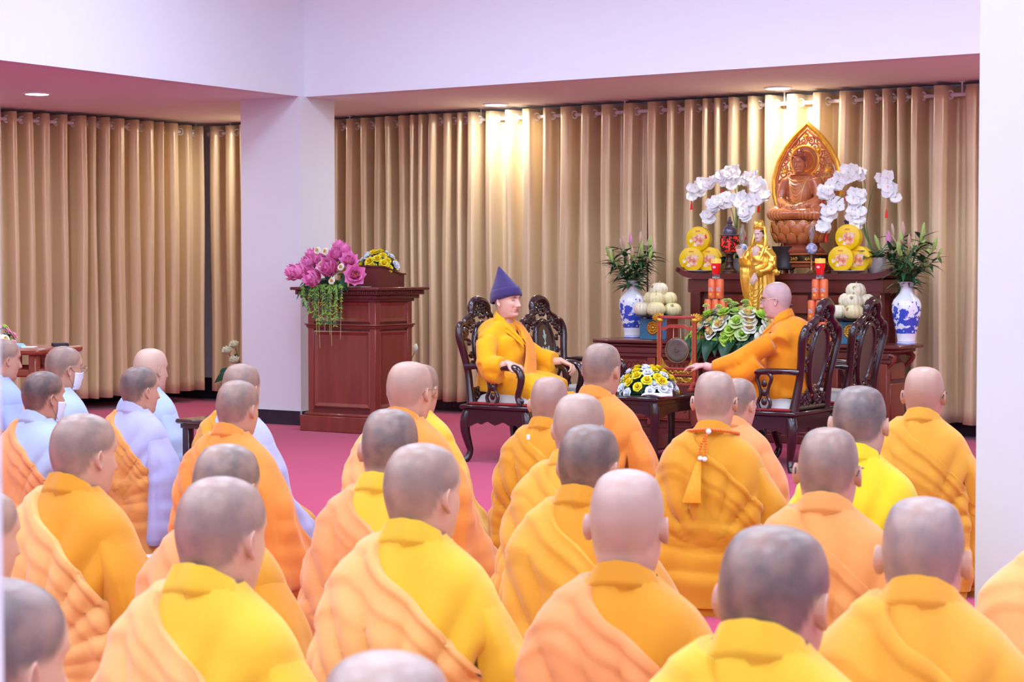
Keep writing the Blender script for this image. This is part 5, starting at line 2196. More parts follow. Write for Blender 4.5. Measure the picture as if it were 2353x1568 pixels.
def gourd_pile(px, b, which, seed):
    p = online(px, b, ALH)
    st_ = thing('offering_stand', p, ROOMZ, 'blue stand with a gold rosette, under the gourds ' + which, 'stand', 'blue stands on the altar')
    mb = MB()
    mb.box((0, 0, .085), (.24, .20, .17), .004)
    mb.build('box', m_bluebox, st_)
    mb = MB()
    mb.box((.1215, 0, .085), (.004, .19, .16), .001)
    mb.build('side_panel', m_redside, st_)
    mb = MB()
    for k in range(18):
        a = 2 * PI * k / 18
        mb.ball((.042 * math.cos(a), -.102, .095 + .046 * math.sin(a)), (.012, .008, .012), 7, 5)
    for k in range(10):
        a = 2 * PI * k / 10
        mb.ball((.024 * math.cos(a), -.104, .095 + .026 * math.sin(a)), (.012, .009, .012), 7, 5)
    mb.ball((0, -.104, .095), (.016, .010, .016), 8, 6)
    tag(mb.build('gold_rosette', m_goldp, st_), kind='stuff')
    tr = thing('offering_tray', (p.x, p.y, ALH + .17), ROOMZ, 'dark round tray of pale gourds ' + which, 'tray', 'trays of gourds')
    mb = MB()
    mb.lathe([(.09, 0), (.10, .004), (.150, .012), (.188, .022), (.191, .026), (.186, .027), (.145, .018), (.001, .012)], 40)
    mb.build('dish', m_tray, tr)
    z0 = ALH + .17 + .018
    spots = [(.125 * math.cos(2 * PI * k / 5 - PI / 2 + .3), .125 * math.sin(2 * PI * k / 5 - PI / 2 + .3), 0.0, 0) for k in range(5)]
    spots += [(.074 * math.cos(2 * PI * k / 3 - PI / 2 + .15), .074 * math.sin(2 * PI * k / 3 - PI / 2 + .15), .083, 1) for k in range(3)]
    spots += [(0, 0, .160, 2)]
    rr = random.Random(seed)
    names = ('bottom layer', 'middle layer', 'very top')
    for i, (x, y, z, lay) in enumerate(spots):
        q = Vector((p.x, p.y, z0)) + Vector((V[0] * x + U[0] * y, V[1] * x + U[1] * y, z))
        lb = 'pale ribbed gourd in the %s of the pile %s' % (names[lay], which)
        g = thing('gourd', q, rr.random() * 6, lb, 'gourd', 'gourds piled ' + which)
        ob = obj('flesh', GOURD1 if rr.random() < .6 else GOURD2, g, scale=rr.uniform(.96, 1.06))
        sr = obj('stem', GSTEM, g)
        if rr.random() < .7:
            # printed paper seal stuck to the side
            dw = Vector((-U[0] + rr.uniform(-.5, .5), -U[1] + rr.uniform(-.5, .5), .55)).normalized()
            g.rotation_euler = (0, 0, 0)
            objm('seal', GLAB, g, aim(Vector((dw.x * .074, dw.y * .074, .058 + dw.z * .046)), dw, 1.0))


gourd_pile(1514, .79, 'behind the gong', 5)
gourd_pile(1966, .80, 'behind the armchairs', 6)

# ---- drink cans in stepped rows with a red candle glass on top
m_can = mat('orange_can', (244, 110, 70), rough=.35, metal=.15, var=.45, vscale=28, vcol=(250, 146, 78))
m_canlid = mat('can_lid', (206, 204, 206), rough=.25, metal=.9)
m_canlab = mat('can_label', (250, 190, 170), rough=.4, var=.8, vscale=120, vcol=(120, 110, 150))
CR, CHh = .033, .163
cb_ = MB()
cb_.lathe([(.026, 0), (.032, .006), (CR, .012), (CR, CHh - .016), (.027, CHh - .004)], 24, cap=False)
CAN_B = cb_.mesh('body', m_can)
cl = MB()
cl.lathe([(.027, CHh - .004), (.028, CHh), (.025, CHh - .002), (.0005, CHh - .004)], 24, cap=False)
cl.lathe([(.0005, .002), (.026, .0)], 24, cap=False)
CAN_L = cl.mesh('lid', m_canlid)
cp = MB()
G = np.zeros((9, 2, 3))
for i in range(9):
    a = -PI / 2 - .6 + 1.2 * i / 8
    for j, z in enumerate((.062, .092)):
        G[i, j] = ((CR + .0006) * math.cos(a), (CR + .0006) * math.sin(a), z)
cp.grid(G)
CAN_P = cp.mesh('label_print', m_canlab)
ce = MB()
G = np.zeros((9, 5, 3))
for i in range(9):
    a = -PI / 2 - .35 + .7 * i / 8
    for j in range(5):
        w = math.sqrt(max(0, 1 - ((j - 2) / 2.02) ** 2))
        aa = -PI / 2 + (a + PI / 2) * max(w, .02)
        G[i, j] = ((CR + .0006) * math.cos(aa), (CR + .0006) * math.sin(aa), .036 + .010 * (j - 2) / 2)
ce.grid(G)
CAN_E = ce.mesh('emblem', mat('can_emblem', (250, 196, 70), rough=.4))
m_redglass = mat('red_glass', (222, 22, 30), rough=.08, spec=.6, coat=.5, emit=(230, 30, 30), estr=.25)
m_clear = mat('clear_glass', (245, 248, 252), rough=.03, trans=.95, ior=1.35)
m_flame = mat('candle_flame', (255, 214, 120), rough=.5, emit=(255, 200, 90), estr=6.0)


def can_stack(px, b, which):
    p = online(px, b, ALH)
    c0 = np.array([p.x, p.y])
    rows = (4, 3, 2)
    for k, n in enumerate(rows):
        for i in range(n):
            x = (i - (n - 1) / 2) * (2 * CR + .001)
            q = c0 + V * x
            lb = 'orange drink can in the %s row of the stepped stack %s' % (('lowest', 'middle', 'upper')[k], which)
            c = thing('drink_can', (q[0], q[1], ALH + k * (CHh + .0005)), ROOMZ, lb, 'can', 'orange cans stacked ' + which)
            obj('body', CAN_B, c)
            obj('lid', CAN_L, c)
            obj('label_print', CAN_P, c)
            obj('emblem', CAN_E, c)
    z = ALH + 3 * (CHh + .0005) - .002
    c = thing('candle_glass', (p.x, p.y, z), ROOMZ, 'lit red candle glass standing on the orange cans ' + which, 'candle', 'red candle glasses')
    mb = MB()
    mb.lathe([(.030, 0), (.034, .003), (.030, .012), (.027, .030), (.027, .034)], 24)
    mb.build('foot', m_clear, c)
    mb = MB()
    mb.lathe([(.027, .034), (.032, .060), (.038, .095), (.040, .118), (.040, .122)], 24)
    mb.build('red_bowl', m_redglass, c)
    mb = MB()
    mb.lathe([(.040, .122), (.041, .135), (.040, .158), (.038, .158), (.038, .135), (.036, .124)], 24, cap=False)
    mb.build('rim', mat('amber_glass', (246, 190, 110), rough=.1, trans=.3, emit=(250, 170, 70), estr=.5), c)
    mb = MB()
    mb.lathe([(.001, .124), (.009, .131), (.010, .139), (.005, .152), (.0005, .162)], 12)
    mb.build('flame', m_flame, c)
    mb = MB()
    G = np.zeros((7, 5, 3))
    for i in range(7):
        for j in range(5):
            w = math.sqrt(max(0.01, 1 - ((j - 2) / 2.05) ** 2))
            a = -PI / 2 + (-.4 + .8 * i / 6) * w
            z_ = .092 + .010 * (j - 2) / 2
            r_ = np.interp(z_, [.060, .095, .118], [.032, .038, .040]) + .0008
            G[i, j] = (r_ * math.cos(a), r_ * math.sin(a), z_)
    mb.grid(G)
    mb.build('emblem', mat('white_print', (250, 210, 214), rough=.4), c)


can_stack(1645, .99, 'beside the gong')
can_stack(1884, .99, 'behind the occupied armchair')

# ---- yellow round boxes on plates
UPZ = UPH
m_tin = mat('yellow_tin', (248, 208, 14), rough=.35, var=.2, vscale=6, vcol=(242, 188, 6))
m_tinp = mat('tin_flower_print', (226, 110, 70), rough=.4, var=1.0, vscale=34, vcol=(252, 226, 190), detail=6)
m_tinw = mat('tin_white_print', (252, 240, 210), rough=.4, var=.7, vscale=60, vcol=(246, 190, 110))
TR, TT = .098, .085
tb = MB()
tb.M = Matrix.Rotation(PI / 2, 4, 'X')          # axis along y
tb.lathe([(.0005, -TT / 2), (TR - .006, -TT / 2), (TR, -TT / 2 + .006), (TR, TT / 2 - .028), (TR + .003, TT / 2 - .026), (TR + .003, TT / 2 - .005), (TR - .003, TT / 2), (.0005, TT / 2)], 40)
TIN = tb.mesh('tin', m_tin)
# after the turn the lid face looks along -y


def blob(n, r, wob, seed):
    q = random.Random(seed)
    ph = [q.random() * 6 for _ in range(3)]
    return [(r * (1 + wob * math.sin(3 * a + ph[0]) + wob * .6 * math.sin(5 * a + ph[1])) * math.cos(a), r * (1 + wob * math.sin(3 * a + ph[0]) + wob * .6 * math.sin(5 * a + ph[1])) * math.sin(a)) for a in np.linspace(0, 2 * PI, n, endpoint=False)]


def decal(name, out, cx, cz, y, m):
    mb = MB()
    n = len(out)
    mb.put([(cx + x, y, cz + z) for x, z in out], [tuple(range(n))])
    return mb.mesh(name, m, smooth=False)


DEC1 = decal('flower_print', blob(28, .050, .14, 2), .012, -.006, -TT / 2 - .0008, m_tinp)
DEC2 = decal('small_print', blob(16, .016, .2, 4), -.058, -.018, -TT / 2 - .0008, m_tinw)
DEC3 = decal('lower_print', blob(16, .015, .2, 5), -.024, -.050, -TT / 2 - .0012, m_tinw)
DEC4 = decal('title_print', [(-.02, -.006), (.02, -.006), (.02, .006), (-.02, .006)], .0, .062, -TT / 2 - .0008, mat('tin_gold_print', (236, 150, 40), rough=.4))


def tin_stack(pxs, b, which, base_px):
    pl = online(base_px, b, UPZ)
    t = thing('plate', pl, ROOMZ, 'white plate under the yellow tins ' + which, 'plate', 'plates on the high altar')
    mb = MB()
    mb.lathe([(.06, 0), (.065, .004), (.105, .014), (.135, .022), (.136, .025), (.10, .018), (.0005, .010)], 36)
    mb.build('dish', m_plate, t)
    for i, (px, dz, db, sp) in enumerate(pxs):
        q = online(px, b + db, UPZ + .018 + TR + dz)
        c = thing('round_tin', q, ROOMZ + sp, 'round yellow printed tin %s %s' % (('below in front,', 'below and behind,', 'on top of two')[i], which), 'tin', 'yellow tins ' + which)
        obj('tin', TIN, c)
        obj('flower_print', DEC1, c)
        obj('small_print', DEC2, c)
        obj('lower_print', DEC3, c)
        obj('title_print', DEC4, c)


tin_stack([(1590, 0, -.015, .28), (1630, 0, .055, .12), (1606, .168, .02, .2)], 1.30, 'beside the red glowing urn', 1606)
tin_stack([(1934, 0, -.015, .1), (1974, 0, .055, .0), (1950, .168, .02, .05)], 1.28, 'by the tall lilies', 1952)

# ---- lidded urns lit red from within
m_redglow = mat('red_glow', (176, 30, 26), rough=.4, emit=(255, 60, 40), estr=.5)


def urn(px, b, label):
    p = online(px, b, UPZ)
    t = thing('lidded_urn', p, ROOMZ, label, 'urn', 'dark urns on the high altar')
    mb = MB()
    mb.lathe([(.066, 0), (.07, .006), (.066, .018), (.05, .03), (.036, .05), (.030, .08), (.036, .10), (.030, .12), (.034, .15), (.05, .165), (.056, .175)], 28)
    mb.build('pedestal', m_dkbronze, t)
    mb = MB()
    for z, r_ in ((.004, .071), (.05, .038), (.10, .038), (.165, .052), (.02, .066)):
        pts = [(r_ * math.cos(a), r_ * math.sin(a), z) for a in np.linspace(0, 2 * PI, 28, endpoint=False)]
        mb.tube(pts, .003, 6, closed=True)
    tag(mb.build('brass_bands', m_brass, t), kind='stuff')
    mb = MB()
    mb.lathe([(.05, .175), (.066, .19), (.070, .23), (.068, .28), (.062, .30)], 28)
    gl_ = mb.build('glowing_bowl', m_redglow, t)
    # pierced branches over the glowing bowl
    r = random.Random(px)
    mb = MB()
    for k in range(95):
        a = r.random() * 2 * PI
        z = r.uniform(.18, .30)
        pts = []
        for q in range(5):
            rr = np.interp(z, [.175, .19, .23, .28, .30], [.055, .070, .074, .072, .066])
            pts.append((rr * math.cos(a), rr * math.sin(a), z))
            a += r.uniform(-.22, .22)
            z = min(.305, max(.178, z + r.uniform(-.018, .022)))
        mb.tube(pts, [.005, .0045, .004, .004, .003], 5)
    tag(mb.build('pierced_shell', m_dkbronze, t), kind='stuff')
    mb = MB()
    mb.lathe([(.060, .298), (.080, .303), (.084, .310), (.080, .314), (.058, .320), (.060, .345), (.050, .372), (.026, .388), (.018, .392), (.018, .402), (.026, .410), (.020, .424), (.010, .432), (.012, .440), (.008, .452), (.0008, .462)], 28)
    mb.build('lid', mat('grey_lacquer', (92, 84, 104), rough=.15, metal=.3, coat=.5), t)
    return t


urn(1676, 1.28, 'dark lidded urn glowing red beside the gold statue')
urn(1945, 1.475, 'dark lidded urn rising behind the yellow tins by the tall lilies')

# ---- oil lamps with painted globes
m_globe = mat('painted_globe', (236, 238, 248), rough=.12, coat=.5, var=1.0, vscale=34, vcol=(70, 96, 186))


def oil_lamp(px, b, label):
    p = online(px, b, UPZ)
    t = thing('oil_lamp', p, 0, label, 'lamp', 'oil lamps on the high altar')
    mb = MB()
    mb.lathe([(.034, 0), (.036, .005), (.022, .014), (.010, .030), (.007, .06), (.010, .075), (.006, .09), (.008, .13), (.012, .145), (.016, .150)], 20)
    mb.build('stand', m_brass, t)
    mb = MB()
    mb.lathe([(.012, .148), (.030, .156), (.043, .178), (.046, .195), (.042, .214), (.028, .232), (.016, .238)], 24)
    mb.build('globe', m_globe, t)
    mb = MB()
    prof = [(.014, .238), (.015, .262), (.024, .288), (.030, .308), (.027, .328), (.016, .352), (.013, .372), (.016, .392)]
    prof += [(r_ - .0025, z) for r_, z in prof[::-1]]
    mb.lathe(prof, 20, cap=False)
    mb.build('chimney', m_clear, t)
    mb = MB()
    mb.tube([(0, 0, .238), (0, 0, .268)], .006, 8)
    mb.build('wick_holder', m_brass, t)


oil_lamp(1705, 1.17, 'oil lamp with a blue painted globe beside the glowing urn')
oil_lamp(1864, 1.17, 'oil lamp with a blue painted globe before the carved statue')

# ---- incense burner
p = online(1800, 1.27, UPZ)
t = thing('incense_burner', p, ROOMZ, 'black cylindrical incense burner on short feet holding ash', 'incense burner')
m_blk = mat('black_pot', (44, 40, 44), rough=.4, var=.4, vscale=12, vcol=(62, 56, 60), bump=.1, bscale=30)
mb = MB()
mb.lathe([(.075, .028), (.092, .034), (.094, .045), (.088, .055), (.088, .20), (.094, .208), (.094, .216), (.084, .216), (.083, .19), (.0005, .19)], 36)
mb.build('pot', m_blk, t)
mb = MB()
mb.lathe([(.078, .19), (.04, .196), (.0005, .198)], 24)
mb.build('ash', mat('ash', (170, 160, 156), rough=.95), t)
for k in range(3):
    a = 2 * PI * k / 3 + .5
    mb = MB()
    mb.ball((.066 * math.cos(a), .066 * math.sin(a), .018), (.018, .018, .020), 10, 8)
    mb.build('foot', mat('burner_foot', (140, 112, 84), rough=.4, metal=.4), t)
for k, dx in enumerate((-.045, -.005, .03)):
    q = p + Vector((V[0] * dx, V[1] * dx, 0))
    mb = MB()
    mb.tube([(0, 0, .196), (.002 * (k - 1), 0, .30), (.004 * (k - 1), 0, .49 + .02 * (k == 1))], .0055, 7)
    o = mb.build('incense_stick', mat('incense', (214, 150, 120), rough=.7), loc=q)
    tag(o, 'pale upright incense stick standing in the black burner', 'incense', 'incense sticks in the burner')
# ================================================================== statues, orchids, bouquets, gong, small things
from mathutils.bvhtree import BVHTree

m_statue = mat('statue_wood', (204, 122, 76), rough=.22, coat=.7, var=.5, vscale=7, vcol=(160, 80, 46), vstretch=(1, 1, .3))
m_statued = mat('statue_wood_dark', (150, 70, 44), rough=.25, coat=.6, var=.5, vscale=7, vcol=(120, 52, 34))
m_gilt = mat('gilding', (246, 194, 74), rough=.3, metal=.55, var=.4, vscale=40, vcol=(206, 130, 34))
m_gold = mat('bright_gold', (250, 206, 84), rough=.22, metal=.72, var=.35, vscale=10, vcol=(238, 176, 50), coat=.3)
m_ink = mat('black_lacquer', (30, 26, 26), rough=.15, coat=.6)


def project(bvh, pts, direction, lift=.003):
    out = []
    for p in pts:
        h = bvh.ray_cast(Vector(p) - Vector(direction) * .6, Vector(direction), 2.0)
        if h[0] is not None:
            out.append(h[0] + h[1] * lift)
    return out


# ---- the carved seated statue, front along -y
sp = online(1838, 1.36, UPZ)
bs = thing('seated_statue', sp, ROOMZ, 'carved wooden meditating figure on a lotus before a pointed openwork halo', 'statue')
# footed stand
mb = MB()
for sx in (-1, 1):
    for sy in (-1, 1):
        pts = catmull([(sx * .15, sy * .10, .055), (sx * .19, sy * .13, .035), (sx * .175, sy * .12, .012), (sx * .20, sy * .14, 0.006)], 4)
        mb.tube(pts, vinterp([.03, .026, .02, .014], len(pts)), 8)
mb.box((0, 0, .062), (.36, .24, .035), .008)
mb.build('footed_stand', m_statued, bs)
mb = MB()
mb.box((0, 0, .088), (.42, .28, .016), .006)
mb.box((0, 0, .153), (.42, .28, .016), .006)
mb.build('stand_rims', m_statue, bs)
mb = MB()
mb.box((0, 0, .12), (.38, .25, .05), .003)
bl = mb.build('black_band', m_ink, bs)
mb = MB()
for k, x in enumerate((-.13, 0, .13)):
    for sx in (-1, 1):
        pts = [(x + sx * q[0] * .9, -.127, .12 + (q[2])) for q in scroll((.022, 0), .017, 1.3, 1, PI, 14)]
        mb.tube(pts, .0028, 5)
    mb.tube([(x, -.127, .108), (x, -.127, .132)], .003, 5)
tag(mb.build('gold_scrolls', m_gilt, bl), kind='stuff')
# lower tier, then lotus petals
mb = MB()
mb.lathe([(.20, .161), (.205, .175), (.19, .195), (.165, .215), (.155, .235)], 40, sq=.72, fn=lambda a, z: 1 + .03 * math.cos(11 * a))
mb.build('lower_tier', m_statued, bs)
mb = MB()
mb.lathe([(.155, .235), (.20, .27), (.235, .33), (.235, .39), (.20, .425), (.001, .43)], 40, sq=.72)
mb.build('lotus_core', m_statue, bs)
pm = MB()
n, m_ = 8, 7
for face in (0, 1):
    G = np.zeros((n, m_, 3))
    for i in range(n):
        t = i / (n - 1)
        w = .046 * (.55 + .75 * t - .55 * t ** 2) * math.sqrt(max(0, 1 - t ** 5 * .98))
        for j in range(m_):
            u_ = -1 + 2 * j / (m_ - 1)
            G[i, j] = (w * u_, -(.020 * math.sin(PI * (t * .85 + .1)) * (1 - .55 * u_ * u_) + (.016 * t ** 3)) - (.0 if face else -.012), .082 * t)
    pm.grid(G if face else G[::-1])
PET = pm.mesh('lotus_petal', m_statue, angle=60)
pe = MB()
G = []
for i in range(21):
    a = i / 20
    side = -1 + 2 * a
    t = 1 - abs(side) ** 1.6
    tt = .35 + .65 * t
    w = .046 * (.55 + .75 * tt - .55 * tt ** 2) * math.sqrt(max(0, 1 - tt ** 5 * .98))
    G.append((w * (1 if side > 0 else -1), -(.020 * math.sin(PI * (tt * .85 + .1)) * .45 + .016 * tt ** 3) - .001, .082 * tt))
pe.tube(G, .0022, 5)
PEDGE = pe.mesh('petal_rim', m_gilt)
for row, (z, tip, off, sc) in enumerate([(.335, -.10, 0, 1.0), (.300, .12, .5, 1.05), (.245, .35, 0, 1.05)]):
    for k in range(15):
        a = 2 * PI * (k + off) / 15
        rr = (.232, .226, .195)[row]
        M = Matrix.Translation((rr * math.sin(a), -rr * .72 * math.cos(a), z)) @ Matrix.Rotation(a * 1.0, 4, 'Z') @ Matrix.Rotation(tip, 4, 'X') @ Matrix.Scale(sc, 4)
        o = objm('lotus_petal', PET, bs, M)
        obj('petal_rim', PEDGE, o)
# figure
mb = MB()
S0 = .43
for sx in (-1, 1):
    tapered(mb, [(sx * .06, .03, S0 + .06), (sx * .15, -.04, S0 + .055), (sx * .205, -.10, S0 + .045)], [.075, .07, .055], 14)
    tapered(mb, [(sx * .205, -.10, S0 + .042), (sx * .11, -.155, S0 + .042), (-sx * .02, -.165, S0 + .045)], [.052, .045, .032], 12)
    tapered(mb, [(sx * .115, .01, S0 + .315), (sx * .150, .0, S0 + .24), (sx * .165, -.02, S0 + .16)], [.05, .044, .040], 12)
    tapered(mb, [(sx * .165, -.02, S0 + .155), (sx * .10, -.10, S0 + .115), (sx * .03, -.145, S0 + .10)], [.038, .032, .022], 12)
    mb.ball((sx * .022, -.155, S0 + .098), (.045, .026, .016), 12, 8)
tapered(mb, [(0, .03, S0 + .02), (0, .03, S0 + .10), (0, .015, S0 + .20), (0, .01, S0 + .29), (0, .01, S0 + .345)], [.115, .095, .105, .10, .045], 16)
tapered(mb, [(-.11, .01, S0 + .31), (0, .01, S0 + .325), (.11, .01, S0 + .31)], [.045, .06, .045], 12)
tapered(mb, [(0, -.02, S0 + .0), (0, -.02, S0 + .06)], [.15, .12], 16)
tapered(mb, [(0, .005, S0 + .32), (0, -.005, S0 + .40)], [.036, .034], 12)
fig = remesh(mb, 'figure', .008, 3)
fig.materials.append(m_statue)
obj('figure', fig, bs)
bvh = BVHTree.FromPolygons([v.co for v in fig.vertices], [tuple(p.vertices) for p in fig.polygons])
mb = MB()
for k in range(9):
    w = .095 - .004 * k
    dep = .035 + .024 * k
    pts = [(-w + 2 * w * i / 16, 0, S0 + .335 - .004 * k - dep * (1 - (2 * i / 16 - 1) ** 2)) for i in range(17)]
    pr = project(bvh, pts, (0, 1, 0), .002)
    if len(pr) > 3:
        mb.tube(pr, .0042, 5)
for sx in (-1, 1):
    for k in range(5):
        pts = [(sx * (.06 + .028 * k + .02 * math.sin(i / 8 * PI)), 0, S0 + .085 - .012 * i) for i in range(9)]
        pr = project(bvh, pts, (0, 1, 0), .002)
        if len(pr) > 3:
            mb.tube(pr, .0035, 5)
    for k in range(3):
        pts = [(sx * (.05 + .030 * k), -.0, S0 + .150 - .012 * i) for i in range(5)]
        pr = project(bvh, pts, (0, 1, 0), .002)
        if len(pr) > 3:
            mb.tube(pr, .003, 5)
tag(mb.build('drapery_folds', mat('gilt_wood', (226, 160, 90), rough=.25, coat=.6), bs), kind='stuff')
hm = head_mesh('head', .66, 0, math.radians(10), m_statue, 1, (1.0, .95, 1.0))
hd_ = objm('head', hm, bs, Matrix.Translation((0, -.010, S0 + .455)) @ Matrix.Rotation(PI, 4, 'Z'))
for v in hm.vertices:
    if v.co.z < -.10:
        v.co.z = -.10 - (v.co.z + .10) * .0
# tight curls and topknot
mb = MB()
P_, hair_, *_ = HEADS[1]
Q = pose_head(P_ * np.array([1, .95, 1]), 0, math.radians(10)) * .66
cnt = 0
for i in range(4, Q.shape[0], 3):
    stepj = 3
    for j in range(0, Q.shape[1], stepj):
        if hair_[i, j] > .6 and Q[i, j, 2] > -.03:
            p_ = Q[i, j] * 1.02
            mb.ball(tuple(p_), .0062, 6, 4)
for i, (z, r_) in enumerate([(.078, .030), (.090, .026), (.101, .016), (.106, .004)]):
    nn = max(1, int(r_ / .004))
    for k in range(nn):
        a = 2 * PI * k / nn + i
        mb.ball((r_ * math.cos(a), -.018 + r_ * math.sin(a) + .018, z), .0068, 6, 4)
mb.ball((0, 0, .075), (.030, .030, .030), 10, 8)
tag(mb.build('hair_curls', m_statued, hd_), kind='stuff')
# long ear lobes
mb = MB()
for sx in (-1, 1):
    mb.ball((sx * .056, .0, -.032), (.007, .010, .020), 8, 6)
mb.build('ear_lobes', m_statue, hd_)
# halo
HY = .13
HZ0, HZ1 = .46, 1.205


def halo_w(z):
    return float(np.interp((z - HZ0) / (HZ1 - HZ0), [0, .08, .25, .42, .6, .75, .86, .93, .97, 1.0], [.215, .262, .298, .300, .258, .192, .122, .062, .026, .0]))


zs = np.linspace(HZ0, HZ1, 40)
outl = [(halo_w(z), z) for z in zs] + [(-halo_w(z), z) for z in zs[::-1][1:]]
mb = MB()
mb.tube([(x * .97, HY, z - .004) for x, z in outl], .021, 8)
hal = mb.build('halo_frame', m_gilt, bs)
mb = MB()
mb.tube([(x * .87, HY - .006, HZ0 + (z - HZ0) * .925 + .005) for x, z in outl], .010, 8)
mb.build('inner_rib', m_statue, hal)
mb = MB()
m = len(outl)
acc = 0
last = None
for i in range(0, m - 1):
    for f in (0, .5):
        x = outl[i][0] * (1 - f) + outl[i + 1][0] * f
        z = outl[i][1] * (1 - f) + outl[i + 1][1] * f
        mb.ball((x * 1.0, HY - .004, z), (.011, .008, .011), 6, 4)
        mb.ball((x * .925, HY - .012, HZ0 + (z - HZ0) * .962), (.0062, .005, .0062), 6, 4)
tag(mb.build('bead_border', m_gilt, hal), kind='stuff')
# pierced scrollwork filling
r = random.Random(5)
mb = MB()
row = 0
z = HZ0 + .03
while z < HZ1 - .12:
    w = halo_w(z) * .84
    nx = max(1, int(2 * w / .060))
    for k in range(nx):
        x = -w + 2 * w * (k + .5) / nx
        if x * x + (z - .90) ** 2 < .085 ** 2:
            continue
        rr = .033 * r.uniform(.9, 1.1)
        sc_ = scroll((x, z), rr, r.uniform(1.2, 1.7), r.choice((-1, 1)), r.random() * 6, 16, y=HY)
        mb.tube(sc_, vinterp([.009, .007, .0075], 16), 6)
        x2, z2 = x + r.uniform(-.03, .03), z + r.uniform(-.03, .03)
        mb.tube(scroll((x2, z2), rr * .6, 1.0, r.choice((-1, 1)), r.random() * 6, 10, y=HY - .003), .006, 5)
    z += .052
tag(mb.build('scrollwork', m_statue, hal), kind='stuff')
# gilt leaf sprigs
sg = MB()
for a, L in ((0, .045), (.7, .036), (-.7, .036), (1.5, .028), (-1.5, .028), (2.6, .020), (-2.6, .020)):
    G = petal_grid(L, .012, .1, .0, 4, 3, .7)
    M = Matrix.Rotation(-PI / 2, 4, 'X') @ Matrix.Rotation(0, 4, 'X')
    sg.M = Matrix.Rotation(a, 4, 'Y') @ Matrix.Rotation(PI / 2, 4, 'X')
    sg.grid(G)
sg.M = Matrix.Identity(4)
sg.ball((0, -.006, 0), .010, 8, 6)
SPRIG = sg.mesh('gilt_sprig', m_gilt, angle=180)
for x, z_ in ((0, 1.10), (-.105, .985), (.105, .985), (-.185, .82), (.185, .82), (-.215, .66), (.215, .66), (-.19, .53), (.19, .53)):
    obj('gilt_sprig', SPRIG, hal, (x, HY - .016, z_))
# round nimbus behind the head
mb = MB()
mb.M = Matrix.Translation((0, HY - .05, .90)) @ Matrix.Rotation(PI / 2, 4, 'X')
mb.lathe([(.001, -.006), (.118, -.006), (.122, 0), (.118, .006), (.001, .006)], 36)
nb_ = mb.build('nimbus', m_statue, bs)
mb = MB()
mb.tube([(.120 * math.cos(a), HY - .055, .90 + .120 * math.sin(a)) for a in np.linspace(0, 2 * PI, 36, endpoint=False)], .010, 8, closed=True)
mb.tube([(.085 * math.cos(a), HY - .058, .90 + .085 * math.sin(a)) for a in np.linspace(0, 2 * PI, 30, endpoint=False)], .005, 6, closed=True)
tag(mb.build('nimbus_rings', m_gilt, nb_), kind='stuff')
mb = MB()
mb.tube([(-.05, HY - .03, .62), (-.05, HY - .04, .80)], .02, 8)
mb.tube([(.05, HY - .03, .62), (.05, HY - .04, .80)], .02, 8)
mb.build('halo_struts', m_statued, bs)
mb = MB()
mb.box((0, .10, .40), (.30, .09, .16), .01)
mb.build('halo_foot', m_statued, bs)

# ---- the gilded standing statue
gp = online(1744, .985, ALH)
gs_ = thing('gold_statue', gp, ROOMZ, 'gilded standing robed figure with pale face and tall crown, on the altar table', 'statue')
mb = MB()
mb.lathe([(.12, 0), (.125, .01), (.11, .03), (.085, .06), (.085, .09), (.11, .13), (.12, .16), (.10, .19), (.07, .20)], 30, sq=.9, fn=lambda a, z: 1 + .05 * math.cos(9 * a))
mb.build('lotus_pedestal', m_gold, gs_)
mb = MB()
tapered(mb, [(0, 0, .19), (.004, .0, .30), (.008, .0, .42), (.004, 0, .52), (0, 0, .62), (0, .0, .70), (0, .0, .745)], [.085, .083, .082, .080, .078, .076, .045], 20)
tapered(mb, [(-.075, 0, .715), (0, 0, .735), (.075, 0, .715)], [.035, .05, .035], 12)
# raised arm with a long hanging sleeve
tapered(mb, [(-.075, 0, .71), (-.105, -.02, .65), (-.115, -.05, .60)], [.036, .034, .03], 12)
tapered(mb, [(-.115, -.05, .60), (-.118, -.075, .65), (-.120, -.085, .665)], [.030, .024, .018], 12)
tapered(mb, [(-.112, -.04, .64), (-.108, -.035, .50), (-.100, -.02, .38), (-.090, -.01, .30), (-.086, -.008, .255)], [.034, .042, .040, .030, .010], 12, flat=.7)
# lowered arm across the body, sleeve tail flicking out
tapered(mb, [(.075, 0, .71), (.112, -.01, .65), (.115, -.03, .58)], [.038, .042, .042], 12)
tapered(mb, [(.115, -.03, .58), (.07, -.08, .55), (.02, -.098, .525)], [.040, .034, .022], 12)
tapered(mb, [(.118, .0, .62), (.128, .02, .56), (.150, .02, .53), (.172, .01, .545)], [.026, .022, .018, .008], 10, flat=.6)
tapered(mb, [(.10, .0, .56), (.098, .01, .42), (.088, .01, .30)], [.03, .032, .02], 10, flat=.8)
gfig = remesh(mb, 'robe', .0065, 2)


def gfold(P):
    phi_ = np.arctan2(P[:, 0], -P[:, 1])
    low = smooth01((.60 - P[:, 2]) / .1)
    return .0050 * np.sin(11 * phi_ + 5 * P[:, 2] + 1.2 * np.sin(9 * P[:, 2])) * low + .0022 * np.sin(90 * P[:, 2] + 30 * P[:, 0]) * (1 - low)


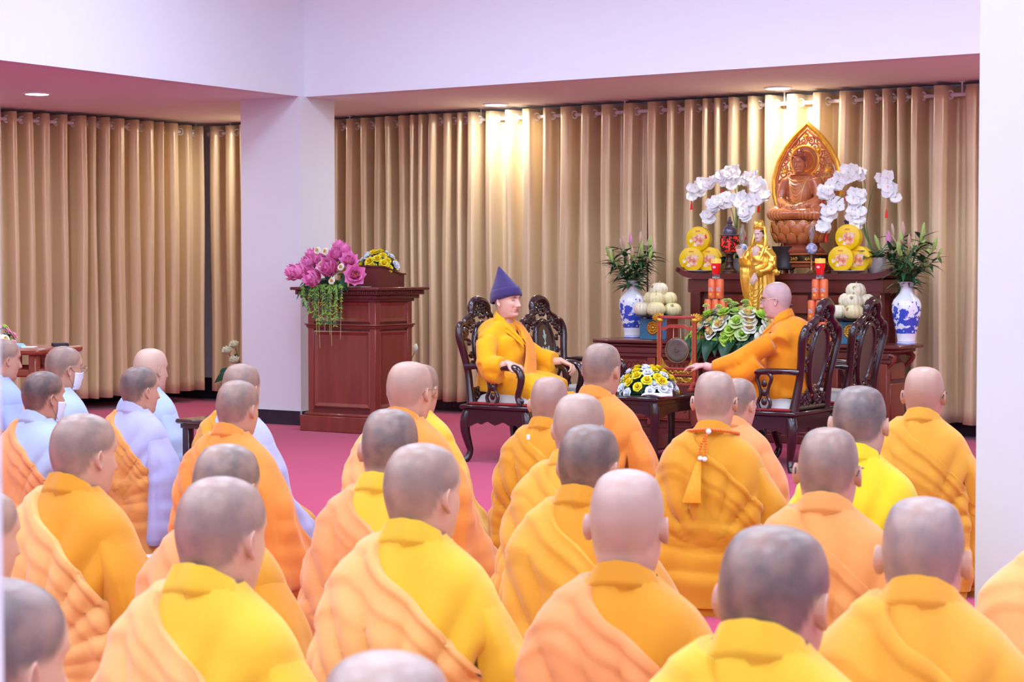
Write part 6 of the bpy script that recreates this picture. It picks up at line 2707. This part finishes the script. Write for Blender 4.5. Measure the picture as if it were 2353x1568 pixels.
displace(gfig, gfold)
gfig.materials.append(m_gold)
obj('robe', gfig, gs_)
bvh = BVHTree.FromPolygons([v.co for v in gfig.vertices], [tuple(p.vertices) for p in gfig.polygons])
mb = MB()
for z0, w, dep in ((.64, .055, .05), (.60, .06, .05), (.50, .06, .10), (.46, .065, .11), (.42, .06, .11), (.36, .055, .08), (.32, .05, .07)):
    pts = [(-w + 2 * w * i / 14, 0, z0 - dep * (1 - (2 * i / 14 - 1) ** 2)) for i in range(15)]
    pr = project(bvh, pts, (0, 1, 0), .002)
    if len(pr) > 3:
        mb.tube(pr, vinterp([.003, .0065, .003], len(pr)), 6)
tag(mb.build('drapery_folds', m_gold, gs_), kind='stuff')
m_porcskin = skin_mat((242, 214, 204), (236, 200, 190), .05)
hm = head_mesh('head', .44, 0, math.radians(8), m_porcskin, 1, (.95, .9, 1.0))
for v in hm.vertices:
    v.co.z = max(v.co.z, -.085)
hd2 = objm('head', hm, gs_, Matrix.Translation((0, -.004, .838)) @ Matrix.Rotation(PI, 4, 'Z'))
# bare chest and hands
mb = MB()
mb.ball((0, -.058, .70), (.036, .024, .048), 14, 10)
mb.build('bare_chest', m_porcskin, gs_)
mb = MB()
hand(mb, (-.120, -.088, .672), (-.1, -.35, 1), (.3, -1, .1), 1, (10, 20, 20), .62)
mb.build('hand', m_porcskin, gs_)
mb = MB()
hand(mb, (.012, -.100, .520), (-.35, -.2, -1), (0, 1, 0), 1, (8, 14, 14), .55)
mb.build('hand', m_porcskin, gs_)
mb = MB()
mb.lathe([(.036, .030), (.039, .045), (.040, .075), (.036, .10), (.026, .112), (.001, .115)], 20, c=(0, .0, 0), sq=1.05, fn=lambda a, z: 1 + .05 * math.cos(10 * a))
for k in range(7):
    a = PI / 2 + (k - 3) * .42
    mb.ball((.039 * math.cos(a), .041 * math.sin(a), .052 + .012 * (3 - abs(k - 3)) / 3), (.009, .008, .013), 7, 5)
mb.build('crown', m_gold, hd2)
mb = MB()
mb.tube([(.037 * math.sin(a), .040 * math.cos(a), .026 - .004 * math.cos(a)) for a in np.linspace(-2.0, 2.0, 22)], .0052, 6)
for sx in (-1, 1):
    mb.tube([(sx * .034, .012, .026), (sx * .0365, .004, .006), (sx * .036, -.004, -.012)], .0035, 6)
mb.build('hair_band', m_ink, hd2)
# veil falling behind the head to the shoulders
mb = MB()
for sx in (-1, 1):
    tapered(mb, [(sx * .036, .012, .90), (sx * .046, .010, .84), (sx * .056, -.01, .77), (sx * .050, -.045, .70), (sx * .03, -.066, .63)], [.012, .014, .016, .014, .008], 8)
tapered(mb, [(0, .035, .91), (0, .045, .84), (0, .045, .76)], [.03, .036, .04], 10)
mb.build('veil', m_gold, gs_)
for k in range(5):
    objm('willow_sprig', LEAF_LIGHT, gs_, along((-.124, -.10, .735), (-.5 + .25 * k, -.3, .2 + .25 * (k % 2)), (0, 0, 1), .7))

# ---- moth orchids
TASM = MB()
TASM.lathe([(.0015, 0), (.005, -.006), (.004, -.012), (.008, -.03), (.013, -.072), (.001, -.073)], 10)
TASM.tube([(0, 0, .0), (0, 0, .03)], .0012, 4)
TASSEL = TASM.mesh('red_tassel', mat('red_silk', (232, 40, 36), rough=.6))
m_pot = mat('stone_pot', (190, 182, 178), rough=.6, var=.6, vscale=20, vcol=(150, 146, 140))


def orchid(px, b, sprays, tassels, label, seed):
    r = random.Random(seed)
    p = online(px, b, UPZ)
    t = thing('orchid_plant', p, 0, label, 'orchid', 'white orchids on the high altar')
    mb = MB()
    mb.lathe([(.05, 0), (.055, .006), (.075, .06), (.080, .11), (.083, .125), (.076, .125), (.0005, .11)], 28)
    mb.build('pot', m_pot, t)
    for k in range(26):
        a = r.random() * 2 * PI
        d = Vector((math.cos(a), math.sin(a), r.uniform(.1, 1.1)))
        q = Vector((math.cos(a) * .03, math.sin(a) * .03, .11))
        objm('broad_leaf', LEAF_BIG if k < 8 else LEAF_LILY2, t, along(q, d, (0, 0, 1), r.uniform(.6, .95)))
    for pts, n, dens in sprays:
        W3 = []
        for i, (x, y, db) in enumerate(pts):
            q = online(x, b + db)
            z = zat(y, q.y)
            W3.append(Vector((q.x, q.y, z)) - p)
        path = catmull([(0, 0, .11)] + [tuple(w) for w in W3], 8)
        mb = MB()
        mb.tube(path, vinterp([.004, .003, .002], len(path)), 5)
        mb.build('spray_stem', m_stem, t)
        m0 = int(len(path) * dens)
        n = int(n * 1.75)
        for k in range(n):
            f = m0 + (len(path) - 1 - m0) * (k + .5) / n
            q = Vector(path[int(f)])
            off = Vector((r.uniform(-1, 1), r.uniform(-1, .3), r.uniform(-1, .8))) * .042
            nrm = Vector((-.35 + r.uniform(-.7, .7), -1 + r.uniform(-.3, .3), r.uniform(-.35, .5)))
            objm('orchid_bloom', ORCHID, t, aim(q + off, nrm, r.uniform(1.05, 1.35), r.uniform(-.5, .5) + PI))
    for x, y, db in tassels:
        q = online(x, b + db)
        z = zat(y, q.y)
        objm('red_tassel', TASSEL, t, Matrix.Translation(Vector((q.x, q.y, z)) - p))
    return t


orchid(1690, 1.44, [([(1690, 520, -.05), (1685, 420, -.05), (1650, 410, -.10), (1615, 420, -.12), (1588, 445, -.12)], 15, .42),
                    ([(1692, 520, 0), (1695, 430, 0), (1680, 396, -.05), (1660, 405, -.08)], 15, .62),
                    ([(1694, 520, 0), (1700, 420, 0), (1722, 405, -.05), (1742, 430, -.08), (1748, 455, -.08)], 20, .58),
                    ([(1688, 520, -.08), (1670, 460, -.12), (1640, 470, -.14), (1620, 505, -.14)], 17, .5),
                    ([(1692, 530, -.05), (1694, 455, -.10), (1708, 462, -.12), (1716, 500, -.12)], 22, .55)],
       [(1588, 462, -.12), (1658, 432, -.1), (1742, 468, -.08), (1622, 528, -.14), (1711, 530, -.14)],
       'white moth orchid with red tassels arching over the red glowing urn', 21)
orchid(2012, 1.44, [([(1985, 520, 0), (1975, 410, 0), (1945, 400, -.08), (1910, 430, -.12), (1888, 450, -.12)], 16, .5),
                    ([(1985, 520, 0), (1985, 420, 0), (1965, 392, -.04), (1940, 398, -.06)], 14, .62),
                    ([(1990, 520, .02), (2005, 430, .02), (2025, 405, 0), (2042, 430, -.02), (2046, 455, -.02)], 18, .58),
                    ([(1982, 520, -.05), (1968, 450, -.08), (1968, 480, -.10), (1960, 515, -.10)], 22, .5),
                    ([(1978, 520, -.08), (1950, 450, -.12), (1915, 470, -.14), (1896, 500, -.14), (1893, 520, -.14)], 12, .52)],
       [(1888, 455, -.12), (1942, 440, -.1), (2035, 480, 0), (1897, 535, -.14)],
       'white moth orchid with red tassels arching beside the tall lilies', 22)

# ---- bouquets
bp_ = online(1692, .73, ALH)
bq = thing('altar_flowers', bp_, ROOMZ, 'broad arrangement of cream roses and green blooms spilling over the altar front', 'flowers')
dome(bq, (0, 0, .0), .38, .14, .25, 62, [ROSE_C, ROSE_C, ROSE_G, ROSE_L, ROSE_C], [LEAF_GREY, LEAF_ROUND, LEAF_LIGHT, LEAF_GREY], 31, 1.30, 90, -.05)
r = random.Random(33)
for k in range(20):
    x = -.36 + .74 * k / 19
    d = Vector((x * .9 + r.uniform(-.4, .4), -.8, r.uniform(-1.3, -.4)))
    objm('broad_leaf', LEAF_BIG, bq, along((x * .9, -.13, r.uniform(.0, .03)), d, (0, -.3, 1), r.uniform(.6, .95)))
for k in range(12):
    x = r.uniform(-.36, .36)
    z = .23 * math.sqrt(max(0, 1 - (x / .4) ** 2))
    mb = MB()
    top_ = (x * 1.1, -.03, z + r.uniform(.05, .10))
    mb.tube([(x, -.02, z - .04), top_], .003, 5)
    mb.build('bud_stem', m_stem, bq)
    objm('green_bud', ROSE_G, bq, aim(top_, (0, -.3, 1), .55))

tb_ = online(1490, -1.16, TZ + .003)
bq = thing('table_bouquet', tb_, ROOMZ, 'low dome of yellow and white roses on the low dark table', 'flowers')
dome(bq, (0, 0, .005), .195, .165, .175, 52, [ROSE_Y, ROSE_W, ROSE_Y, ROSE_W], [LEAF_GREY, LEAF_ROUND, LEAF_GREY], 41, .80, 190, -.02)
# folded white cloth by the bouquet
n1, n2 = 14, 8
G = np.zeros((n1, n2, 3))
for i in range(n1):
    for j in range(n2):
        u_, v_ = i / (n1 - 1), j / (n2 - 1)
        G[i, j] = (-.10 + .20 * u_ + .012 * math.sin(5 * v_), -.05 + .085 * v_ + .014 * math.sin(7 * u_), .010 + .010 * abs(math.sin(4 * u_ + 3 * v_)) + .006 * math.sin(9 * v_ + 2 * u_))
mb = MB()
mb.grid(G)
cp_ = online(1512, -1.40, TZ + .003)
o = mb.build('folded_cloth', mat('white_cloth', (240, 240, 246), rough=.8, bump=.2, bscale=60), loc=cp_, rz=ROOMZ + .1)
md = o.modifiers.new('t', 'SOLIDIFY')
md.thickness = .012
tag(o, 'crumpled white cloth lying at the edge of the low dark table', 'cloth')

rbx = lcen + V * .10 + U * .0
bq = thing('lectern_bouquet', (rbx[0] + V[0] * .07, rbx[1] + V[1] * .07, 1.1875 + .148), ROOMZ, 'dome of yellow and white roses resting on the lectern reading slope', 'flowers')
dome(bq, (0, .02, .0), .165, .12, .14, 30, [ROSE_Y, ROSE_Y, ROSE_W], [LEAF_GREY, LEAF_ROUND], 43, .80, 120, -.1)

# pink lotus arrangement on the lectern corner
LB = -.42
lp_ = online(752, LB + .04, 1.1875)
bq = thing('lotus_arrangement', lp_, ROOMZ, 'pink lotus arrangement with trailing green vines on the lectern corner', 'flowers')
Mi = (Matrix.Translation(lp_) @ Matrix.Rotation(ROOMZ, 4, 'Z')).inverted()


def lpt(px, py, db):
    q = online(px, LB + db)
    return Mi @ Vector((q.x, q.y, zat(py, q.y)))


r = random.Random(9)
for px, py, db, s, op in [(687, 630, .0, .85, 0), (704, 628, -.06, .85, 0), (720, 614, .02, .85, 0), (731, 640, -.10, .95, 0), (763, 622, -.08, 1.0, 0), (803, 604, .0, .95, 1), (815, 634, -.10, 1.1, 1),
                          (776, 596, .0, .8, 0), (724, 596, .06, .7, 0), (745, 606, .02, .7, 0)]:
    q = lpt(px, py, db)
    nrm = Vector(((px - 752) / 90, -.8, .45 + (620 - py) / 60))
    objm('pink_lotus', LOTUS_P if op else LOTUS_P2, bq, aim(q, nrm, s * (1.45 if op else 2.05), r.random() * 6))
for px, py in ((779, 566), (793, 574)):
    q = lpt(px, py, .02)
    objm('pink_lotus', LOTUS_P2, bq, aim(q - Vector((0, 0, .04)), (.1, -.1, 1), 1.35))
    mb = MB()
    mb.tube([(0, 0, 0), tuple(q * .6 + Vector((0, 0, -.01))), tuple(q - Vector((0, 0, .03)))], .004, 5)
    mb.build('stem', m_stem, bq)
for px, py in ((739, 608), (763, 646), (784, 614), (748, 578), (730, 576)):
    objm('cream_rose', ROSE_C, bq, aim(lpt(px, py, -.14), (0, -1, .3), .62))
for k in range(34):
    q = Vector((r.uniform(-.2, .2), r.uniform(-.05, .06), r.uniform(.0, .12)))
    d = Vector((r.uniform(-1, 1), -r.random(), r.uniform(-.6, .8)))
    objm('leaf', [LEAF_ROUND, LEAF_LILY2, LEAF_LIGHT][r.randrange(3)], bq, along(q, d, (0, -.5, 1), r.uniform(.8, 1.3)))
for px, py, dx in ((790, 642, .6), (748, 596, -.4), (712, 652, -.5)):
    objm('broad_leaf', LEAF_BIG, bq, along(lpt(px, py - 8, -.10), (dx * .5, -.4, -.8), (0, -1, .3), .62))
mb = MB()
mb.ball((0, .0, .0), (.19, .07, .07), 14, 8)
mb.v = [(x, y, max(z, 0.0)) for x, y, z in mb.v]
mb.build('foam_base', m_leafd, bq)
for k, (px, y1) in enumerate([(700, 700), (712, 720), (728, 770), (735, 800), (746, 760), (752, 745), (762, 795), (770, 750), (782, 780), (722, 730), (758, 770), (774, 730), (740, 745)]):
    db = -.135 - .02 * r.random()
    a0, a1 = lpt(px - 4 + 3 * r.random(), 652, -.08), lpt(px, y1, db)
    mid = lpt(px + r.uniform(-5, 5), 664, db)
    mid2 = lpt(px + r.uniform(-3, 3), (664 + y1) / 2, db)
    path = catmull([tuple(a0), tuple(mid), tuple(mid2), tuple(a1)], 8)
    mb = MB()
    mb.tube(path, .0022, 5)
    mb.build('vine', mat('vine_green', (150, 178, 84), rough=.5), bq)
    for j, q in enumerate(path[2:18 if y1 > 755 else 24]):
        for sx in (-1, 1):
            d = Vector((sx * r.uniform(.5, 1), -.4, r.uniform(-1.1, -.2)))
            objm('leaf', LEAF_FERN if r.random() < .55 else LEAF_FERN2, bq, along(q, d, (0, -1, .3), r.uniform(.8, 1.3)))

# white lotus stands: one half hidden by the column, one behind the lectern


def lotus_vase(loc, label, blooms, leaves):
    t = thing('lotus_vase', loc, 0, label, 'flowers')
    mb = MB()
    mb.lathe([(.07, 0), (.075, .01), (.085, .10), (.075, .20), (.05, .26), (.045, .29), (.055, .31), (.048, .31), (.04, .28)], 28, cap=False)
    mb.lathe([(.0005, .002), (.07, 0)], 28, cap=False)
    mb.build('vase', m_porc, t)
    for px, py, Y, s, kind in blooms:
        q = at(px, py, Y) - Vector(loc)
        mb = MB()
        path = catmull([(0, 0, .27), (q.x * .3, q.y * .3, .27 + (q.z - .27) * .5), tuple(q)], 5)
        mb.tube(path, .004, 5)
        mb.build('stem', m_stem, t)
        objm('white_lotus' if kind == 0 else 'lotus_bud', LOTUS_W if kind == 0 else BUD_W, t, aim(q, (-.3 if kind == 0 else .2, -.5 if kind == 0 else -.1, 1), s))
    for px, py, Y, d, s in leaves:
        q = at(px, py, Y) - Vector(loc)
        objm('broad_leaf', LEAF_BIG, t, along(q, d, (-.2, -1, .4), s))
        mb = MB()
        mb.tube(catmull([(0, 0, .27), (q.x * .4, q.y * .4, .36), tuple(q)], 4), .003, 5)
        mb.build('stem', m_stem, t)


lv = atz(560, 955, 0)
lotus_vase((lv.x, lv.y, 0), 'white lotuses in a floor vase, half hidden by the column', [(540, 798, lv.y - .02, .95, 0), (524, 812, lv.y - .05, 1.0, 0), (541, 834, lv.y - .08, 1.0, 0)], [(528, 858, lv.y - .05, (-1, -.3, -.4), .75), (545, 812, lv.y, (-.2, 0, -1), .6), (520, 845, lv.y - .03, (-.6, -.3, -.9), .6)])
lv = atz(925, 960, 0)
lotus_vase((lv.x, lv.y, 0), 'single pale lotus bud in a floor vase behind the lectern', [(952, 812, lv.y - .05, 1.0, 1)], [])

# side table bouquet and papers
s0 = Vector((sd.location.x, sd.location.y, SHh))
bq = thing('side_table_bouquet', (s0.x - .12, s0.y - .06, s0.z), 0, 'mixed bouquet of pink and white roses on the reddish side table', 'flowers')
dome(bq, (0, 0, 0), .21, .16, .15, 40, [ROSE_W, ROSE_P, ROSE_C, ROSE_G, ROSE_P], [LEAF_GREY, LEAF_ROUND, LEAF_LIGHT], 47, .68, 90, -.05)
for i, (dx, dy, w, d_, col, lb, hh) in enumerate([(.13, -.16, .16, .11, (168, 206, 240), 'pale blue booklet lying open on the reddish side table', .018), (.21, -.10, .12, .12, (240, 238, 236), 'white sheet of paper on the reddish side table', .004), (.33, .12, .10, .10, (44, 36, 48), 'small dark box at the corner of the reddish side table', .02)]):
    mb = MB()
    mb.box((0, 0, hh / 2), (w, d_, hh), min(.003, hh * .3))
    if i == 0:
        mb.box((.0, .0, hh + .004), (w * .9, d_ * .9, .006), .001)
    ca_, sa_ = math.cos(-.25), math.sin(-.25)
    tag(mb.build(('booklet', 'paper_sheet', 'small_box')[i], mat('paper_%d' % i, col, rough=.7), loc=(s0.x + dx * ca_ - dy * sa_, s0.y + dx * sa_ + dy * ca_, SHh), rz=-.25 + .3 * i), lb, ('booklet', 'paper', 'box')[i])

# ---- gong in its red and gold stand
g0 = online(1556, -.78, TZ + .003)
gg = thing('gong_stand', g0, ROOMZ + .12, 'bronze gong hung in a red and gold carved frame on the low table', 'gong')
m_redlac = mat('red_lacquer', (172, 60, 48), rough=.3, coat=.4, var=.4, vscale=10, vcol=(126, 34, 30))
GW, GH = .26, .525
for sx in (-1, 1):
    mb = MB()
    mb.box((sx * GW / 2, 0, GH / 2 + .01), (.028, .030, GH - .02), .004)
    po = mb.build('post', m_redlac, gg)
    mb = MB()
    for ox in (-1, 1):
        mb.box((sx * GW / 2 + ox * .0125, -.0155, GH / 2 + .05), (.0035, .003, GH - .12))
    mb.build('gold_line', m_goldp, po)
mb = MB()
mb.box((0, 0, GH - .008), (GW + .02, .030, .022), .004)
mb.build('top_rail', m_redlac, gg)
mb = MB()
out = [(-GW / 2, -.075), (-GW / 2 + .05, -.075), (-GW / 2 + .075, -.058), (GW / 2 - .075, -.058), (GW / 2 - .05, -.075), (GW / 2, -.075), (GW / 2, -.100), (GW / 2 - .045, -.100), (GW / 2 - .07, -.083), (-GW / 2 + .07, -.083), (-GW / 2 + .045, -.100), (-GW / 2, -.100)]
mb.prism([(x, GH + z) for x, z in out[::-1]], -.012, .012)
mb.build('arched_rail', m_redlac, gg, fixn=True)
for sx in (-1, 1):
    mb = MB()
    for k in range(7):
        a = -.3 + k * .42
        pts = [(sx * GW / 2, 0, GH - .03), (sx * (GW / 2 + .022 * math.cos(a)), 0, GH - .022 + .022 * math.sin(a)), (sx * (GW / 2 + .058 * math.cos(a * .9)), 0, GH - .012 + .032 * math.sin(a))]
        mb.tube(pts, [.013, .011, .006], 6)
    mb.ball((sx * GW / 2, 0, GH - .03), (.03, .022, .022), 10, 8)
    mb.build('gold_finial', m_goldp, gg)
for z, h, w in ((.155, .016, GW), (.110, .012, GW), (.045, .016, GW + .06)):
    mb = MB()
    mb.box((0, 0, z), (w, .028, h), .003)
    mb.build('lower_rail', m_redlac, gg)
mb = MB()
r = random.Random(3)
for k in range(12):
    x = -GW / 2 + .02 + (GW - .04) * k / 11
    mb.tube([(q[0], -.004, q[2]) for q in scroll((x, .132), .014, 1.2, r.choice((-1, 1)), r.random() * 6, 10)], .0045, 5)
    mb.tube([(q[0], -.004, q[2]) for q in scroll((x, .078), .020, 1.3, r.choice((-1, 1)), r.random() * 6, 12)], .0055, 5)
tag(mb.build('gold_fretwork', m_goldp, gg), kind='stuff')
for sx in (-1, 1):
    mb = MB()
    mb.prism([(sx * (GW / 2 - .014), .163), (sx * (GW / 2 - .070), .163), (sx * (GW / 2 - .045), .178), (sx * (GW / 2 - .03), .20), (sx * (GW / 2 - .014), .235)], -.008, .008)
    mb.build('gold_corner', m_goldp, gg, fixn=True)
for sx in (-1, 1):
    mb = MB()
    pts = catmull([(sx * (GW / 2), -.085, .008), (sx * GW / 2, -.05, .04), (sx * GW / 2, 0, .05), (sx * GW / 2, .05, .04), (sx * GW / 2, .085, .008)], 4)
    mb.tube(pts, vinterp([.010, .016, .020, .016, .010], len(pts)), 8)
    mb.box((sx * GW / 2, 0, .012), (.034, .19, .024), .004)
    mb.build('foot', m_redlac, gg)
mb = MB()
mb.M = Matrix.Translation((0, 0, .285)) @ Matrix.Rotation(PI / 2, 4, 'X')
mb.lathe([(.001, .010), (.012, .010), (.016, .005), (.060, .003), (.074, .005), (.082, .002), (.087, -.002), (.087, -.018), (.083, -.018), (.082, -.004), (.001, .000)], 40, cap=False)
go = mb.build('gong', mat('gong_bronze', (116, 104, 96), rough=.38, metal=.7, var=.6, vscale=14, vcol=(88, 76, 70)), gg)
mb = MB()
mb.tube([(.087 * math.cos(a), 0, .285 + .087 * math.sin(a)) for a in np.linspace(0, 2 * PI, 40, endpoint=False)], .0035, 6, closed=True)
mb.build('gong_rim', m_brass, go)
for sx in (-1, 1):
    mb = MB()
    mb.tube([(sx * .028, 0, .365), (sx * .026, 0, GH - .085)], .0022, 5)
    mb.build('cord', mat('gong_cord', (220, 200, 180), rough=.8), gg)

# ---- small things on the people
pt, ps, pseed, pw = PEOPLE[22]
m_bead = mat('orange_bead', (226, 112, 40), rough=.3, coat=.3)
mb = MB()
cent = []
for k in range(64):
    a = 2 * PI * k / 64
    q = np.array([.100 * math.sin(a), -.012 - .104 * math.cos(a), .708 - .035 * (1 - math.cos(a)) / 2 - .006 * abs(math.sin(a))]) * ps
    mb.ball(tuple(q), .0072 * ps, 7, 5)
beads = mb.build('prayer_beads', m_bead, pt)
tag(beads, 'ring of small orange prayer beads', kind='stuff')
nape = robe_surface(np.array([0.0]), np.array([.695]), pseed, .2, 1, 1, pw)[0]
mb = MB()
mb.ball(((nape[0]) * ps, (nape[1] - .034) * ps, .700 * ps), .011, 10, 8)


def backpt(x, z, lift):
    ph_ = math.asin(max(-1, min(1, x / .22)))
    q = robe_surface(np.array([ph_]), np.array([z]), pseed, .2, 1, 1, pw)[0]
    return ((q[0]) * ps, (q[1] - lift) * ps, z * ps)


mb.ball(backpt(-.02, .600, .036), .010, 8, 6)
mb.ball(backpt(-.005, .598, .036), .010, 8, 6)
mb.build('white_beads', m_porc, beads)
for dx in (-.014, .006):
    mb = MB()
    for k in range(8):
        mb.ball(backpt(-.012 + dx * (1 if k > 2 else .5), .685 - .010 * k, .034), .0055, 6, 4)
    mb.build('bead_string', m_bead, beads)
P_ = np.zeros((8, 10, 3))
for i in range(8):
    t_ = i / 7
    z_ = .590 - .155 * t_
    c_ = np.array(backpt(-.025 - .012 * t_, z_, .036)) / ps
    for k in range(10):
        a = 2 * PI * k / 10
        w = (.010 + .026 * t_) * (1 + .06 * math.cos(5 * a))
        P_[i, k] = ((c_[0] + w * math.cos(a)) * ps, (c_[1] + .010 * math.sin(a)) * ps, z_ * ps)
mb = MB()
mb.grid(P_, False, True)
mb.put([P_[-1, k] for k in range(10)], [tuple(range(10))])
mb.build('tassel', mat('tassel_silk', (244, 160, 28), rough=.6, bump=.5, bscale=120, bstretch=(1, 1, .05)), beads)
# white care label at the neck of the ochre robe
pt, ps, pseed, pw = PEOPLE[17]
q = robe_surface(np.array([-.12]), np.array([.645]), pseed, .2, 1, 1, pw)[0]
mb = MB()
mb.box((q[0] * ps, (q[1] - .026) * ps, (.645) * ps + .018), (.014, .003, .022), .001, .3)
mb.build('white_label', m_plate, pt)
# white cloth under the kneeler in lavender
pt, ps, pseed, pw = PEOPLE[4]
mb = MB()
G = np.zeros((10, 10, 3))
for i in range(10):
    for j in range(10):
        u_, v_ = -1 + 2 * i / 9, -1 + 2 * j / 9
        G[i, j] = (u_ * .27, v_ * .30 + .02, .006 + .004 * math.sin(6 * u_ + 4 * v_))
mb.grid(G)
o = mb.build('kneeling_cloth', mat('pale_cloth', (228, 228, 246), rough=.85), loc=(pt.location.x - .02, pt.location.y - .03, 0), rz=pt.rotation_euler.z)
md = o.modifiers.new('t', 'SOLIDIFY')
md.thickness = .010
tag(o, 'pale white cloth spread on the carpet under the lavender-robed kneeler', 'cloth')
